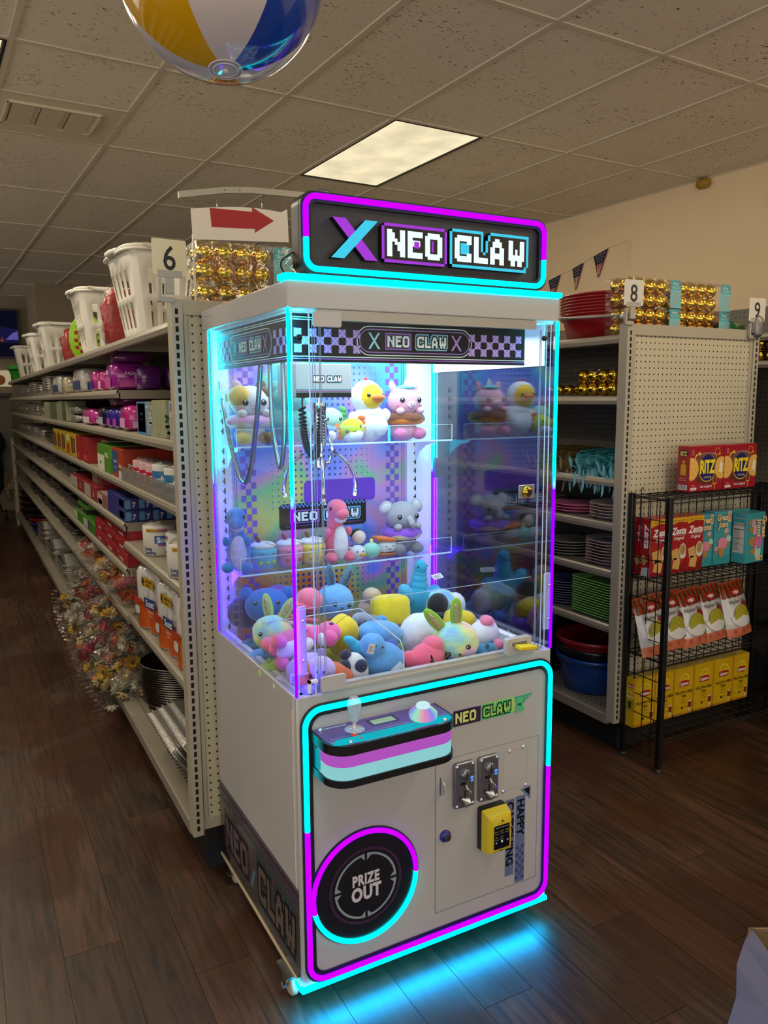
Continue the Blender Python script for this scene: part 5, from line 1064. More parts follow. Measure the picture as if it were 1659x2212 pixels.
def bagshell():
    b = MB(CELLO); vs, fs = [], []; nu, nv = 20, 14
    for i in range(nv+1):
        t = i/nv; r = .082*(math.sin(min(1, t*1.35)*math.pi*.62)**.7)*(1-.55*max(0, t-.72)/.28)+.004; 
        for k in range(nu):
            a = 2*math.pi*k/nu; q = 1+.28*noise.noise(Vector((math.cos(a)*2, math.sin(a)*2, t*5))); vs.append((r*math.cos(a)*q, r*math.sin(a)*q*.8, .34*t))
    for i in range(nv):
        for k in range(nu): fs.append((i*nu+k, i*nu+(k+1) % nu, (i+1)*nu+(k+1) % nu, (i+1)*nu+k))
    b.add(vs, fs)
    for k in range(7): a = -.075+.025*k; b.add([(a, 0, .33), (a+.02, .012, .335), (a+.012+rf.uniform(-.01, .01), rf.uniform(-.01, .01), .385), (a+.018, 0, .37)], [(0, 1, 3), (1, 2, 3), (3, 1, 0), (3, 2, 1)])
    return b.mesh('wrapper', True)
SHELL = bagshell()
def flowerbag(x, y, z, rot, kinds, label, s=1.0):
    t = thing('flower_bunch', label, 'flowers', (x, y, z), 0, 'artificial flower bunches in clear bags', rot=rot); t.scale = (s, s, s)
    for k in range(9):
        kd = kinds[k % len(kinds)]; a = rf.uniform(0, 6.28); q = rf.uniform(.01, .055)
        part('flower', FLW[(kd, k % 2)], t, M=T(q*math.cos(a), q*math.sin(a)*.8, .10+.024*k) @ RZ(a) @ RY(rf.uniform(.5, 1.5)))
    g = MB(LEAFM)
    for k in range(8): a = rf.uniform(0, 6.28); M = T(0, 0, .05+.03*k) @ RZ(a) @ RY(rf.uniform(.4, 1.2)); g.add([(0, -.004, 0), (.04, -.016, 0), (.075, 0, .01), (.04, .016, 0), (0, .004, 0)], [(0, 1, 2, 3, 4), (4, 3, 2, 1, 0)], M)
    g.tube([(0, 0, .0), (.004, .002, .15), (0, 0, .3)], .004, 5); part('stems_and_leaves', g, t, kind='stuff'); part('wrapper', SHELL, t)
FB = [  # x, y, z, pitch out of the shelf, heading, kinds, look
 (.76, 4.75, .66, -1.35, .2, ('pink', 'white'), 'pink and white'), (.76, 4.45, .66, -1.35, -.1, ('orange', 'white'), 'orange and white'), (.77, 4.15, .66, -1.45, .1, ('white', 'cream'), 'white'), (.74, 3.88, .66, -1.3, -.2, ('yellow', 'red'), 'yellow and red'), (.76, 3.68, .66, -1.4, .2, ('orange', 'red'), 'orange leaf and red'), (.80, 3.55, .66, -.9, 1.2, ('orange', 'orange'), 'all orange'),
 (.74, 5.10, .42, -1.5, .1, ('white', 'pink'), 'white and pink'), (.72, 4.80, .44, -1.55, -.1, ('white', 'orange'), 'mostly white'), (.74, 4.55, .44, -1.5, .15, ('orange', 'red'), 'deep orange'), (.72, 4.30, .43, -1.6, 0, ('red', 'orange'), 'red and orange'), (.72, 4.08, .45, -1.45, -.2, ('white', 'yellow'), 'white and yellow'), (.72, 3.86, .46, -1.5, .1, ('pink', 'yellow'), 'pink and yellow'), (.76, 3.64, .42, -1.5, 0, ('orange', 'white'), 'orange over white'),
 (.70, 5.25, .24, -1.6, 0, ('yellow', 'cream'), 'yellow'), (.68, 4.98, .24, -1.7, .1, ('cream', 'white'), 'cream'), (.68, 4.72, .25, -1.75, -.1, ('yellow', 'white'), 'pale yellow'), (.68, 4.46, .25, -1.7, .1, ('orange', 'cream'), 'orange and cream'), (.67, 4.22, .26, -1.8, 0, ('red', 'pink'), 'red and pink'), (.66, 4.00, .25, -1.85, -.1, ('yellow', 'orange'), 'yellow and orange'), (.67, 3.80, .27, -1.75, .15, ('cream', 'yellow'), 'cream and yellow'), (.68, 3.62, .24, -1.9, -.1, ('white', 'cream'), 'white and cream')]
for k, (x, y, z, p, h_, kd, look) in enumerate(FB): flowerbag(x+.11, y, z+(.045 if k < 6 else .0 if k < 13 else .03), (0, p-.22 if k < 6 else p, h_), kd, f'clear bag of {look} artificial flowers, {("top row", "middle row", "bottom row")[0 if k < 6 else 1 if k < 13 else 2]} spilling from low shelves', .98)
for k, y in enumerate((3.50, 3.98)): flowerbag(.88, y, .69, (0, -1.45, .3), ('yellow', 'orange') if k else ('orange', 'pink'), f'{("orange and pink", "yellow and orange")[k]} flowers in a clear bag lying on the seventh shelf', 1.1)

# ------------------------------------------------------------------ gold ornament packs
GOLD = mat('#e6c240', .10, metal=1.0); M_TEAL = mat('#3f9aa0', .45); PLAST = glass((.98, .98, .97), .03, 1.0, .35, 12)
BALL = MB(GOLD).ell((0, 0, 0), .0295, nu=16, nv=10).mesh('ornament', True)
def gold_pack(x, y, z, nx, label, card=True, rz=0, r=.0295, rows=2, group='gold ornament packs', dep=2):
    t = thing('ornament_pack', label, 'ornaments', (x, y, z), rz, group); p = .0605; L_ = nx*p+(.068 if card else .004); H = rows*.058; s = r/.0295
    for i in range(nx):
        for j in range(dep):
            for k in range(rows): part('ornament', BALL, t, M=T(.032+i*p, .033+j*p, .0295+k*.0575) @ S(s, s, s))
    part('clear_box', MB(PLAST).box(0, L_, 0, dep*p+.006, 0, H), t)
    if card:
        q = MB(M_TEAL, T(0, -.0006) @ FRONT); u = L_-.066; q.rect(u, L_, .001, H-.001); q.m = mat('#d8e6e2', .5); q.text('Party', H*.14, u+.033, H*.82, .0003, shear=.2); q.rect(u+.006, L_-.006, H*.755, H*.765, .0003).rect(u+.012, L_-.012, H*.71, H*.72, .0003); q.m = mat('#6fb4c0', .5); q.rect(u, L_, H*.001, H*.66, .0002)
        q.m = mat('#b98a5a', .5)
        for k in range(10): q.disc(u+.008+(k*.0173 % .052), H*(.1+.052*k), .0042, .0004, 8, .0055)
        q.m = mat('#b02a4a', .5); q.disc(L_-.009, H*.88, .005, .0004, 10); part('printed_card', q, t)
    return t
for r_ in range(2):
    for c_ in range(2): gold_pack(2.452+c_*.312, 2.425, 1.787+r_*.119, 4, f'gold ornament pack with teal card on the big end panel, {("lower", "upper")[r_]} row, {("left", "right")[c_]}')
for r_ in range(2): gold_pack(.675, 2.425, 1.772+r_*.122, 4, f'gold ornament pack behind the red arrow sign, {("lower", "upper")[r_]} one')
w = thing('plastic_bag', 'shiny clear plastic wrap around the gold packs behind the red arrow sign', 'wrap', (.66, 2.415, 1.772)); b = MB(glass((.98, .98, .97), .05, 1.6, 1.0, 9)); vs = []; fs = []
for i in range(25):
    for j in range(17): vs.append((.34*i/24, -.006*math.sin(i*.7+j*.5)-.006*noise.noise(Vector((i*.3, j*.35, 2))), .25*j/16))
for i in range(24):
    for j in range(16): fs.append((i*17+j, (i+1)*17+j, (i+1)*17+j+1, i*17+j+1))
part('sheet', b.add(vs, fs), w, smooth=True); part('seal', MB(mat('#cfcabc', .3)).box(.0, .005, -.003, .003, 0, .25), w)
gold_pack(2.43, 2.46, 1.537, 4, 'long gold ornament pack on the second shelf next to the end upright', False, math.pi/2*0, .0295, 2, dep=4)
gold_pack(2.43, 2.74, 1.537, 2, 'small gold ornament pack on the second shelf, close to the claw machine', False, 0, .024, 1, dep=3)
# ------------------------------------------------------------------ goods on the right gondola
REDP = mat('#8e1218', .35, vary=.1, vscale=5)
for k in range(8):
    t = thing('red_tub', f'big red plastic tub, {ORD[k]} from the bottom of the nest on the top shelf', 'tub', (2.605, 2.70, 1.788+k*.0135), 0, 'nested red tubs'); b = MB(REDP)
    if k == 0: b.lathe([(0, 0), (.160, 0), (.178, .085)], 40, ry=1.15)
    b.lathe([(.178, .085), (.188, .087), (.190, .098), (.180, .100), (.176, .09)], 40, ry=1.15); part('tub_body', b, t, smooth=True); part('rim', MB(REDP).lathe([(.190, .090), (.1935, .094), (.190, .098)], 40, ry=1.15), t, smooth=True)
def leafpile(y0, y1, z, c1, c2, label, n=42, dangle=26):
    t = thing('raffia_bundle', label, 'garland', (2.43, (y0+y1)/2, z), 0); r = random.Random(len(label)); b = MB(mat(c1, .6)); w_ = y1-y0
    for k in range(170): zz = r.uniform(.005, .105); y = r.uniform(-w_/2+.03, w_/2-.03); a = r.uniform(-.012, .012); x0 = r.uniform(.0, .06); b.tube([(x0, y, zz), (x0+.13, y+a, zz+r.uniform(.0, .01)), (x0+.24, y+a*2, zz)], .0035, 4)
    b.box(.03, .26, -w_/2+.01, w_/2-.01, 0, .09); part('fibres', b, t, kind='stuff'); m_ = mat(c2, .6)
    for k in range(n):
        y = r.uniform(-w_/2, w_/2); zz = r.uniform(.02, .11); L_ = r.uniform(.05, .095); wd = r.uniform(.007, .012); dr = k < dangle
        M = T(r.uniform(-.025, .03), y, zz if not dr else r.uniform(-.03, .09)) @ RZ(r.uniform(-.7, .7)) @ RY(r.uniform(.9, 1.7) if dr else r.uniform(.1, .9)) @ RX(r.uniform(-.8, .8))
        part('leaf', MB(m_).add([(0, -.001, 0), (L_*.35, -wd, .004), (L_*.75, -wd*.7, .003), (L_, 0, -.004), (L_*.75, wd*.7, .003), (L_*.35, wd, .004), (0, .001, 0), (L_*.5, 0, -.003)], [(0, 1, 7), (1, 2, 7), (2, 3, 7), (3, 4, 7), (4, 5, 7), (5, 6, 7), (7, 1, 0), (7, 2, 1), (7, 3, 2), (7, 4, 3), (7, 5, 4), (7, 6, 5)]), t, M=M)
leafpile(2.42, 2.72, 1.192, '#2f7f86', '#6fb3bd', 'teal leaf garlands piled on the third shelf next to the end upright', 60, 40)
leafpile(2.74, 3.02, 1.192, '#5d4c24', '#9a835a', 'tan leaf garlands piled on the third shelf next to the claw machine', 40, 24)
def plate_stack(x, y, z, n, r, c, rimc, label, sq=False, step=.0135, rz=0, group='paper plate stacks'):
    me = None
    for k in range(n):
        t = thing('plate', f'{label}, {ORD[k]} from bottom' if n > 1 else label, 'plate', (x, y, z+k*step), rz, group)
        if me is None:
            if sq:
                o = rrect(-r, r, -r, r, r*.28, 4) if sq == 'tray' else [(r*1.04*math.cos(math.pi/8+k_*math.pi/4), r*1.04*math.sin(math.pi/8+k_*math.pi/4)) for k_ in range(8)]; n_ = len(o); b = MB(mat(c, .45)); vs = [(p[0]*.7, p[1]*.7, 0) for p in o]+[(p[0]*.76, p[1]*.76, .008) for p in o]; b.add(vs, [tuple(range(n_))[::-1]]+[(i, (i+1) % n_, n_+(i+1) % n_, n_+i) for i in range(n_)])
                b2 = MB(mat(rimc, .4)); b2.add([(p[0]*.76, p[1]*.76, .008) for p in o]+[(p[0], p[1], .016) for p in o]+[(p[0]*1.01, p[1]*1.01, .014) for p in o]+[(p[0]*.7, p[1]*.7, .003) for p in o], [(i, (i+1) % n_, n_+(i+1) % n_, n_+i) for i in range(n_)]+[(n_+i, n_+(i+1) % n_, 2*n_+(i+1) % n_, 2*n_+i) for i in range(n_)]+[(2*n_+i, 2*n_+(i+1) % n_, (i+1) % n_, i)[::1] for i in range(n_)]+[tuple(range(3*n_, 4*n_))])
            else:
                b = MB(mat(c, .45)).lathe([(0, 0), (r*.7, 0), (r*.76, .008)], 32); b2 = MB(mat(rimc, .4)).lathe([(0, .003), (r*.7, .003), (r*.78, .010), (r, .016), (r*1.01, .013), (r*.76, .006)], 32)
            me = b.mesh('plate_base', not sq); me2 = b2.mesh('plate_rim', not sq)
        part('plate_base', me, t); part('plate_rim', me2, t)
plate_stack(2.56, 2.545, 1.002, 5, .125, '#c4b4a6', '#c8b2a6', 'beige octagonal plate, five-plate stack on the fourth shelf', 'oct'); plate_stack(2.56, 2.80, 1.002, 3, .12, '#d86a90', '#d87a9c', 'pink round plate, stack of three on the fourth shelf')
plate_stack(2.56, 3.06, 1.002, 4, .12, '#9c948a', '#a59d92', 'grey round plate, stack of four on the fourth shelf')
plate_stack(2.56, 2.555, .797, 8, .13, '#c4b4a6', '#c8b2a6', 'beige octagonal plate, eight-plate stack on the fifth shelf', 'oct'); plate_stack(2.56, 2.84, .797, 5, .13, '#8f8a74', '#979078', 'cream round plate, five-plate stack on the fifth shelf')
plate_stack(2.57, 2.565, .557, 14, .14, '#8fd868', '#a5e080', 'bright green square plate, tall stack on the sixth shelf', 'tray', .0118, group='green square plates'); plate_stack(2.57, 2.86, .557, 9, .13, '#23307a', '#6f7894', 'blue plate in clear wrap, stack on the sixth shelf', step=.012)
for k in range(6): plate_stack(2.58, 3.55+.5*(k % 3), (1.002, .797)[k // 3], 4, .125, '#9c8c82', '#a08c82', f'tan plate seen through the machine, {("upper", "lower")[k // 3]} shelf, {ORD[k % 3]} stack', k % 2)
for k, (c, l, dz) in enumerate((('#0c3f86', 'bright blue', 0), ('#0d0f14', 'black', .045), ('#8a1a24', 'wine red', .085))): basin(2.60, 2.70, .162+dz, .185, .17, c, f'{l} plastic basin nested at the foot of the right gondola', 'basins on the right base deck', 44)
bx = thing('black_bin', 'black plastic bin standing behind the nested basins', 'bin', (2.63, 3.08, .162)); o = rrect(-.13, .13, -.15, .15, .05, 5); b = MB(M_KICK); n_ = len(o); b.add([(p[0]*.85, p[1]*.85, 0) for p in o]+[(p[0], p[1], .30) for p in o]+[(p[0]*.95, p[1]*.95, .30) for p in o]+[(p[0]*.8, p[1]*.8, .01) for p in o], [tuple(range(n_))[::-1]]+[(i, (i+1) % n_, n_+(i+1) % n_, n_+i) for i in range(n_)]+[(n_+i, n_+(i+1) % n_, 2*n_+(i+1) % n_, 2*n_+i) for i in range(n_)]+[(2*n_+i, 2*n_+(i+1) % n_, 3*n_+(i+1) % n_, 3*n_+i) for i in range(n_)]); part('bin_body', b, bx); part('bin_rim', MB(M_KICK).tube([(p[0], p[1], .30) for p in o], .006, 6, True), bx, smooth=True)
# wall gondola, far right
for k in range(3): gold_pack(3.44, 1.72+.40*k, 1.702, 2, f'gold ornament pack on the wall gondola, {ORD[k]} from the camera', False, 0, .0295, 2, 'gold packs on the wall gondola', dep=5)
for k, (c, y, w_) in enumerate((('#7d1220', 2.10, .42), ('#176a34', 1.75, .36), ('#7d1220', 1.40, .30))): pack(3.56, y, 1.832, .2, w_, .11, c, f'{("dark red", "green", "dark red")[k]} wrapped packet on the wall gondola top, {("farthest", "middle", "nearest")[k]}', cat='packet', name='wrapped_packet')

pack(3.07, 2.70, 1.787, .22, .34, .13, '#7d1220', 'dark red wrapped packet behind the number nine card on the panel top', cat='packet', name='wrapped_packet')
pack(3.14, 2.475, 1.787, .12, .10, .085, '#145c30', 'green wrapped packet right of the gold packs behind the number nine card', cat='packet', name='wrapped_packet')

# ------------------------------------------------------------------ number cards, arrow sign
M_CARD = mat('#d3c8a6', .5); M_CARDW = mat('#cfcabf', .5); M_CLIP = mat('#a7a196', .4); TAPE = mat('#8b8a88', .35, metal=.5, bump=.6, bscale=60)
def number_card(ch, x, z, rz, m, label, y=2.345, tape=False, dx=0):
    t = thing('number_card', label, 'sign', (x, y, z), rz); part('card', MB(m, T(0, 0) @ FRONT).prism(rrect(-.05, .05, 0, .10, .004, 3), -.0008, 0), t); part('numeral', MB(mat('#15171a', .5), T(0, -.0003) @ FRONT).text(ch, .094, 0, .016, 0, bold=.012, sx=.86), t)
    c = MB(M_CLIP).box(-.036, .036, -.0015, .004, -.006, .014); part('card_holder', c, t, bevel=.001)
    b = MB(M_CLIP).box(-.014, .012, 0, .010, -.052, -.004).box(-.036, -.028, 0, .016, -.075, -.01).box(-.036, .012, .006, .016, -.075, -.060); part('bracket', b, t, bevel=.002)
    if tape: part('tape', MB(TAPE).ell((.012, .0, -.025), (.024, .014, .042), nu=12, nv=9, noise_amp=.3, nfreq=3, sq=.6), t, smooth=True)
number_card('6', .571, 1.887, .08, M_CARD, 'cream aisle card with black number 6 in front of the laundry basket', 2.34)
number_card('8', 2.404, 1.893, -.05, M_CARDW, 'white aisle card with black number 8 on the left upright of the big panel'); number_card('9', 3.155, 1.862, -.06, M_CARDW, 'white aisle card with number 9 held by grey tape', tape=True)
t = thing('arrow_sign', 'white hanging sign with a red arrow pointing right, above the gold packs', 'sign', (.81, 2.40, 2.0)); F = Matrix(FRONT)
top = [(-.155, .092)]+[(-.155+.31*k/12, .092+.022*math.sin(math.pi*(k/12)*.75)) for k in range(1, 12)]+[(.150, .122)]
part('board', MB(mat('#d9d2c6', .5), F).prism([(-.152, .005), (.153, .022)]+top[::-1], -.002, 0), t)
part('arrow', MB(mat('#a01319', .5), T(0, -.0005) @ FRONT).flat([(-.094, .045), (.042, .052), (.041, .040), (.105, .082), (.034, .116), (.035, .102), (-.098, .100)]), t)
for x, z in ((-.076, .100), (.066, .117)): part('hook', MB(M_CHR).tube([(x, -.003, z-.006), (x, -.004, z+.004), (x-.002, -.002, z+.028)], .0013, 6), t, smooth=True)
t = thing('sign_pole', 'curved pale metal strip holding the arrow sign', 'pole', (.62, 2.40, 2.0)); ap = [(.0, 2.118), (.06, 2.130), (.14, 2.146), (.22, 2.155), (.32, 2.158), (.42, 2.160), (.52, 2.168)]
b = MB(mat('#b5b0a2', .35, metal=.4)); vs = []; 
for x, z in ap: vs += [(x, -.008, z-2.0), (x, -.006, z-1.982), (x, .006, z-1.982), (x, .006, z-2.0)]
b.add(vs, [(4*i+k, 4*i+(k+1) % 4, 4*i+4+(k+1) % 4, 4*i+4+k) for i in range(len(ap)-1) for k in range(4)]+[(3, 2, 1, 0), tuple(4*len(ap)-4+k for k in range(4))]); part('strip', b, t); b = MB(M_SLOT, T(0, -.0085) @ FRONT); b.disc(.138, .154, .002, 0, 8).disc(.185, .159, .002, 0, 8); part('holes', b, t, kind='stuff')
part('post', MB(M_CLIP).box(.50, .52, 0, .02, -.228, .17), t); part('tape', MB(TAPE).ell((.46, -.004, .180), (.035, .012, .016), nu=12, nv=8, noise_amp=.5, nfreq=3), t, smooth=True)
t = thing('sign_pole', 'pale metal strip lying across the red tubs towards the number eight card', 'pole', (2.40, 2.345, 1.86)); part('strip', MB(mat('#a5a49f', .35, metal=.4)).tube([(0.0, .02, .0), (-.012, .3, .012), (-.015, .62, .035)], .006, 6), t); part('tape', MB(TAPE).ell((0, .04, -.01), (.012, .03, .02), noise_amp=.4, nu=10, nv=8), t, smooth=True)

# ------------------------------------------------------------------ wire rack and its groceries
M_WIRE = mat('#0b0b0d', .4); RX0, RX1, RY0, RY1 = 2.44, 3.215, 2.15, 2.346; RZ_ = (.13, .465, .79, 1.13)
def wire_rack(x0, x1, label, posts=True):
    t = thing('wire_rack', label, 'rack', (x0, RY0, 0)); L_, D_ = x1-x0, RY1-RY0; r = .0022
    for x in (0, L_):
        for y in (0, D_): p = part('post', MB(M_WIRE).box(x-.011, x+.011, y-.011, y+.011, .012, 1.14), t, bevel=.002); part('foot', MB(mat('#1e2022', .5)).lathe([(0, 0), (.019, 0), (.019, .006), (.013, .014), (0, .014)], 16, T(x, y)), p, smooth=True)
    for z in RZ_:
        b = MB(M_WIRE)
        for y in (0, D_): b.tube([(0, y, z), (L_, y, z)], .003, 6).tube([(0, y, z-.014), (L_, y, z-.014)], .003, 6)
        for x in (0, L_): b.tube([(x, 0, z), (x, D_, z)], .003, 6)
        for k in range(1, 16): b.tube([(L_*k/16, 0, z+.003), (L_*k/16, D_, z+.003)], r, 5)
        for k in range(1, 4): b.tube([(0, D_*k/4, z+.001), (L_, D_*k/4, z+.001)], r, 5)
        part('wire_shelf', b, t, kind='stuff')
    g = MB(M_WIRE)
    for k in range(1, 4): g.tube([(0, D_*k/4, .045), (0, D_*k/4, 1.12)], r, 5)
    for k in range(14): z = .045+k*.083; g.tube([(0, 0, z), (0, D_, z)], r, 5)
    part('side_grid', g, t, kind='stuff'); g = MB(M_WIRE)
    for k in range(1, 16): g.tube([(L_*k/16, D_, .10), (L_*k/16, D_, 1.13)], r, 5)
    for k in range(13): z = .10+k*.083; g.tube([(0, D_, z), (L_, D_, z)], r, 5)
    part('back_grid', g, t, kind='stuff')
    for x in (.05, L_-.02): part('hook', MB(M_WIRE).tube([(x, D_, 1.13), (x, D_, 1.155), (x+.008, D_, 1.16), (x+.012, D_, 1.15)], r, 5), t, smooth=True)
wire_rack(RX0, RX1, 'black wire grid rack with crackers, snack bags and tea in front of the pegboard'); wire_rack(3.262, 3.40, 'second black wire rack cut off by the right edge')
def grocery(x, y, z, w, d, h, c, label, group, front=None, side=None, top=None, rz=0, name='carton', cat='box'):
    """box whose front faces -Y; x,y = its front left corner"""
    t = thing(name, label, cat, (x, y, z), rz, group); part('carton_body', MB(mat(c, .35, coat=.25)).box(0, w, 0, d, 0, h), t, bevel=.001)
    for nm, fn, M, a, b_ in (('front_print', front, T(0, -.0004) @ FRONT, w, h), ('side_print', side, T(-.0004, d, 0) @ LEFT, d, h), ('top_print', top, T(0, 0, h+.0004), w, d)):
        if fn: q = MB(None, M @ S(1, 1, 1.4)); fn(q, a, b_); part(nm, q, t)
    return t
def clip_ell(q, u, v, ru, rv, w, x0, x1, n=28):
    q.flat([(min(max(u+ru*math.cos(2*math.pi*k/n), x0), x1), v+rv*math.sin(2*math.pi*k/n)) for k in range(n)], w)
def ritz_front(q, a, b):
    q.m = mat('#5a2a22', .4); clip_ell(q, .52*a, .5*b, .46*a, .36*b, .0001, 0, a); q.m = mat('#744338', .4); clip_ell(q, .52*a, .62*b, .40*a, .22*b, .0002, 0, a)
    q.m = mat('#d9d4cc', .5)
    for k in range(11): ang = 2.2-1.3*k/10; q.rect(.52*a+.40*a*math.cos(ang)-.006*a, .52*a+.40*a*math.cos(ang)+.006*a, .62*b+.22*b*math.sin(ang)-.012*b, .62*b+.22*b*math.sin(ang)+.02*b, .0003)
    q.m = mat('#e0b43a', .4); q.disc(.52*a, .50*b, .255*a, .0004, 32, .30*b); q.m = mat('#151a5c', .4); q.disc(.52*a, .51*b, .245*a, .0005, 32, .29*b)
    for u, s_ in ((.06, 1), (.93, 1)):
        q.m = mat('#cf9438', .5); clip_ell(q, u*a, .5*b, .20*a, .255*b, .0006, 0, a); q.m = mat('#dcab55', .5); clip_ell(q, u*a, .505*b, .18*a, .232*b, .0007, 0, a); q.m = mat('#8a5a1c', .6)
        for k in range(6): uu = u*a+.10*a*math.cos(k*1.05); 
        for k in range(7): uu, vv = (u*a+.11*a*math.cos(k*1.05) if k else u*a), (.5*b+.14*b*math.sin(k*1.05) if k else .5*b); (q.disc(uu, vv, .012*a, .0008, 8) if 0 < uu < a else None)
    q.m = mat('#e3d9b8', .5); q.flat([(.86*a, .42*b), (.96*a, .37*b), (.97*a, .60*b), (.90*a, .66*b)], .0009)
    q.m = mat('#e8cf1a', .4); q.text('RITZ', .40*b, .52*a, .40*b, .0012, bold=.045, sx=.60, space=.92); q.m = mat('#e0c8a0', .4); q.text('CRACKERS', .055*b, .53*a, .285*b, .0010, sx=.9)
    q.m = mat('#e0d2d2', .4); q.text('the original', .085*b, .50*a, .075*b, .0004, bold=.012, shear=.1); q.text('0 g', .05*b, .13*a, .12*b, .0004); 
    for k in range(4): q.flat(rrect((.05+.045*k)*a, (.088+.045*k)*a, .03*b, .095*b, .004*a*4, 3), .0004)
    q.m = mat('#d8cccc', .4); q.ring(.09*a, .86*b, .022*a, .027*a, .0004, n=16, ry=1.9)
    q.m = mat('#e2b92c', .4); q.ring(.80*a, .86*b, .07*a, .078*a, .0004, n=24); q.rect(.83*a, .89*a, .80*b, .83*b, .0005); q.flat([(.12*a, .72*b), (.15*a, .71*b), (.19*a, .78*b), (.26*a, .82*b), (.27*a, .79*b), (.32*a, .845*b), (.26*a, .88*b), (.26*a, .85*b), (.17*a, .81*b)], .0004)
    q.rect(.70*a, .712*a, .15*b, .33*b, .0004).rect(.79*a, .802*a, .16*b, .34*b, .0004).rect(.70*a, .80*a, .14*b, .16*b, .0004).rect(.745*a, .76*a, .02*b, .15*b, .0004)
def ritz_side(q, a, b):
    q.m = mat('#151a5c', .4); q.disc(.5*a, .84*b, .36*a, .0002, 20, .08*b); q.m = mat('#e8cf1a', .4); q.text('RITZ', .13*b, .5*a, .79*b, .0005, bold=.04, sx=.62); q.m = mat('#c79a1c', .4); q.flat([(.28*a, .36*b), (.76*a, .36*b), (.74*a, .58*b), (.55*a, .62*b), (.68*a, .68*b), (.34*a, .68*b), (.48*a, .62*b), (.28*a, .58*b)], .0002)
    q.m = mat('#d8cccc', .4); q.text('did you know?', .03*b, .5*a, .29*b, .0003); q.text('whole crackers', .03*b, .5*a, .245*b, .0003); q.rect(.12*a, .88*a, .04*b, .15*b, .0002); q.m = mat('#222222', .4)
    for k in range(9): q.rect((.2+.07*k)*a, (.23+.07*k)*a, .055*b, .14*b, .0004)
for k, x in enumerate((2.650, 2.862)): grocery(x, 2.243, 1.139, .208, .062, .190, '#9a0f22', f'red cracker box with football print on the wire rack, {("left", "right")[k]} one of the two', 'red cracker boxes on the rack top', ritz_front, ritz_side, rz=.0)
def zesta_front(q, a, b):
    q.m = mat('#d0a01c', .4); q.flat([(0, .86*b), (a*.5, .92*b), (a, .90*b), (a, .995*b), (0, .995*b)], .0001); q.m = mat('#7d5a10', .4); q.text('Improved recipe', .045*b, .5*a, .93*b, .0003, bold=.01, shear=.2)
    q.m = mat('#ece2e0', .4); q.text('Zesta', .17*b, .5*a, .70*b, .0004, bold=.035, sx=.9, shear=.25); q.text('Original', .078*b, .52*a, .60*b, .0004, bold=.015, shear=.2); q.rect(.15*a, .9*a, .675*b, .68*b, .0003)
    q.m = mat('#7c0e16', .4); q.flat([(0, .0), (a, 0), (a, .2*b), (0, .02*b)], .0001)
    q.m = mat('#cfc9c2', .4); q.disc(.78*a, .40*b, .21*a, .0003, 24, .125*b); q.flat([(.60*a, .38*b), (.62*a, .28*b), (.80*a, .24*b), (.985*a, .28*b), (.985*a, .38*b)], .0002); q.m = mat('#a98a4a', .6); q.disc(.78*a, .41*b, .17*a, .0005, 24, .095*b); r = random.Random(3)
    for k in range(26): q.m = mat(('#b5391c', '#d0c08a', '#7a7a2c')[k % 3], .6); an_, rr = r.uniform(0, 6.28), r.uniform(0, .8); q.disc(.78*a+.15*a*rr*math.cos(an_), .41*b+.08*b*rr*math.sin(an_), .016*a, .0007, 6)
    for u, v, rot in ((.34, .34, .25), (.42, .17, -.2)):
        R = T(u*a, v*b, .0006) @ Matrix.Rotation(rot, 4, 'Z'); s_ = .21*a; q.m = mat('#c9a25a', .5); q.rect(-s_, s_, -s_*1.1, s_*1.1, 0, R); q.m = mat('#8f6826', .6)
        for i in range(4):
            for j in range(4): q.disc(-s_*.66+s_*.44*i, -s_*.7+s_*.46*j, s_*.06, .0004, 6, M=R)
def zesta_side(q, a, b):
    R = T(.62*a, .92*b, .0003) @ Matrix.Rotation(-math.pi/2, 4, 'Z'); q.m = mat('#ece2e0', .4); q.text('Zesta', .52*a, 0, 0, 0, R, bold=.03, align='LEFT', shear=.2); R = T(.22*a, .88*b, .0003) @ Matrix.Rotation(-math.pi/2, 4, 'Z'); q.text('Original', .26*a, 0, 0, 0, R, bold=.01, align='LEFT')
    q.m = mat('#d0a01c', .4); q.rect(.88*a, a, .40*b, .96*b, .0001)
    for u, v, rot in ((.25, .26, .5), (.62, .28, .9)):
        R = T(u*a, v*b, .0004) @ Matrix.Rotation(rot, 4, 'Z'); s_ = .20*a; q.m = mat('#b3924a', .5); q.rect(-s_, s_, -s_, s_, 0, R)
    q.m = mat('#bdb8b2', .4); q.flat([(.45*a, .0), (a, 0), (a, .17*b), (.5*a, .14*b)], .0007)
for k, (x, w_) in enumerate(((2.463, .113), (2.578, .098), (2.678, .100))): grocery(x, 2.262, .796, w_, .083, .238, '#a00d18', f'red saltine box with soup bowl print, {ORD[k]} from the left post of the rack', 'red saltine boxes', zesta_front, zesta_side if k == 0 else None)
def cone(q, u, v, s_, R, scoop, w):
    M = T(u, v, w) @ Matrix.Rotation(R, 4, 'Z'); q.m = mat('#b98a4a', .5); q.flat([(-.16*s_, -.62*s_), (.16*s_, -.62*s_), (.30*s_, 0), (-.30*s_, 0)], 0, M); q.m = mat('#a3763a', .5); q.rect(-.36*s_, .36*s_, -.14*s_, .04*s_, .0002, M); q.m = mat('#8f642c', .5)
    for k in range(4): q.rect((-.15+.09*k)*s_, (-.13+.09*k)*s_, -.6*s_, -.16*s_, .0003, M)
    q.m = mat(scoop, .6); q.disc(0, .26*s_, .42*s_, .0004, 20, .36*s_, M); 
    for k in range(7): q.disc((-.36+.12*k)*s_, .0, .075*s_, .0005, 8, M=M)
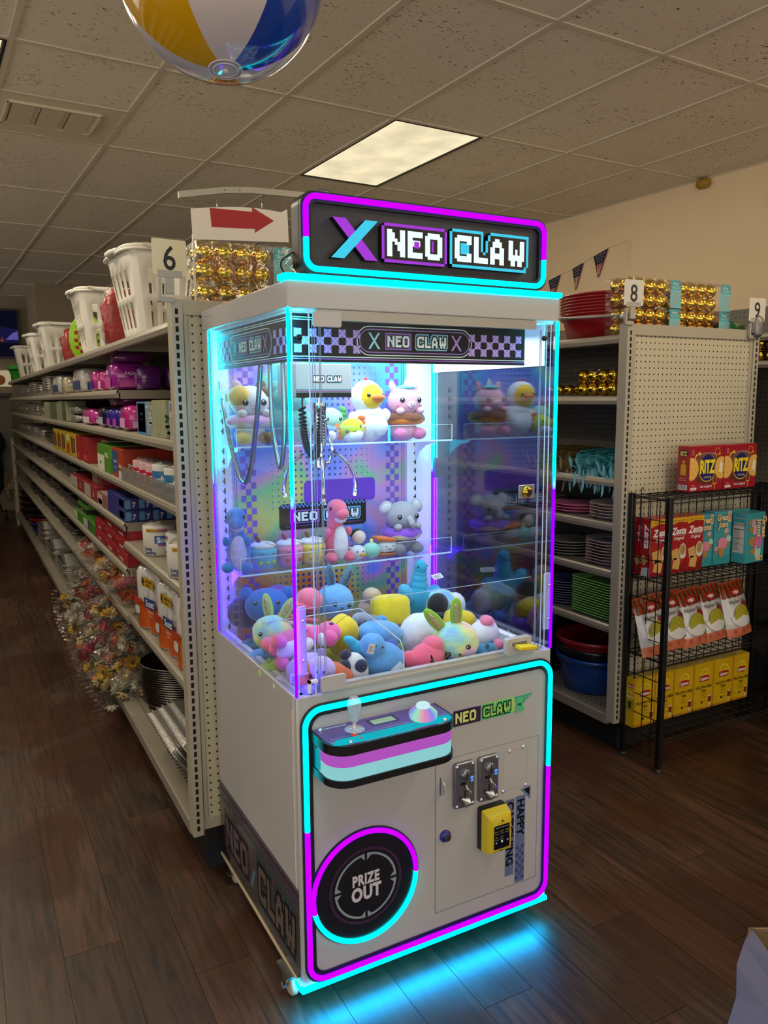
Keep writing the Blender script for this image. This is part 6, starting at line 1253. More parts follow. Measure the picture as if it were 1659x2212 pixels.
def cone_front(q, a, b):
    q.m = mat('#2f8f96', .4); q.rect(0, a, 0, .16*b, .0001); q.m = mat('#d9b98a', .5); q.rect(.78*a, .99*a, .80*b, .995*b, .0003); q.m = mat('#3a2a1c', .5); q.text('12', .09*b, .885*a, .90*b, .0006, bold=.02); q.text('CAKE', .03*b, .885*a, .865*b, .0006); q.text('CUPS', .03*b, .885*a, .83*b, .0006)
    cone(q, .72*a, .60*b, .30*a, 0, '#c9a8b0', .0003); cone(q, .84*a, .44*b, .36*a, -.12, '#a5d0c8', .0012); cone(q, .14*a, .28*b, .26*a, .1, '#b9a0a0', .0012); cone(q, .47*a, .33*b, .66*a, -.1, '#d8849c', .0021)
    for c_, w_, bo in (('#8a5a3a', .0030, .07), ('#e6cf9a', .0034, .03)): q.m = mat(c_, .5); q.text('Great', .16*b, .42*a, .84*b, w_, bold=bo, sx=.8, shear=.15); q.text('Joms', .16*b, .46*a, .71*b, w_, bold=bo, sx=.8, shear=.15)
def cone_nutri(q, a, b):
    q.m = mat('#b9ada6', .4); q.text('Great Joms', .05*b, .5*a, .88*b, .0003, bold=.02); q.m = mat('#c2beb6', .5); q.rect(.12*a, .88*a, .20*b, .80*b, .0001); q.m = mat('#26221f', .5); q.text('Nutrition Facts', .045*b, .5*a, .755*b, .0004, bold=.02); q.rect(.14*a, .86*a, .665*b, .68*b, .0003).rect(.14*a, .86*a, .49*b, .498*b, .0003).rect(.14*a, .86*a, .38*b, .386*b, .0003)
    for k in range(12): q.rect(.16*a, (.5+.03*(k % 4))*a, (.64-.035*k)*b, (.648-.035*k)*b, .0003)
def cone_side(q, a, b):
    for u, v, s_, c_ in ((.30, .80, .28, '#b9a0a0'), (.40, .66, .34, '#c9a8b0'), (.52, .42, .52, '#d0689c'), (.55, .22, .40, '#a5d0c8')): cone(q, u*a, v*b, s_*a*1.1, -math.pi/2-.1, c_, .0006)
    for c_, w_, bo in (('#8a5a3a', .0022, .07), ('#e6cf9a', .0026, .03)):
        q.m = mat(c_, .5); R = T(.70*a, .92*b, w_) @ Matrix.Rotation(-math.pi/2, 4, 'Z'); q.text('Great', .30*a, 0, .12*a, 0, R, bold=bo, align='LEFT'); q.text('Joms', .30*a, .06*a, -.14*a, 0, R, bold=bo, align='LEFT')
    q.m = mat('#d9b98a', .5); q.rect(.58*a, .97*a, .03*b, .14*b, .0003); q.m = mat('#3a2a1c', .5); R = T(.84*a, .135*b, .0006) @ Matrix.Rotation(-math.pi/2, 4, 'Z'); q.text('12', .2*a, 0, 0, 0, R, bold=.02, align='LEFT')
grocery(2.784, 2.290, .796, .090, .058, .230, '#3d98a2', 'teal ice cream cone box, first one right of the saltines', 'teal cone boxes', cone_front); grocery(2.880, 2.288, .796, .108, .060, .236, '#3d98a2', 'teal ice cream cone box facing forward beside the turned one', 'teal cone boxes', cone_front)
grocery(3.024, 2.238, .796, .138, .068, .225, '#3d98a2', 'teal ice cream cone box turned to show its nutrition panel', 'teal cone boxes', cone_side, cone_nutri, rz=.06); grocery(2.995, 2.312, .796, .15, .030, .232, '#3d98a2', 'teal cone box lying behind the turned one', 'teal cone boxes')
def tea_front(q, a, b):
    q.m = mat('#b8780f', .4); q.rect(0, .035*a, 0, b, .0001).rect(.965*a, a, 0, b, .0001).rect(0, a, 0, .04*b, .0001); q.m = mat('#d9c23a', .4); q.disc(.52*a, .74*b, .25*a, .0002, 28); q.m = mat('#c9a016', .4); q.disc(.52*a, .74*b, .20*a, .0003, 28); q.m = mat('#d6b422', .4); q.disc(.56*a, .70*b, .14*a, .0004, 20)
    q.m = mat('#a0141c', .4); q.flat([(.28*a, .60*b), (.30*a, .665*b), (.28*a, .725*b)][::-1] and [(.27*a, .615*b), (.52*a, .60*b), (.77*a, .615*b), (.74*a, .665*b), (.77*a, .72*b), (.52*a, .735*b), (.27*a, .72*b), (.30*a, .665*b)], .0006); q.m = mat('#ece6e0', .4); q.text('Lipton', .095*b, .52*a, .635*b, .0009, bold=.03, sx=.95)
    q.m = mat('#1d1608', .4); q.text('YELLOW LABEL', .078*b, .52*a, .455*b, .0004, bold=.02, sx=.92); q.text('TEA', .085*b, .52*a, .365*b, .0004, bold=.02); q.text('Quality No.1', .032*b, .52*a, .305*b, .0004); q.text('LOOSE TEA', .032*b, .52*a, .245*b, .0004)
    q.disc(.45*a, .15*b, .05*a, .0004, 14); q.text('garden fresh', .03*b, .66*a, .155*b, .0004); q.text('NET WT. 15.8 OZ', .026*b, .24*a, .03*b, .0004); q.ring(.13*a, .17*b, .05*a, .056*a, .0003, n=16); q.m = mat('#6a2c0c', .4); q.flat([(.78*a, .13*b), (.92*a, .13*b), (.94*a, .26*b), (.76*a, .26*b)], .0004); q.m = mat('#d9b98a', .4); q.disc(.85*a, .26*b, .09*a, .0006, 14, .02*b); q.m = mat('#e6ded8', .4); q.rect(.79*a, .87*a, .04*b, .11*b, .0004); q.m = mat('#a0141c', .4); q.disc(.83*a, .075*b, .025*a, .0006, 8)
def tea_side(q, a, b):
    q.m = mat('#a0141c', .4); q.rect(.2*a, .8*a, .80*b, .88*b, .0003); q.m = mat('#ece6e0', .4); q.text('Lipton', .06*b, .5*a, .82*b, .0006, bold=.02); q.text('Rich &', .07*b, .35*a, .69*b, .0004); q.text('smooth', .07*b, .5*a, .60*b, .0004); q.m = mat('#8f9a18', .4); q.rect(.0, a, .34*b, .56*b, .0001); q.m = mat('#5a2410', .4); q.flat([(.35*a, .37*b), (.65*a, .37*b), (.7*a, .52*b), (.3*a, .52*b)], .0004)
for k, (x, w_) in enumerate(((2.437, .122), (2.560, .114), (2.675, .124), (2.801, .127), (2.930, .130), (3.062, .108))): grocery(x, 2.290, .136, w_, .048, .216, '#c8a20e', f'yellow tea box, {ORD[k]} from the left on the bottom wire shelf', 'yellow tea boxes', tea_front, tea_side if k == 0 else None, pr_rects([(.4, .62, .3, .6, '#d6d0b0')]))
def snack_bag(x, y, z, tilt, roll_, label):
    t = thing('snack_bag', label, 'snack bag', (x, y, z), 0, 'nylon sev snack bags', rot=(tilt, roll_, 0)); w_, h = .152, .245; nu, nv = 16, 18
    def depth(i, j): u = 2*i/nu-1; v = j/nv; return .032*(max(0, 1-abs(u)**2.4))*(math.sin(math.pi*min(1, .08+v*.98))**.55)*(1-.35*v)
    def pt(i, j, s_): u = 2*i/nu-1; v = j/nv; sh = 1+.05*(1-v); return (u*w_/2*sh, s_*depth(i, j)+.004*noise.noise(Vector((u*3, v*4, x*7+s_)))*s_, v*h)
    for nm, j0, j1, m_ in (('lower_panel', 0, 3, mat('#c26a4c', .15, coat=.6)), ('silver_panel', 3, 13, mat('#b7b5b4', .15, coat=.6)), ('striped_top', 13, 18, mat('#a33412', .15, coat=.6))):
        b = MB(m_)
        for s_ in (-1, 1):
            vs = [pt(i, j, s_) for j in range(j0, j1+1) for i in range(nu+1)]; b.add(vs, [((j)*(nu+1)+i, (j)*(nu+1)+i+1, (j+1)*(nu+1)+i+1, (j+1)*(nu+1)+i)[::-1 if s_ > 0 else 1] for j in range(j1-j0) for i in range(nu)])
        part(nm, b, t, smooth=True)
    q = MB(None)
    def P(u, v, w=.001):            # printed on the front skin
        i = (u/w_+.5)*nu; j = v/h*nv; return (u, -depth(i, j)-.0045-w, v)
    def proj(fn):
        tmp = MB(q.m); fn(tmp); q.add([P(p[0], p[1], p[2]+.001) for p in tmp.v], [tuple(f) for f in tmp.f])
    q.m = mat('#4a3210', .3); 
    for k in range(6): proj(lambda m_, k=k: m_.add([((-.07+.026*k), .176+.008*r, 0) if s_ == 0 else ((-.058+.026*k), .176+.008*r, 0) for r in range(9) for s_ in (0, 1)], [(2*r, 2*r+1, 2*r+3, 2*r+2) for r in range(8)]))
    q.m = mat('#a81420', .3); proj(lambda m_: m_.flat([(.0, .176), (.026, .198), (0, .220), (-.026, .198)], .0008).flat([(-.03, .188), (.03, .188), (.03, .206), (-.03, .206)], .0007)); q.m = mat('#eadede', .3); proj(lambda m_: m_.text('raju', .022, 0, .192, .0018, bold=.03))
    q.m = mat('#34302e', .4); proj(lambda m_: m_.text('Nylon Sev', .023, 0, .150, .0006, bold=.008))
    q.m = mat('#7d1a1c', .4); proj(lambda m_: m_.disc(.036, .13, .022, .0003, 16))
    q.m = mat('#c9c7c4', .3); proj(lambda m_: [m_.ring(.006, .092, 0 if k == 0 else .0125*k, .0125*(k+1), .0004, math.pi, 2*math.pi, 14, ry=.8) for k in range(5)])
    q.m = mat('#8f8a12', .7); proj(lambda m_: [m_.ring(.006, .092, .0095*k, .0095*(k+1), .0007, -.3, math.pi+.3, 14, ry=1.0 if k > 3 else 1) for k in range(5)])
    q.m = mat('#b5b02c', .7); r = random.Random(5)
    for k in range(70): a = r.uniform(-.2, math.pi+.2); d_ = .045*math.sqrt(r.random()); u, v = .006+d_*math.cos(a), .092+d_*math.sin(a); g = r.uniform(0, 3.1); proj(lambda m_: m_.flat([(u-.004*math.cos(g), v-.004*math.sin(g)), (u+.001*math.sin(g), v-.001*math.cos(g)), (u+.004*math.cos(g), v+.004*math.sin(g)), (u-.001*math.sin(g), v+.001*math.cos(g))], .0012))
    q.m = mat('#2f6a2c', .5); proj(lambda m_: m_.flat([(.02, .042), (.065, .058), (.05, .044)], .0006)); q.m = mat('#8a2a20', .4)
    for u in (-.045, .0, .045): proj(lambda m_: m_.ring(u, .026, .004, .0065, .0005, n=12))
    part('print', q, t); part('seal', MB(mat('#93300f', .2, coat=.5)).box(-w_/2, w_/2, -.003, .003, h-.010, h+.002), t)
for k, (x, rr) in enumerate(((2.497, .10), (2.615, .02), (2.735, .10), (2.865, .08), (3.02, .09))): snack_bag(x, 2.235+.008*(k % 2), .472, -.22, -rr, f'foil bag of yellow snack noodles, {ORD[k]} from the left post of the rack')

# ------------------------------------------------------------------ beach ball, bunting, small things
def beach_ball():
    C = Vector((.466, 1.452, 2.281)); R = .182; ax = Vector((-.038, -.165, -.986)).normalized(); ref = Vector((-.18, -.702, -.689)); e1 = (ref-ax*ref.dot(ax)).normalized(); e2 = ax.cross(e1)
    t = thing('beach_ball', 'inflatable beach ball with yellow, white, blue and red panels hanging from the ceiling', 'ball', C); order = [('#cfc4c4', 'white'), ('#d09a08', 'yellow'), ('#cfc4c4', 'white'), ('#a01a20', 'red'), ('#cfc4c4', 'white'), ('#123f9e', 'blue')]
    s = 1 if e2.dot(Vector((-.528, -.538, -.658))) > 0 else -1
    for k, (c, nm) in enumerate(order):
        b = MB(mat(c, .12, coat=.8, bump=.08, bscale=12)); a0 = s*(k*math.pi/3-math.pi/6); a1 = s*(k*math.pi/3+math.pi/6); vs = []; fs = []
        for i in range(25):
            th = .16+(math.pi-.32)*i/24
            for j in range(9): a = a0+(a1-a0)*j/8; d = ax*math.cos(th)+(e1*math.cos(a)+e2*math.sin(a))*math.sin(th); vs.append(tuple(d*R))
        for i in range(24):
            for j in range(8): f = (i*9+j, (i+1)*9+j, (i+1)*9+j+1, i*9+j+1); fs.append(f if s > 0 else f[::-1])
        part('panel', b.add(vs, fs), t, smooth=True, label=f'{nm} panel')
    M = Matrix((e1, e2, ax)).transposed().to_4x4(); b = MB(mat('#c3b9ba', .1, coat=.8)); 
    for sg_ in (1,): b.lathe([(.0, .1824), (.016, .1817), (.030, .1796)], 24, M @ S(1, 1, sg_))
    part('end_cap', b, t, smooth=True); b = MB(mat('#d8d2d4', .1, coat=.8))
    for r in (.021, .029): b.tube([tuple((M @ Vector((r*math.cos(2*math.pi*k/28), r*math.sin(2*math.pi*k/28), math.sqrt(R*R-r*r)+.001)))) for k in range(28)], .0012, 5, True)
    b.lathe([(0, .0), (.006, 0), (.006, .004), (0, .004)], 10, M @ T(.0, .0, .182)); part('valve', b, t, smooth=True); part('hanging_string', MB(mat('#cfcac0', .6)).tube([(0, 0, .181), (0, 0, CZ-C.z)], .0012, 5), t)
beach_ball()
t = thing('bunting', 'string of small American flag pennants taped to the wall above the red tubs', 'bunting', (4.50, 4.50, 2.4)); P0 = Vector((4.50, 4.50, 2.4))
pts = [Vector(p)-Vector((.012, 0, 0)) for p in ((4.500, 5.75, 2.44), (4.512, 5.36, 2.515), (4.519, 5.22, 2.547), (4.524, 5.08, 2.572), (4.529, 4.96, 2.605), (4.533, 4.85, 2.635), (4.539, 4.70, 2.675), (4.546, 4.50, 2.70))]
part('string', MB(mat('#c9bda8', .6)).tube([p-P0 for p in pts], .0012, 5), t); part('string_tail', MB(mat('#d6ccbc', .6)).tube(spl([(.03, 0, .30), (.028, -.015, .26), (.03, .01, .20), (.03, -.01, .14), (.03, .0, .11)], 6), .0022, 5), t)
STAR = MB
for k, (a, b_) in enumerate(((5.36, 5.22), (5.08, 4.96), (4.85, 4.70))):
    pa = pts[1+2*k]-P0; pb = pts[2+2*k]-P0; u = (pb-pa); L_ = u.length; u.normalize(); dn = Vector((-.02, .1, -1)).normalized(); wv = u.cross(-dn).normalized()
    M = Matrix(((u.x, -dn.x, wv.x, pa.x), (u.y, -dn.y, wv.y, pa.y), (u.z, -dn.z, wv.z, pa.z), (0, 0, 0, 1))); 
    if wv.x > 0: pass
    f = part('pennant', MB(mat('#8f1b20', .7), M).prism([(0, 0), (L_/2, -.195), (L_, 0)][::1], -.0008, .0008), t); q = MB(mat('#16203f', .7), M); sg_ = 1 if wv.x < 0 else -1
    for w_ in (.0012*sg_,):
        q.flat([(0, 0), (L_*.22, -.085), (L_*.78, -.085), (L_, 0)], w_); q.m = mat('#c9b8ae', .7)
        for i in (.36, .5, .64): q.flat([(L_*i-.005, -.086), (L_*i+.005, -.086), (L_*(.5+(i-.5)*.3)+.003, -.165), (L_*(.5+(i-.5)*.3)-.003, -.165)], w_)
        for r in range(3):
            for c in range(5-r): q.disc(L_*(.22+.14*c+.07*r), -.018-.023*r, .0055, w_*1.6, 5)
    part('flag_print', q, f)
t = thing('wall_sensor', 'small yellowed plastic lump stuck where the ceiling meets the wall', 'sensor', (4.545, 3.85, 2.955)); part('cap', MB(mat('#a8862c', .4, bump=.5, bscale=60)).ell((0, 0, 0), (.03, .055, .032), noise_amp=.25, nfreq=3), t, smooth=True); part('base', MB(mat('#b59a4a', .5)).box(.0, .04, -.04, .04, .0, .03), t)
t = thing('paper_bag', 'pale paper carrier bag holding packets at the lower right corner', 'bag', (1.40, .945, 0), -.735); bw_, bd, bh = .30, .24, .27; b = MB(mat('#7d6c72', .75, bump=.35, bscale=14))
o = [(0, 0), (bw_, 0), (bw_, bd), (.025, bd*.55), (0, bd)]; o = [(0, 0), (bw_, 0), (bw_, bd), (0, bd), (.03, bd*.5)]; n_ = len(o); vs = []; lv = (0, .08, .16, .22, bh)
for z in lv:
    for i, p in enumerate(o): s_ = z/bh; vs.append((p[0]+.03*s_*(1 if p[0] < .1 else -.2)+.006*math.sin(i*2+z*30), p[1]+.01*s_*math.cos(i*3+z*20), z+(.012*math.sin(i*2.1) if z == bh else 0)))
fs = [(l*n_+i, l*n_+(i+1) % n_, (l+1)*n_+(i+1) % n_, (l+1)*n_+i) for l in range(4) for i in range(n_)]; o_ = part('paper_sides', b.add(vs, fs+[tuple(range(n_))[::-1]]), t); o_.modifiers.new('w', 'SOLIDIFY').thickness = .0012
part('folded_rim', MB(mat('#96825a', .75)).add([(.03, bd*.98, bh), (.14, bd, bh+.004), (.13, bd*.9, bh+.03), (.045, bd*.86, bh+.02), (.03, bd*.98, bh-.05), (.14, bd, bh-.05)], [(0, 1, 2, 3), (3, 2, 1, 0), (4, 5, 1, 0), (0, 1, 5, 4)]), t)
for k, (x, y, h, c, l) in enumerate(((.10, .05, .22, '#8c8a8a', 'grey printed'), (.13, .12, .255, '#a81420', 'bright red'), (.20, .17, .27, '#141d3a', 'dark blue'))): pk_ = thing('packet', f'{l} packet standing in the paper bag', 'packet', (1.40+.74*x+.67*y, .945-.67*x+.74*y, .004), -.735); part('wrap', MB(bagmat(c)).ell((.06, .015, h/2), (.06, .018, h/2), sq=.5, noise_amp=.04), pk_, smooth=True); part('label_panel', MB(mat('#d0cccc', .4)).box(.02, .06, -.0045, -.003, h*.5, h*.62), pk_)
# far left corner
t = thing('television', 'wall television showing a dark blue and violet scene in the far left corner', 'television', (.20, 12.22, 2.12)); part('screen_frame', MB(M_BLK).box(-.45, .66, 0, .06, 0, .68), t); q = MB(emat('#0c0b1c', .9), T(0, -.002) @ FRONT); q.rect(-.43, .64, .03, .65); q.m = emat('#231f52', .5); q.flat([(-.43, .22), (.64, .22), (.64, .40), (.2, .48), (-.43, .42)], .0005); q.m = emat('#6f64b8', .6); q.flat([(.48, .26), (.64, .26), (.64, .38), (.57, .35)], .001); q.m = emat('#a04a1c', .5); q.rect(.33, .46, .24, .26, .001).rect(.35, .36, .22, .30, .001).rect(.43, .44, .22, .30, .001).rect(-.4, .3, .20, .21, .001); part('picture', q, t)
t = thing('menu_board', 'small lit white board below the television', 'sign', (.45, 12.2, 1.74)); part('panel', MB(emat('#c9bb98', .62)).box(-.3, .26, 0, .03, 0, .22), t); part('board_print', MB(mat('#b5641c', .5), T(.12, -.002) @ FRONT).disc(0, .09, .07, .0, 16).rect(-.2, -.1, .05, .14), t)
t = thing('side_rack', 'dark pegboard display rack in the far left corner behind the gondola', 'rack', (.15, 11.6, 0)); part('peg_panel', MB(M_PEGD).box(-.9, .50, 0, .02, .6, 1.60), t); part('side_post', MB(M_POST).box(.46, .50, -.03, 0, 0, 1.05), t); part('top_shelf', MB(M_DKBACK).box(-.9, .52, -.12, .02, 1.60, 1.64), t)
t = thing('stroller', 'black folded stroller parked at the far end of the left aisle', 'stroller', (.24, 11.35, 0)); part('seat', MB(mat('#0b0b0c', .8)).ell((0, 0, .62), (.25, .2, .42), noise_amp=.15, sq=.7), t, smooth=True); part('hood', MB(mat('#0b0b0c', .8)).ell((.05, .02, 1.0), (.26, .2, .2), noise_amp=.15), t, smooth=True); part('frame_tube', MB(M_BLK).tube([(.2, 0, .1), (.1, 0, .6), (-.1, 0, 1.1)], .014, 6), t)
for x in (.12, .24): part('wheel', MB(M_BLK, T(x, -.1, .075) @ RY(math.pi/2)).lathe([(.0, -.015), (.05, -.015), (.075, -.01), (.075, .01), (.05, .015), (0, .015)], 18), t, smooth=True)
flowerbag(.56, 11.25, .22, (0, 0, 0), ('orange', 'cream'), 'orange and cream artificial flowers hanging at the far end of the left aisle', 1.0)

# ------------------------------------------------------------------ plush toys in the claw machine
def plushmat(c, fluffy=False): return mat(c, .9, sheen=.35, bump=.5 if fluffy else .22, bscale=90 if fluffy else 260, vary=.10, vscale=40)
def tiedye():
    mt, nt, b = newmat('rainbow_plush'); N = nt.nodes.new; L = nt.links.new; tc = N('ShaderNodeTexCoord'); n = N('ShaderNodeTexNoise'); n.inputs['Scale'].default_value = 13; n.inputs['Detail'].default_value = 2; L(tc.outputs['Object'], n.inputs['Vector'])
    r = N('ShaderNodeValToRGB'); e = r.color_ramp.elements; e[0].position = .28; e[0].color = (*lin('#7fb4e6'), 1); e[1].position = .75; e[1].color = (*lin('#e6a3d0'), 1)
    for p, c in ((.40, '#9fd8c8'), (.50, '#d8e08a'), (.58, '#f0c8b0'), (.66, '#c9a5e6')): x = e.new(p); x.color = (*lin(c), 1)
    L(n.outputs[0], r.inputs[0]); L(r.outputs[0], b.inputs['Base Color']); b.inputs['Roughness'].default_value = .9; b.inputs['Sheen Weight'].default_value = .4
    n2 = N('ShaderNodeTexNoise'); n2.inputs['Scale'].default_value = 110; L(tc.outputs['Object'], n2.inputs['Vector']); bp = N('ShaderNodeBump'); bp.inputs['Strength'].default_value = .6; bp.inputs['Distance'].default_value = .004; L(n2.outputs[0], bp.inputs['Height']); L(bp.outputs[0], b.inputs['Normal']); return mt
TIE = tiedye(); EYE = mat('#0c0a0c', .12, coat=.5); WHT = mat('#e8e8ea', .5); PLG = 'plush toys in the claw machine'
def P_(name, t, c, cen, r, fl=False, rot=None, sq=1.0, amp=.03, nu=18, nv=12, label=None):
    m_ = c if not isinstance(c, str) else plushmat(c, fl); M = T(*cen) @ (Matrix.Rotation(rot[0], 4, rot[1]) if rot else Matrix.Identity(4))
    return part(name, MB(m_, M).ell((0, 0, 0), r, nu=nu, nv=nv, noise_amp=amp if not fl else .05, nfreq=3 if not fl else 9, sq=sq), t, smooth=True, label=label)
def eyes(t, cen, sep, r, dy, head=None):
    """round eyes with a catch light; the face looks towards -Y of the toy"""
    for s in (-1, 1):
        e = part('eye', MB(EYE, T(cen[0]+s*sep, cen[1]+dy, cen[2])).ell((0, 0, 0), (r, r*.55, r), nu=12, nv=8), head or t, smooth=True)
        part('catch_light', MB(WHT).ell((cen[0]+s*sep-r*.3, cen[1]+dy-r*.5, cen[2]+r*.35), r*.26, nu=8, nv=5), e, smooth=True) if not head else None
def smile(t, c, w_, y, col='#3a1a20', r=.0009): part('mouth', MB(mat(col, .7)).tube([(c[0]+w_*math.cos(a), y, c[2]+w_*.7*math.sin(a)) for a in [math.pi+math.pi*k/8 for k in range(9)]], r, 5), t, smooth=True)
def toy(label, loc, rot=(0, 0, 0), s=1.0, name='plush_toy'):
    t = thing(name, label, 'plush toy', loc, 0, PLG, rot=rot); t.scale = (s, s, s); return t
def tagp(t, loc, rot, w_=.022, h=.034):
    q = MB(mat('#dcdad6', .5), T(*loc) @ Matrix.Rotation(rot[0], 4, 'Z') @ Matrix.Rotation(rot[1], 4, 'X')); q.box(0, w_, -.0004, .0004, 0, h)
    q.m = mat('#55504e', .6)
    for k in range(6): q.box(w_*.12, w_*(.85 if k % 3 else .6), -.0006, .0006, h*(.15+.11*k), h*(.19+.11*k))
    part('paper_tag', q, t)
def donut(t, z, c1, c2, R=.052, r=.021, dots_=('#e0c23a', '#d84f4f', '#e8e0e0')):
    prof = lambda a0, a1, rr: [(R-.012+rr*math.cos(a), z+rr*.75*math.sin(a)) for a in [a0+(a1-a0)*k/12 for k in range(13)]]
    part('donut', MB(plushmat(c2)).lathe([(.004, z-r*.7)]+prof(-1.5, 1.0, r)+[(.004, z+r*.6)], 26), t, smooth=True); g = MB(plushmat(c1)); n = 40; vs = []; fs = []
    for k in range(n):
        a = 2*math.pi*k/n; d_ = .25*math.sin(5*a)
        for i in range(8): q = -.15+d_+(2.2-d_)*i/7; rr = r*1.06; vs.append(((R-.012+rr*math.cos(q))*math.cos(a), (R-.012+rr*math.cos(q))*math.sin(a), z+rr*.78*math.sin(q)))
    for k in range(n):
        for i in range(7): fs.append((k*8+i, ((k+1) % n)*8+i, ((k+1) % n)*8+i+1, k*8+i+1))
    part('icing', g.add(vs, fs), t, smooth=True)
    for k in range(7): a = -2.6+.35*k; part('sprinkle', MB(plushmat(dots_[k % 3])).tube([((R+.006)*math.cos(a), (R+.006)*math.sin(a), z+r*.42), ((R+.002)*math.cos(a+.08), (R+.002)*math.sin(a+.08), z+r*.55)], .0016, 6), t, smooth=True)
U, Lw, YS = 1.4015, 1.0315, 2.205
def donut_animal(label, x, z, c, body, feet, d1, d2, build):
    t = toy(label, (x, YS, z)); P_('body', t, body, (0, 0, .03), (.046, .042, .034)); donut(t, .066, d1, d2, .056, .024)
    for s, f in zip((-1, 1), feet): P_('foot', t, f, (s*.033, -.042, .020), (.023, .026, .019))
    h = P_('head', t, c, (0, -.006, .122), (.056, .048, .048)); 
    for s in (-1, 1): P_('paw', t, c, (s*.036, -.044, .092), (.013, .014, .011))
    build(t); return t
def cat(t):
    for s, c in ((-1, '#d0a8c0'), (1, '#7a5030')): P_('ear', t, c, (s*.036, 0, .165), (.017, .012, .022), rot=(s*.35, 'Y'))
    part('patch', MB(plushmat('#d8b25a')).ell((-.030, -.008, .137), (.034, .044, .034), nu=16, nv=10), t, smooth=True); P_('patch', t, '#6a4426', (.040, .004, .148), (.022, .036, .022)); eyes(t, (0, -.006, .122), .027, .0095, -.043); part('nose', MB(plushmat('#d05a80')).ell((0.002, -.054, .112), (.004, .003, .003), nu=8, nv=6), t, smooth=True); smile(t, (-.004, 0, .106), .004, -.0535); smile(t, (.006, 0, .106), .004, -.0535); P_('cheek', t, '#e08aa0', (-.040, -.036, .104), (.006, .004, .004))
donut_animal('white kitten plush with yellow patch sitting in a pink donut, upper shelf left', .750, U, '#d8d6d4', '#d8d4d0', ('#d8bc50', '#7a5a34'), '#d49ac8', '#dccfc8', cat)
def uni(t):
    for s in (-1, 1): P_('ear', t, '#e0a0b4', (s*.040, .0, .166), (.011, .008, .022), rot=(s*.3, 'Y'))
    part('horn', MB(plushmat('#d8d0c0'), T(.004, -.012, .166)).lathe([(.010, 0), (.009, .004), (.0095, .008), (.007, .012), (.0075, .017), (.004, .022), (0, .034)], 14), t, smooth=True); P_('mane', t, '#6ab4bc', (.002, -.016, .165), (.030, .026, .009)); eyes(t, (0, -.006, .126), .030, .009, -.041)
    P_('snout', t, '#e6bcc8', (0, -.052, .112), (.016, .007, .012)); 
    for s in (-1, 1): part('nostril', MB(plushmat('#a85a78')).ell((s*.005, -.0595, .115), (.002, .0012, .0026), nu=8, nv=5), t, smooth=True)
    smile(t, (0, 0, .110), .005, -.0598); [P_('cheek', t, '#d86a8a', (s*.042, -.036, .108), (.006, .004, .004)) for s in (-1, 1)]
donut_animal('pink pig plush with unicorn horn in a brown donut, upper shelf right', 1.266, U, '#e3a3b6', '#e0a8b8', ('#e078a4', '#e078a4'), '#6a3416', '#dc8018', uni)
def ele(t):
    for s in (-1, 1): P_('ear', t, '#b4b2b2', (s*.058, .0, .152), (.026, .008, .020), rot=(s*.5 if s < 0 else .9, 'Y'), label=None); P_('inner_ear', t, '#cfcdcd', (s*.058, -.005, .152), (.019, .006, .014), rot=(s*.5 if s < 0 else .9, 'Y'))
    eyes(t, (0, -.006, .124), .031, .0085, -.041); part('trunk', MB(plushmat('#a8a6a8')).tube(spl([(0, -.048, .122), (.002, -.060, .112), (.004, -.066, .102), (.010, -.064, .096)], 6), [.011]*7+[.010]*6+[.009]*6), t, smooth=True); part('trunk_creases', MB(mat('#4a484c', .8)).tube([(-.006, -.066, .108), (.004, -.071, .107), (.010, -.069, .109)], .0007, 5).tube([(-.005, -.068, .104), (.005, -.073, .103), (.012, -.070, .105)], .0007, 5), t)
donut_animal('grey elephant plush wearing a purple donut, lower shelf right', 1.256, Lw, '#a19fa2', '#8d8b8e', ('#8d8b8e', '#8d8b8e'), '#8a4cc0', '#e0cfa8', ele)
t = toy('white chicken plush with yellow duck face on the upper shelf', (1.140, YS, U)); P_('body', t, '#dcdcdc', (0, 0, .052), (.056, .052, .055)); P_('wool', t, '#e4e4e4', (0, -.002, .085), (.045, .044, .026), True); P_('hood', t, '#dedede', (-.010, -.006, .138), (.052, .046, .050)); P_('face', t, '#e6b90f', (-.006, -.024, .138), (.043, .036, .040)); eyes(t, (-.004, -.024, .142), .024, .0065, -.033)
part('bill', MB(plushmat('#cf6a1c')).ell((.002, -.064, .134), (.022, .018, .010), nu=16, nv=8).ell((.002, -.060, .126), (.018, .014, .008), nu=16, nv=8), t, smooth=True); P_('comb', t, '#c01c28', (-.012, -.006, .188), (.006, .006, .008)); P_('wing', t, '#e0e0e0', (.056, -.006, .078), (.016, .02, .022)); P_('wing', t, '#e0e0e0', (-.056, -.006, .070), (.016, .02, .022)); P_('belly_patch', t, '#d2d6da', (.014, -.036, .045), (.034, .018, .032))
t = toy('lime axolotl plush with orange gills lying on the upper shelf', (1.073, 2.17, U), (0, -.3, 0)); P_('head', t, '#b4cc1c', (0, 0, .038), (.042, .036, .036)); P_('belly', t, '#c4cad4', (-.006, -.016, .022), (.032, .026, .022)); eyes(t, (-.006, 0, .044), .023, .006, -.030)
for s in (-1, 1):
    for k in range(3): P_('gill', t, '#e0661c', (s*.045, 0, .030+.016*k), (.014, .006, .007), rot=(s*(-.5+.5*k), 'Y'))
smile(t, (-.006, 0, .040), .006, -.037)
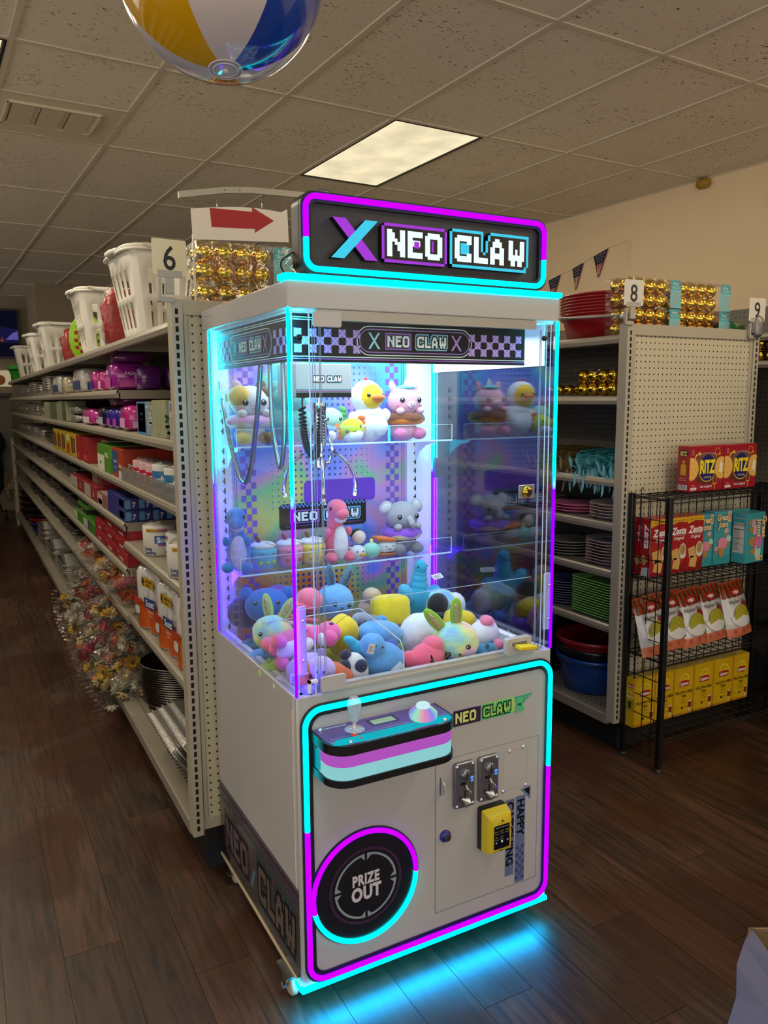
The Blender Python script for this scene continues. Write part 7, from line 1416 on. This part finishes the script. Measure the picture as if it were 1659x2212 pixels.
t = toy('mint axolotl plush with green frills behind the crane claw', (1.020, 2.235, U)); P_('head', t, '#9fd0c4', (0, 0, .068), (.042, .034, .036)); P_('body', t, '#9fd0c4', (0, 0, .026), (.032, .03, .028)); eyes(t, (0, 0, .070), .022, .006, -.029); [P_('gill', t, '#4fae52', (s*.045, 0, .066+.016*k), (.014, .006, .008), rot=(s*(-.5+.5*k), 'Y')) for s in (-1, 1) for k in range(3)]
t = toy('small blue plush with white belly low behind the claw cable', (.985, 2.17, U)); P_('body', t, '#3a78c8', (0, 0, .026), (.03, .026, .027)); P_('belly', t, '#d8dce4', (0, -.014, .022), (.018, .016, .018)); P_('fin', t, '#2458b0', (-.03, 0, .034), (.012, .006, .010)); eyes(t, (0, 0, .036), .013, .004, -.022)
t = toy('large mint green shaggy plush behind the metal hoses on the upper shelf', (.885, 2.23, U)); P_('body', t, '#5f9f98', (0, 0, .06), (.070, .05, .062), True); P_('head', t, '#6aaca4', (0, -.01, .132), (.058, .046, .044), True); [P_('ear', t, '#5f9f98', (s*.05, 0, .166), (.018, .012, .02), True) for s in (-1, 1)]; eyes(t, (0, -.01, .138), .024, .006, -.044)
# lower shelf
def dino(label, x, y, z, c, belly, s=1, rot=(0, 0, 0), face=0):
    t = toy(label, (x, y, z), rot, s); P_('body', t, c, (0, .004, .062), (.036, .034, .062)); P_('belly', t, belly, (.004, -.020, .058), (.024, .020, .052)); P_('neck', t, c, (-.004, 0, .118), (.024, .024, .04)); P_('head', t, c, (-.002, -.012, .160), (.029, .036, .030)); P_('muzzle', t, c, (.002, -.036, .148), (.022, .022, .018)); P_('throat', t, belly, (.004, -.024, .131), (.018, .018, .012))
    for s_ in (-1, 1): P_('foot', t, c, (s_*.028, -.024, .016), (.018, .026, .016)); P_('arm', t, c, (s_*.034, -.018, .092), (.008, .012, .014)); part('eye', MB(EYE).ell((-.002+s_*.026, -.024, .164), (.004, .006, .006), nu=10, nv=7), t, smooth=True)
    P_('tail', t, c, (0, .044, .022), (.018, .034, .018)); return t
dino('blue dinosaur plush with lavender belly, lower shelf far left', .700, 2.195, Lw, '#2f74cc', '#b9aede', 1.0, (0, 0, -.5)); dino('pink dinosaur plush with white belly standing in the middle of the lower shelf', 1.012, 2.185, Lw, '#e0667e', '#d8d4d2', 1.03)
def cup(label, x, c, c2, straw):
    t = toy(label, (x, 2.20, Lw)); part('cup_body', MB(plushmat(c)).lathe([(0, 0), (.030, .002), (.036, .012), (.041, .05), (.040, .062), (0, .066)], 24), t, smooth=True); P_('cream', t, '#d8d4cc', (0, 0, .068), (.039, .039, .013)); P_('straw', t, straw, (-.016, 0, .086), (.007, .007, .016), rot=(-.5, 'Y'))
    for s in (-1, 1): part('eye', MB(mat('#2a1a24', .6)).tube([(s*.018-.005, -.0395, .050), (s*.018, -.0405, .047), (s*.018+.005, -.0395, .050)], .0009, 5), t)
    smile(t, (0, 0, .045), .004, -.0405)
    for k in (-1, 0, 1): part('fruit', MB(plushmat(c2)).ell((k*.02, -.038+.004*abs(k), .022), (.006, .003, .006), nu=10, nv=6), t, smooth=True)
    part('bead_chain', MB(M_CHR).tube(spl([(.0, -.02, .082), (.012, -.03, .078), (.026, -.03, .070), (.034, -.028, .058)], 5), .0012, 5), t, smooth=True)
cup('aqua cup shaped plush with cream top on the lower shelf', .778, '#5fb4cc', '#9fc83a', '#7a3a4a'); cup('pink cup shaped plush with cream top on the lower shelf', .862, '#e58aa8', '#b02a4a', '#8a3050'); cup('yellow cup shaped plush with cream top on the lower shelf', .938, '#e0c85a', '#c49a2c', '#7a4a2a')
t = toy('small plain black and cream round plush resting between pink dinosaur and elephant', (1.094, 2.20, Lw+.045)); P_('body', t, '#d8c0ae', (0, -.006, .022), (.023, .022, .022)); P_('cap', t, '#121214', (0, .004, .030), (.025, .022, .018))
t = toy('small white duck plush with orange bill below the black and cream one', (1.080, 2.175, Lw)); P_('body', t, '#dcdcdc', (0, 0, .022), (.026, .024, .023)); P_('bill', t, '#e0a01c', (.006, -.026, .018), (.010, .008, .006)); eyes(t, (0, 0, .028), .010, .003, -.022)
t = toy('small plain mint round plush on the lower shelf', (1.130, 2.175, Lw)); P_('body', t, '#8fd4b8', (0, 0, .024), (.031, .026, .025)); P_('tuft', t, '#d8d88a', (0, 0, .052), (.006, .005, .010))
t = toy('smiling toasted marshmallow plush with orange cracker top on the lower shelf', (1.185, 2.18, Lw)); P_('marshmallow', t, '#d8d2c8', (0, 0, .030), (.032, .026, .022), sq=.7); P_('cracker', t, '#d0661c', (-.006, 0, .056), (.038, .028, .007), sq=.5, rot=(.15, 'Y')); P_('cracker', t, '#b05a1c', (0, 0, .008), (.036, .028, .006), sq=.5); part('chocolate', MB(plushmat('#4a2412')).ell((0, 0, .015), (.034, .027, .004), nu=16, nv=6), t, smooth=True); smile(t, (0, 0, .028), .006, -.0262); eyes(t, (0, 0, .034), .012, .003, -.024)
# the pile
def bunny(label, loc, body, ear, rot=(0, 0, 0), s=1.0, wink=True, sparkle='#b9b07a'):
    t = toy(label, loc, rot, s); m_ = TIE if body == 'tie' else body; P_('head', t, m_, (0, 0, .05), (.056, .048, .050), True, nu=24, nv=16)
    for s_ in (-1, 1): P_('ear', t, ear, (s_*.026, .0, .118), (.015, .008, .038), rot=(s_*.35, 'Y')); part('sequins', MB(mat(sparkle, .25, metal=.7, bump=1, bscale=300), T(s_*.026, -.006, .118) @ RY(s_*.35)).ell((0, 0, 0), (.008, .004, .028), nu=10, nv=8), t, smooth=True)
    eyes(t, (0, 0, .048), .024, .006, -.044); part('nose', MB(plushmat('#6a3a4a')).ell((0, -.048, .040), (.004, .003, .003), nu=8, nv=5), t, smooth=True); smile(t, (0, 0, .036), .005, -.048); P_('tail', t, m_ if body == 'tie' else '#e4e4e4', (0, .05, .03), (.018, .018, .018), True); return t
bunny('rainbow fluffy bunny plush with lime ears at the front glass, winking', (1.200, 1.765, .800), 'tie', '#8cbc2c', (.10, -.35, -.45), 1.2)
bunny('pastel tie-dye bunny plush with one lime ear up, seen through the left glass', (.700, 1.950, .855), 'tie', '#a4cc6a', (-.2, .15, -.6), 1.0)
bunny('light blue furry bunny plush with dark blue ears in the back of the pile', (.940, 2.070, .885), '#6aa8dc', '#4a7a94', (0, .2, .1), 1.05, sparkle='#5f6a70')
t = toy('royal blue koala plush with dark nose at the back left of the pile', (.750, 2.10, .880), (-.3, 0, -.4)); P_('head', t, '#1f6ed0', (0, 0, .06), (.066, .052, .052)); P_('nose', t, '#0f1f50', (.006, -.050, .052), (.014, .009, .020)); eyes(t, (0, 0, .066), .032, .006, -.046); [P_('ear', t, '#1f6ed0', (s_*.06, 0, .096), (.02, .012, .02)) for s_ in (-1, 1)]
t = toy('navy round plush wedged against the back column of the pile', (.722, 2.215, .850)); P_('body', t, '#1a1f66', (0, 0, .05), (.056, .03, .052)); P_('fin', t, '#141850', (.02, -.02, .10), (.02, .01, .014)); eyes(t, (0, 0, .06), .02, .004, -.028)
t = toy('purple donut shaped plush with cream edge leaning at the back of the pile', (.815, 2.155, .915), (1.1, .2, .3)); donut(t, 0, '#8a5ad0', '#dcccb4', .056, .026); P_('centre', t, '#8a5ad0', (0, 0, .0), (.022, .022, .012))
d = dino('pink dinosaur plush lying on its side behind the left front glass', .660, 1.835, .895, '#e0609a', '#d6d2d4', 1.05, (0, 1.45, .12)); tagp(d, (.02, -.05, .05), (.2, .1))
t = toy('pink and maroon striped plush behind the white pull strip', (.800, 2.00, .86), (0, .3, .2)); [P_('stripe', t, c, (0, 0, .012+.017*k), (.060-.007*abs(k-2), .048-.005*abs(k-2), .013)) for k, c in enumerate(('#e0607a', '#6a1430', '#e0d4d4', '#e0607a', '#6a1430', '#e0607a'))]; P_('head', t, '#e8708a', (.01, 0, .115), (.04, .036, .036)); P_('fin', t, '#e0607a', (-.055, 0, .06), (.03, .01, .016))
t = toy('lavender fluffy plush low in the left front corner', (.735, 1.755, .80), (0, 0, -.5)); P_('body', t, '#b49ae0', (0, 0, .05), (.062, .052, .052), True); P_('head', t, '#bfa8e6', (.03, -.03, .07), (.036, .032, .034), True); P_('ear', t, '#a88ad8', (.03, -.01, .105), (.010, .006, .014)); [part('eye', MB(EYE).ell((.022+.018*k, -.062, .074), (.003, .002, .003), nu=8, nv=5), t, smooth=True) for k in (0, 1)]; tagp(t, (-.045, -.06, .045), (.3, .4), .045, .03)
t = toy('plain yellow plush cushion lying tilted in front of the light blue bunny', (.905, 1.90, .85), (.3, -.5, .2)); P_('cushion', t, '#e0c41c', (0, 0, .048), (.045, .038, .056), sq=.6); P_('seam', t, '#c9a814', (0, 0, .048), (.0465, .0015, .0575), sq=.6)
t = toy('plain square yellow plush cushion sitting up in the middle of the pile', (1.110, 2.01, .845), (-.25, .1, .1)); P_('cushion', t, '#e6cc1e', (0, 0, .052), (.062, .036, .050), sq=.5); P_('seam', t, '#c9a814', (0, 0, .052), (.0635, .0015, .0512), sq=.5); P_('patch', t, '#7a4a1c', (0, 0, .004), (.045, .032, .010), sq=.6)
t = toy('small plain yellow cushion half hidden behind the lime ears', (1.285, 1.925, .80), (0, .2, -.2)); P_('cushion', t, '#e0c41c', (0, 0, .052), (.050, .034, .046), sq=.6); P_('seam', t, '#c9a814', (0, 0, .052), (.0515, .0015, .0472), sq=.6)
t = toy('tan bear plush with orange ribbed scarf at the back of the pile', (1.075, 2.115, .845), (0, .5, .2)); P_('body', t, '#c9a98a', (0, 0, .04), (.04, .036, .038)); P_('head', t, '#cdb092', (-.02, -.01, .078), (.032, .03, .028)); P_('scarf', t, '#c8641c', (.03, -.014, .05), (.026, .03, .032), sq=.6); eyes(t, (-.02, -.01, .08), .012, .003, -.028)
t = toy('grey and dark dog plush lying under the square yellow cushion', (1.015, 1.985, .835), (0, .2, .3)); P_('body', t, '#8f8e92', (0, 0, .04), (.055, .036, .03)); P_('head', t, '#a3a2a6', (-.045, -.01, .055), (.032, .028, .024)); P_('ear', t, '#3a3a40', (-.055, -.02, .04), (.02, .012, .012)); eyes(t, (-.045, -.01, .06), .012, .003, -.026)
t = toy('turquoise long-necked dinosaur plush rearing up at the back right', (1.262, 2.11, .845), (0, 0, .15), 1.0); P_('body', t, '#2f9fbe', (0, 0, .045), (.050, .045, .060)); part('neck', MB(plushmat('#35a6c4')).tube(spl([(0, 0, .06), (.002, -.002, .10), (.004, -.004, .13), (.005, -.006, .152)], 6), [.038]*3+[.033]*4+[.028]*4+[.024]*4+[.020]*4), t, smooth=True); P_('head', t, '#2f9fbe', (.005, -.008, .152), (.021, .022, .026)); P_('leg', t, '#4fb4d4', (-.058, -.01, .075), (.024, .022, .036), rot=(-.4, 'Y')); P_('leg', t, '#4fb4d4', (.056, -.01, .055), (.024, .022, .036), rot=(.5, 'Y')); [part('eye', MB(EYE).ell((.005+s_*.018, -.018, .158), (.003, .003, .004), nu=8, nv=5), t, smooth=True) for s_ in (-1, 1)]; tagp(t, (.045, -.03, .11), (.2, -.9), .05, .02)
t = toy('sky blue fluffy plush with purple feet in front of the square yellow cushion', (.985, 1.865, .835), (0, .15, .2)); P_('body', t, '#62a4dc', (0, 0, .048), (.072, .052, .040), True); P_('ear', t, '#4f90cc', (.01, .01, .085), (.02, .012, .014)); [P_('toe', t, '#4a2aa8', (-.035+.022*k, -.055, .026), (.013, .012, .013)) for k in range(3)]; P_('leaf', t, '#8cc83a', (.06, -.03, .02), (.03, .014, .012))
t = toy('mid blue plush with white diamond belly pressed against the front glass', (.930, 1.765, .79), (0, .35, .1)); P_('body', t, '#5c9fdc', (0, 0, .055), (.068, .050, .052), True); P_('head', t, '#5c9fdc', (-.055, -.01, .090), (.034, .034, .034), True); P_('belly', t, '#d2d8dc', (.018, -.036, .045), (.036, .020, .036), sq=1.5); P_('arm', t, '#4f90d0', (.075, -.01, .05), (.03, .024, .02), True); [part('eye', MB(EYE).ell((-.068+.022*k, -.042, .096), (.003, .003, .003), nu=8, nv=5), t, smooth=True) for k in (0, 1)]; tagp(t, (-.095, -.05, .075), (0, 0), .02, .026); P_('leaf', t, '#8fb83a', (.012, -.058, .022), (.006, .004, .014))
t = toy('big plain white egg shaped plush in the front middle of the pile', (1.100, 1.850, .795), (0, .2, 0)); P_('body', t, '#d9dcde', (0, 0, .070), (.064, .056, .066), True, amp=.02); P_('blush', t, '#e0b8bc', (.02, -.030, .030), (.034, .022, .026)); part('stitched_mouth', MB(mat('#a03a3a', .6)).tube([(.035, -.052, .058), (.045, -.052, .050), (.055, -.046, .052)], .0022, 5), t)
t = toy('small white tail puff plush behind the white egg shaped one', (1.212, 1.965, .825)); P_('body', t, '#d8dadc', (0, 0, .042), (.034, .030, .028)); P_('paw', t, '#d0d2d4', (.035, 0, .032), (.018, .018, .018)); eyes(t, (0, 0, .05), .01, .003, -.027)
t = toy('pink seal plush with dark slit eyes at the front glass', (1.075, 1.735, .79), (-.25, 0, .1)); P_('body', t, '#e2607e', (0, 0, .045), (.058, .034, .044)); P_('fin', t, '#e2607e', (-.058, -.004, .055), (.02, .014, .024), rot=(-.6, 'Y')); P_('head', t, '#e46a86', (.022, -.002, .078), (.032, .028, .026)); [part('eye', MB(EYE).ell((-.008+.05*k, -.032, .040), (.005, .004, .018), nu=10, nv=7), t, smooth=True) for k in (0, 1)]
t = toy('white and pink pig plush with paper tag beside the yellow latch', (1.325, 1.825, .80), (0, -.3, .4)); P_('body', t, '#d8d4d6', (0, 0, .045), (.052, .046, .044)); P_('head', t, '#dcd8da', (-.05, .02, .06), (.03, .028, .028)); [P_('foot', t, '#e07a92', p, (.020, .020, .016)) for p in ((.012, -.012, .088), (-.01, -.048, .030), (-.075, .02, .05))]; P_('ear', t, '#e07a92', (-.058, .015, .09), (.010, .007, .016)); P_('stripe', t, '#e07a92', (.045, .01, .055), (.012, .03, .03)); tagp(t, (.0, -.075, .012), (.5, .2), .038, .045); [part('eye', MB(EYE).ell((-.058+.018*k, -.008, .066), (.003, .003, .003), nu=8, nv=5), t, smooth=True) for k in (0, 1)]
t = toy('rainbow long-haired plush with white mane at the back right corner', (1.325, 2.075, .81), (0, 0, .3)); P_('body', t, TIE, (0, 0, .06), (.062, .050, .056), True); P_('mane', t, '#dcdcdc', (.05, -.02, .055), (.036, .034, .044), True); P_('head', t, TIE, (-.03, -.03, .07), (.036, .03, .034), True); [part('eye', MB(EYE).ell((-.042+.022*k, -.058, .075), (.003, .003, .003), nu=8, nv=5), t, smooth=True) for k in (0, 1)]
t = toy('blue and black cap shaped plush behind the small yellow cushion', (1.255, 1.985, .865), (0, .1, 0)); P_('body', t, '#111217', (0, 0, .04), (.036, .026, .036)); P_('brim', t, '#16181f', (0, -.014, .012), (.048, .026, .010))
t = toy('orange dinosaur plush lying low by the front hinge', (.775, 1.735, .79), (0, .1, -.1)); P_('body', t, '#c05a34', (0, 0, .045), (.066, .042, .042)); P_('head', t, '#c8663c', (-.060, -.006, .062), (.036, .034, .034)); P_('foot', t, '#c05a34', (.055, -.03, .022), (.020, .018, .018)); part('eye', MB(EYE).ell((-.066, -.040, .066), (.004, .003, .006), nu=10, nv=7), t, smooth=True); part('eye', MB(EYE).ell((-.088, -.024, .066), (.003, .004, .006), nu=10, nv=7), t, smooth=True); P_('snout', t, '#d0784c', (-.078, -.030, .052), (.018, .014, .014))
t = toy('grey and navy panda plush with big eye patch at the front glass', (.858, 1.742, .79), (0, -.1, 0)); P_('body', t, '#cfcfd2', (0, 0, .048), (.036, .036, .050)); P_('eye_patch', t, '#2a3050', (.006, -.030, .070), (.018, .010, .018)); eyes(t, (.006, 0, .070), .0, .006, -.042); P_('ear', t, '#2a3050', (-.02, 0, .098), (.016, .01, .014)); P_('arm', t, '#23263a', (-.03, -.01, .07), (.02, .016, .02))
t = toy('small turquoise dinosaur tail plush resting above the panda', (.890, 1.775, .868), (0, .5, -.2)); P_('body', t, '#2f9fc4', (0, 0, .012), (.046, .024, .020)); P_('tip', t, '#3aa9cc', (-.045, 0, .02), (.020, .014, .012)); P_('spine', t, '#8cc83a', (-.01, -.014, .022), (.010, .006, .008)); eyes(t, (.03, 0, .02), .006, .0025, -.02)
t = toy('yellow and teal butterfly printed plush pack behind the door edge', (.835, 1.90, .865), (0, .2, .1)); P_('body', t, '#d8b83a', (0, 0, .02), (.034, .024, .026), sq=.7); P_('print_panel', t, '#d86a9a', (0, -.014, .024), (.022, .014, .016)); P_('tag_strip', t, '#e0d81c', (-.034, -.01, .02), (.010, .006, .028), sq=.6)
# the deeper layer that fills the bin
FC = ['#8f86d0', '#4a78c8', '#c85a8a', '#2a3a78', '#c8643c', '#5c9fdc', '#c9b43a', '#d0cfd2', '#5fae9a', '#b0563a', '#6a4ac0', '#d888a4', '#3a7a9a', '#c8c0b4', '#a4c85a', '#7a3a6a']
rp = random.Random(21); FL = [(.715, 1.72), (.70, 1.82), (.70, 1.92), (.70, 2.03), (.71, 2.14), (.79, 1.82), (.80, 1.92), (.81, 2.05), (.83, 2.17), (.90, 1.83), (.91, 2.0), (.93, 2.16), (1.01, 1.77), (1.02, 1.92), (1.05, 2.06), (1.08, 2.18), (1.15, 1.77), (1.16, 1.92), (1.18, 2.10), (1.22, 2.18), (1.27, 1.77), (1.25, 1.87), (1.33, 1.92), (1.35, 2.02), (1.35, 2.17), (1.36, 1.75)]
CN = ['lavender', 'blue', 'rose', 'navy', 'rust', 'sky blue', 'mustard', 'white', 'sea green', 'brick', 'violet', 'blush', 'petrol', 'cream', 'pale lime', 'plum']
for k, (x, y) in enumerate(FL):
    c = FC[k*7 % 16]; row = 'front' if y < 1.85 else 'middle' if y < 2.08 else 'back'; t = toy(f'{CN[k*7 % 16]} round plush buried at the bottom of the pile, {row} {"left" if x < .9 else "centre" if x < 1.17 else "right"}', (x, y, .7765), (0, 0, rp.uniform(-1, 1)), rp.uniform(.85, 1.0))
    P_('body', t, c, (0, 0, .034), (.044, .040, .034), k % 3 == 0); P_('head', t, c, (.01, -.028, .050), (.026, .022, .022)); [P_('ear', t, c, (.01+s_*.018, -.024, .070), (.008, .006, .010)) for s_ in (-1, 1)]; eyes(t, (.01, -.028, .052), .010, .0028, -.020)
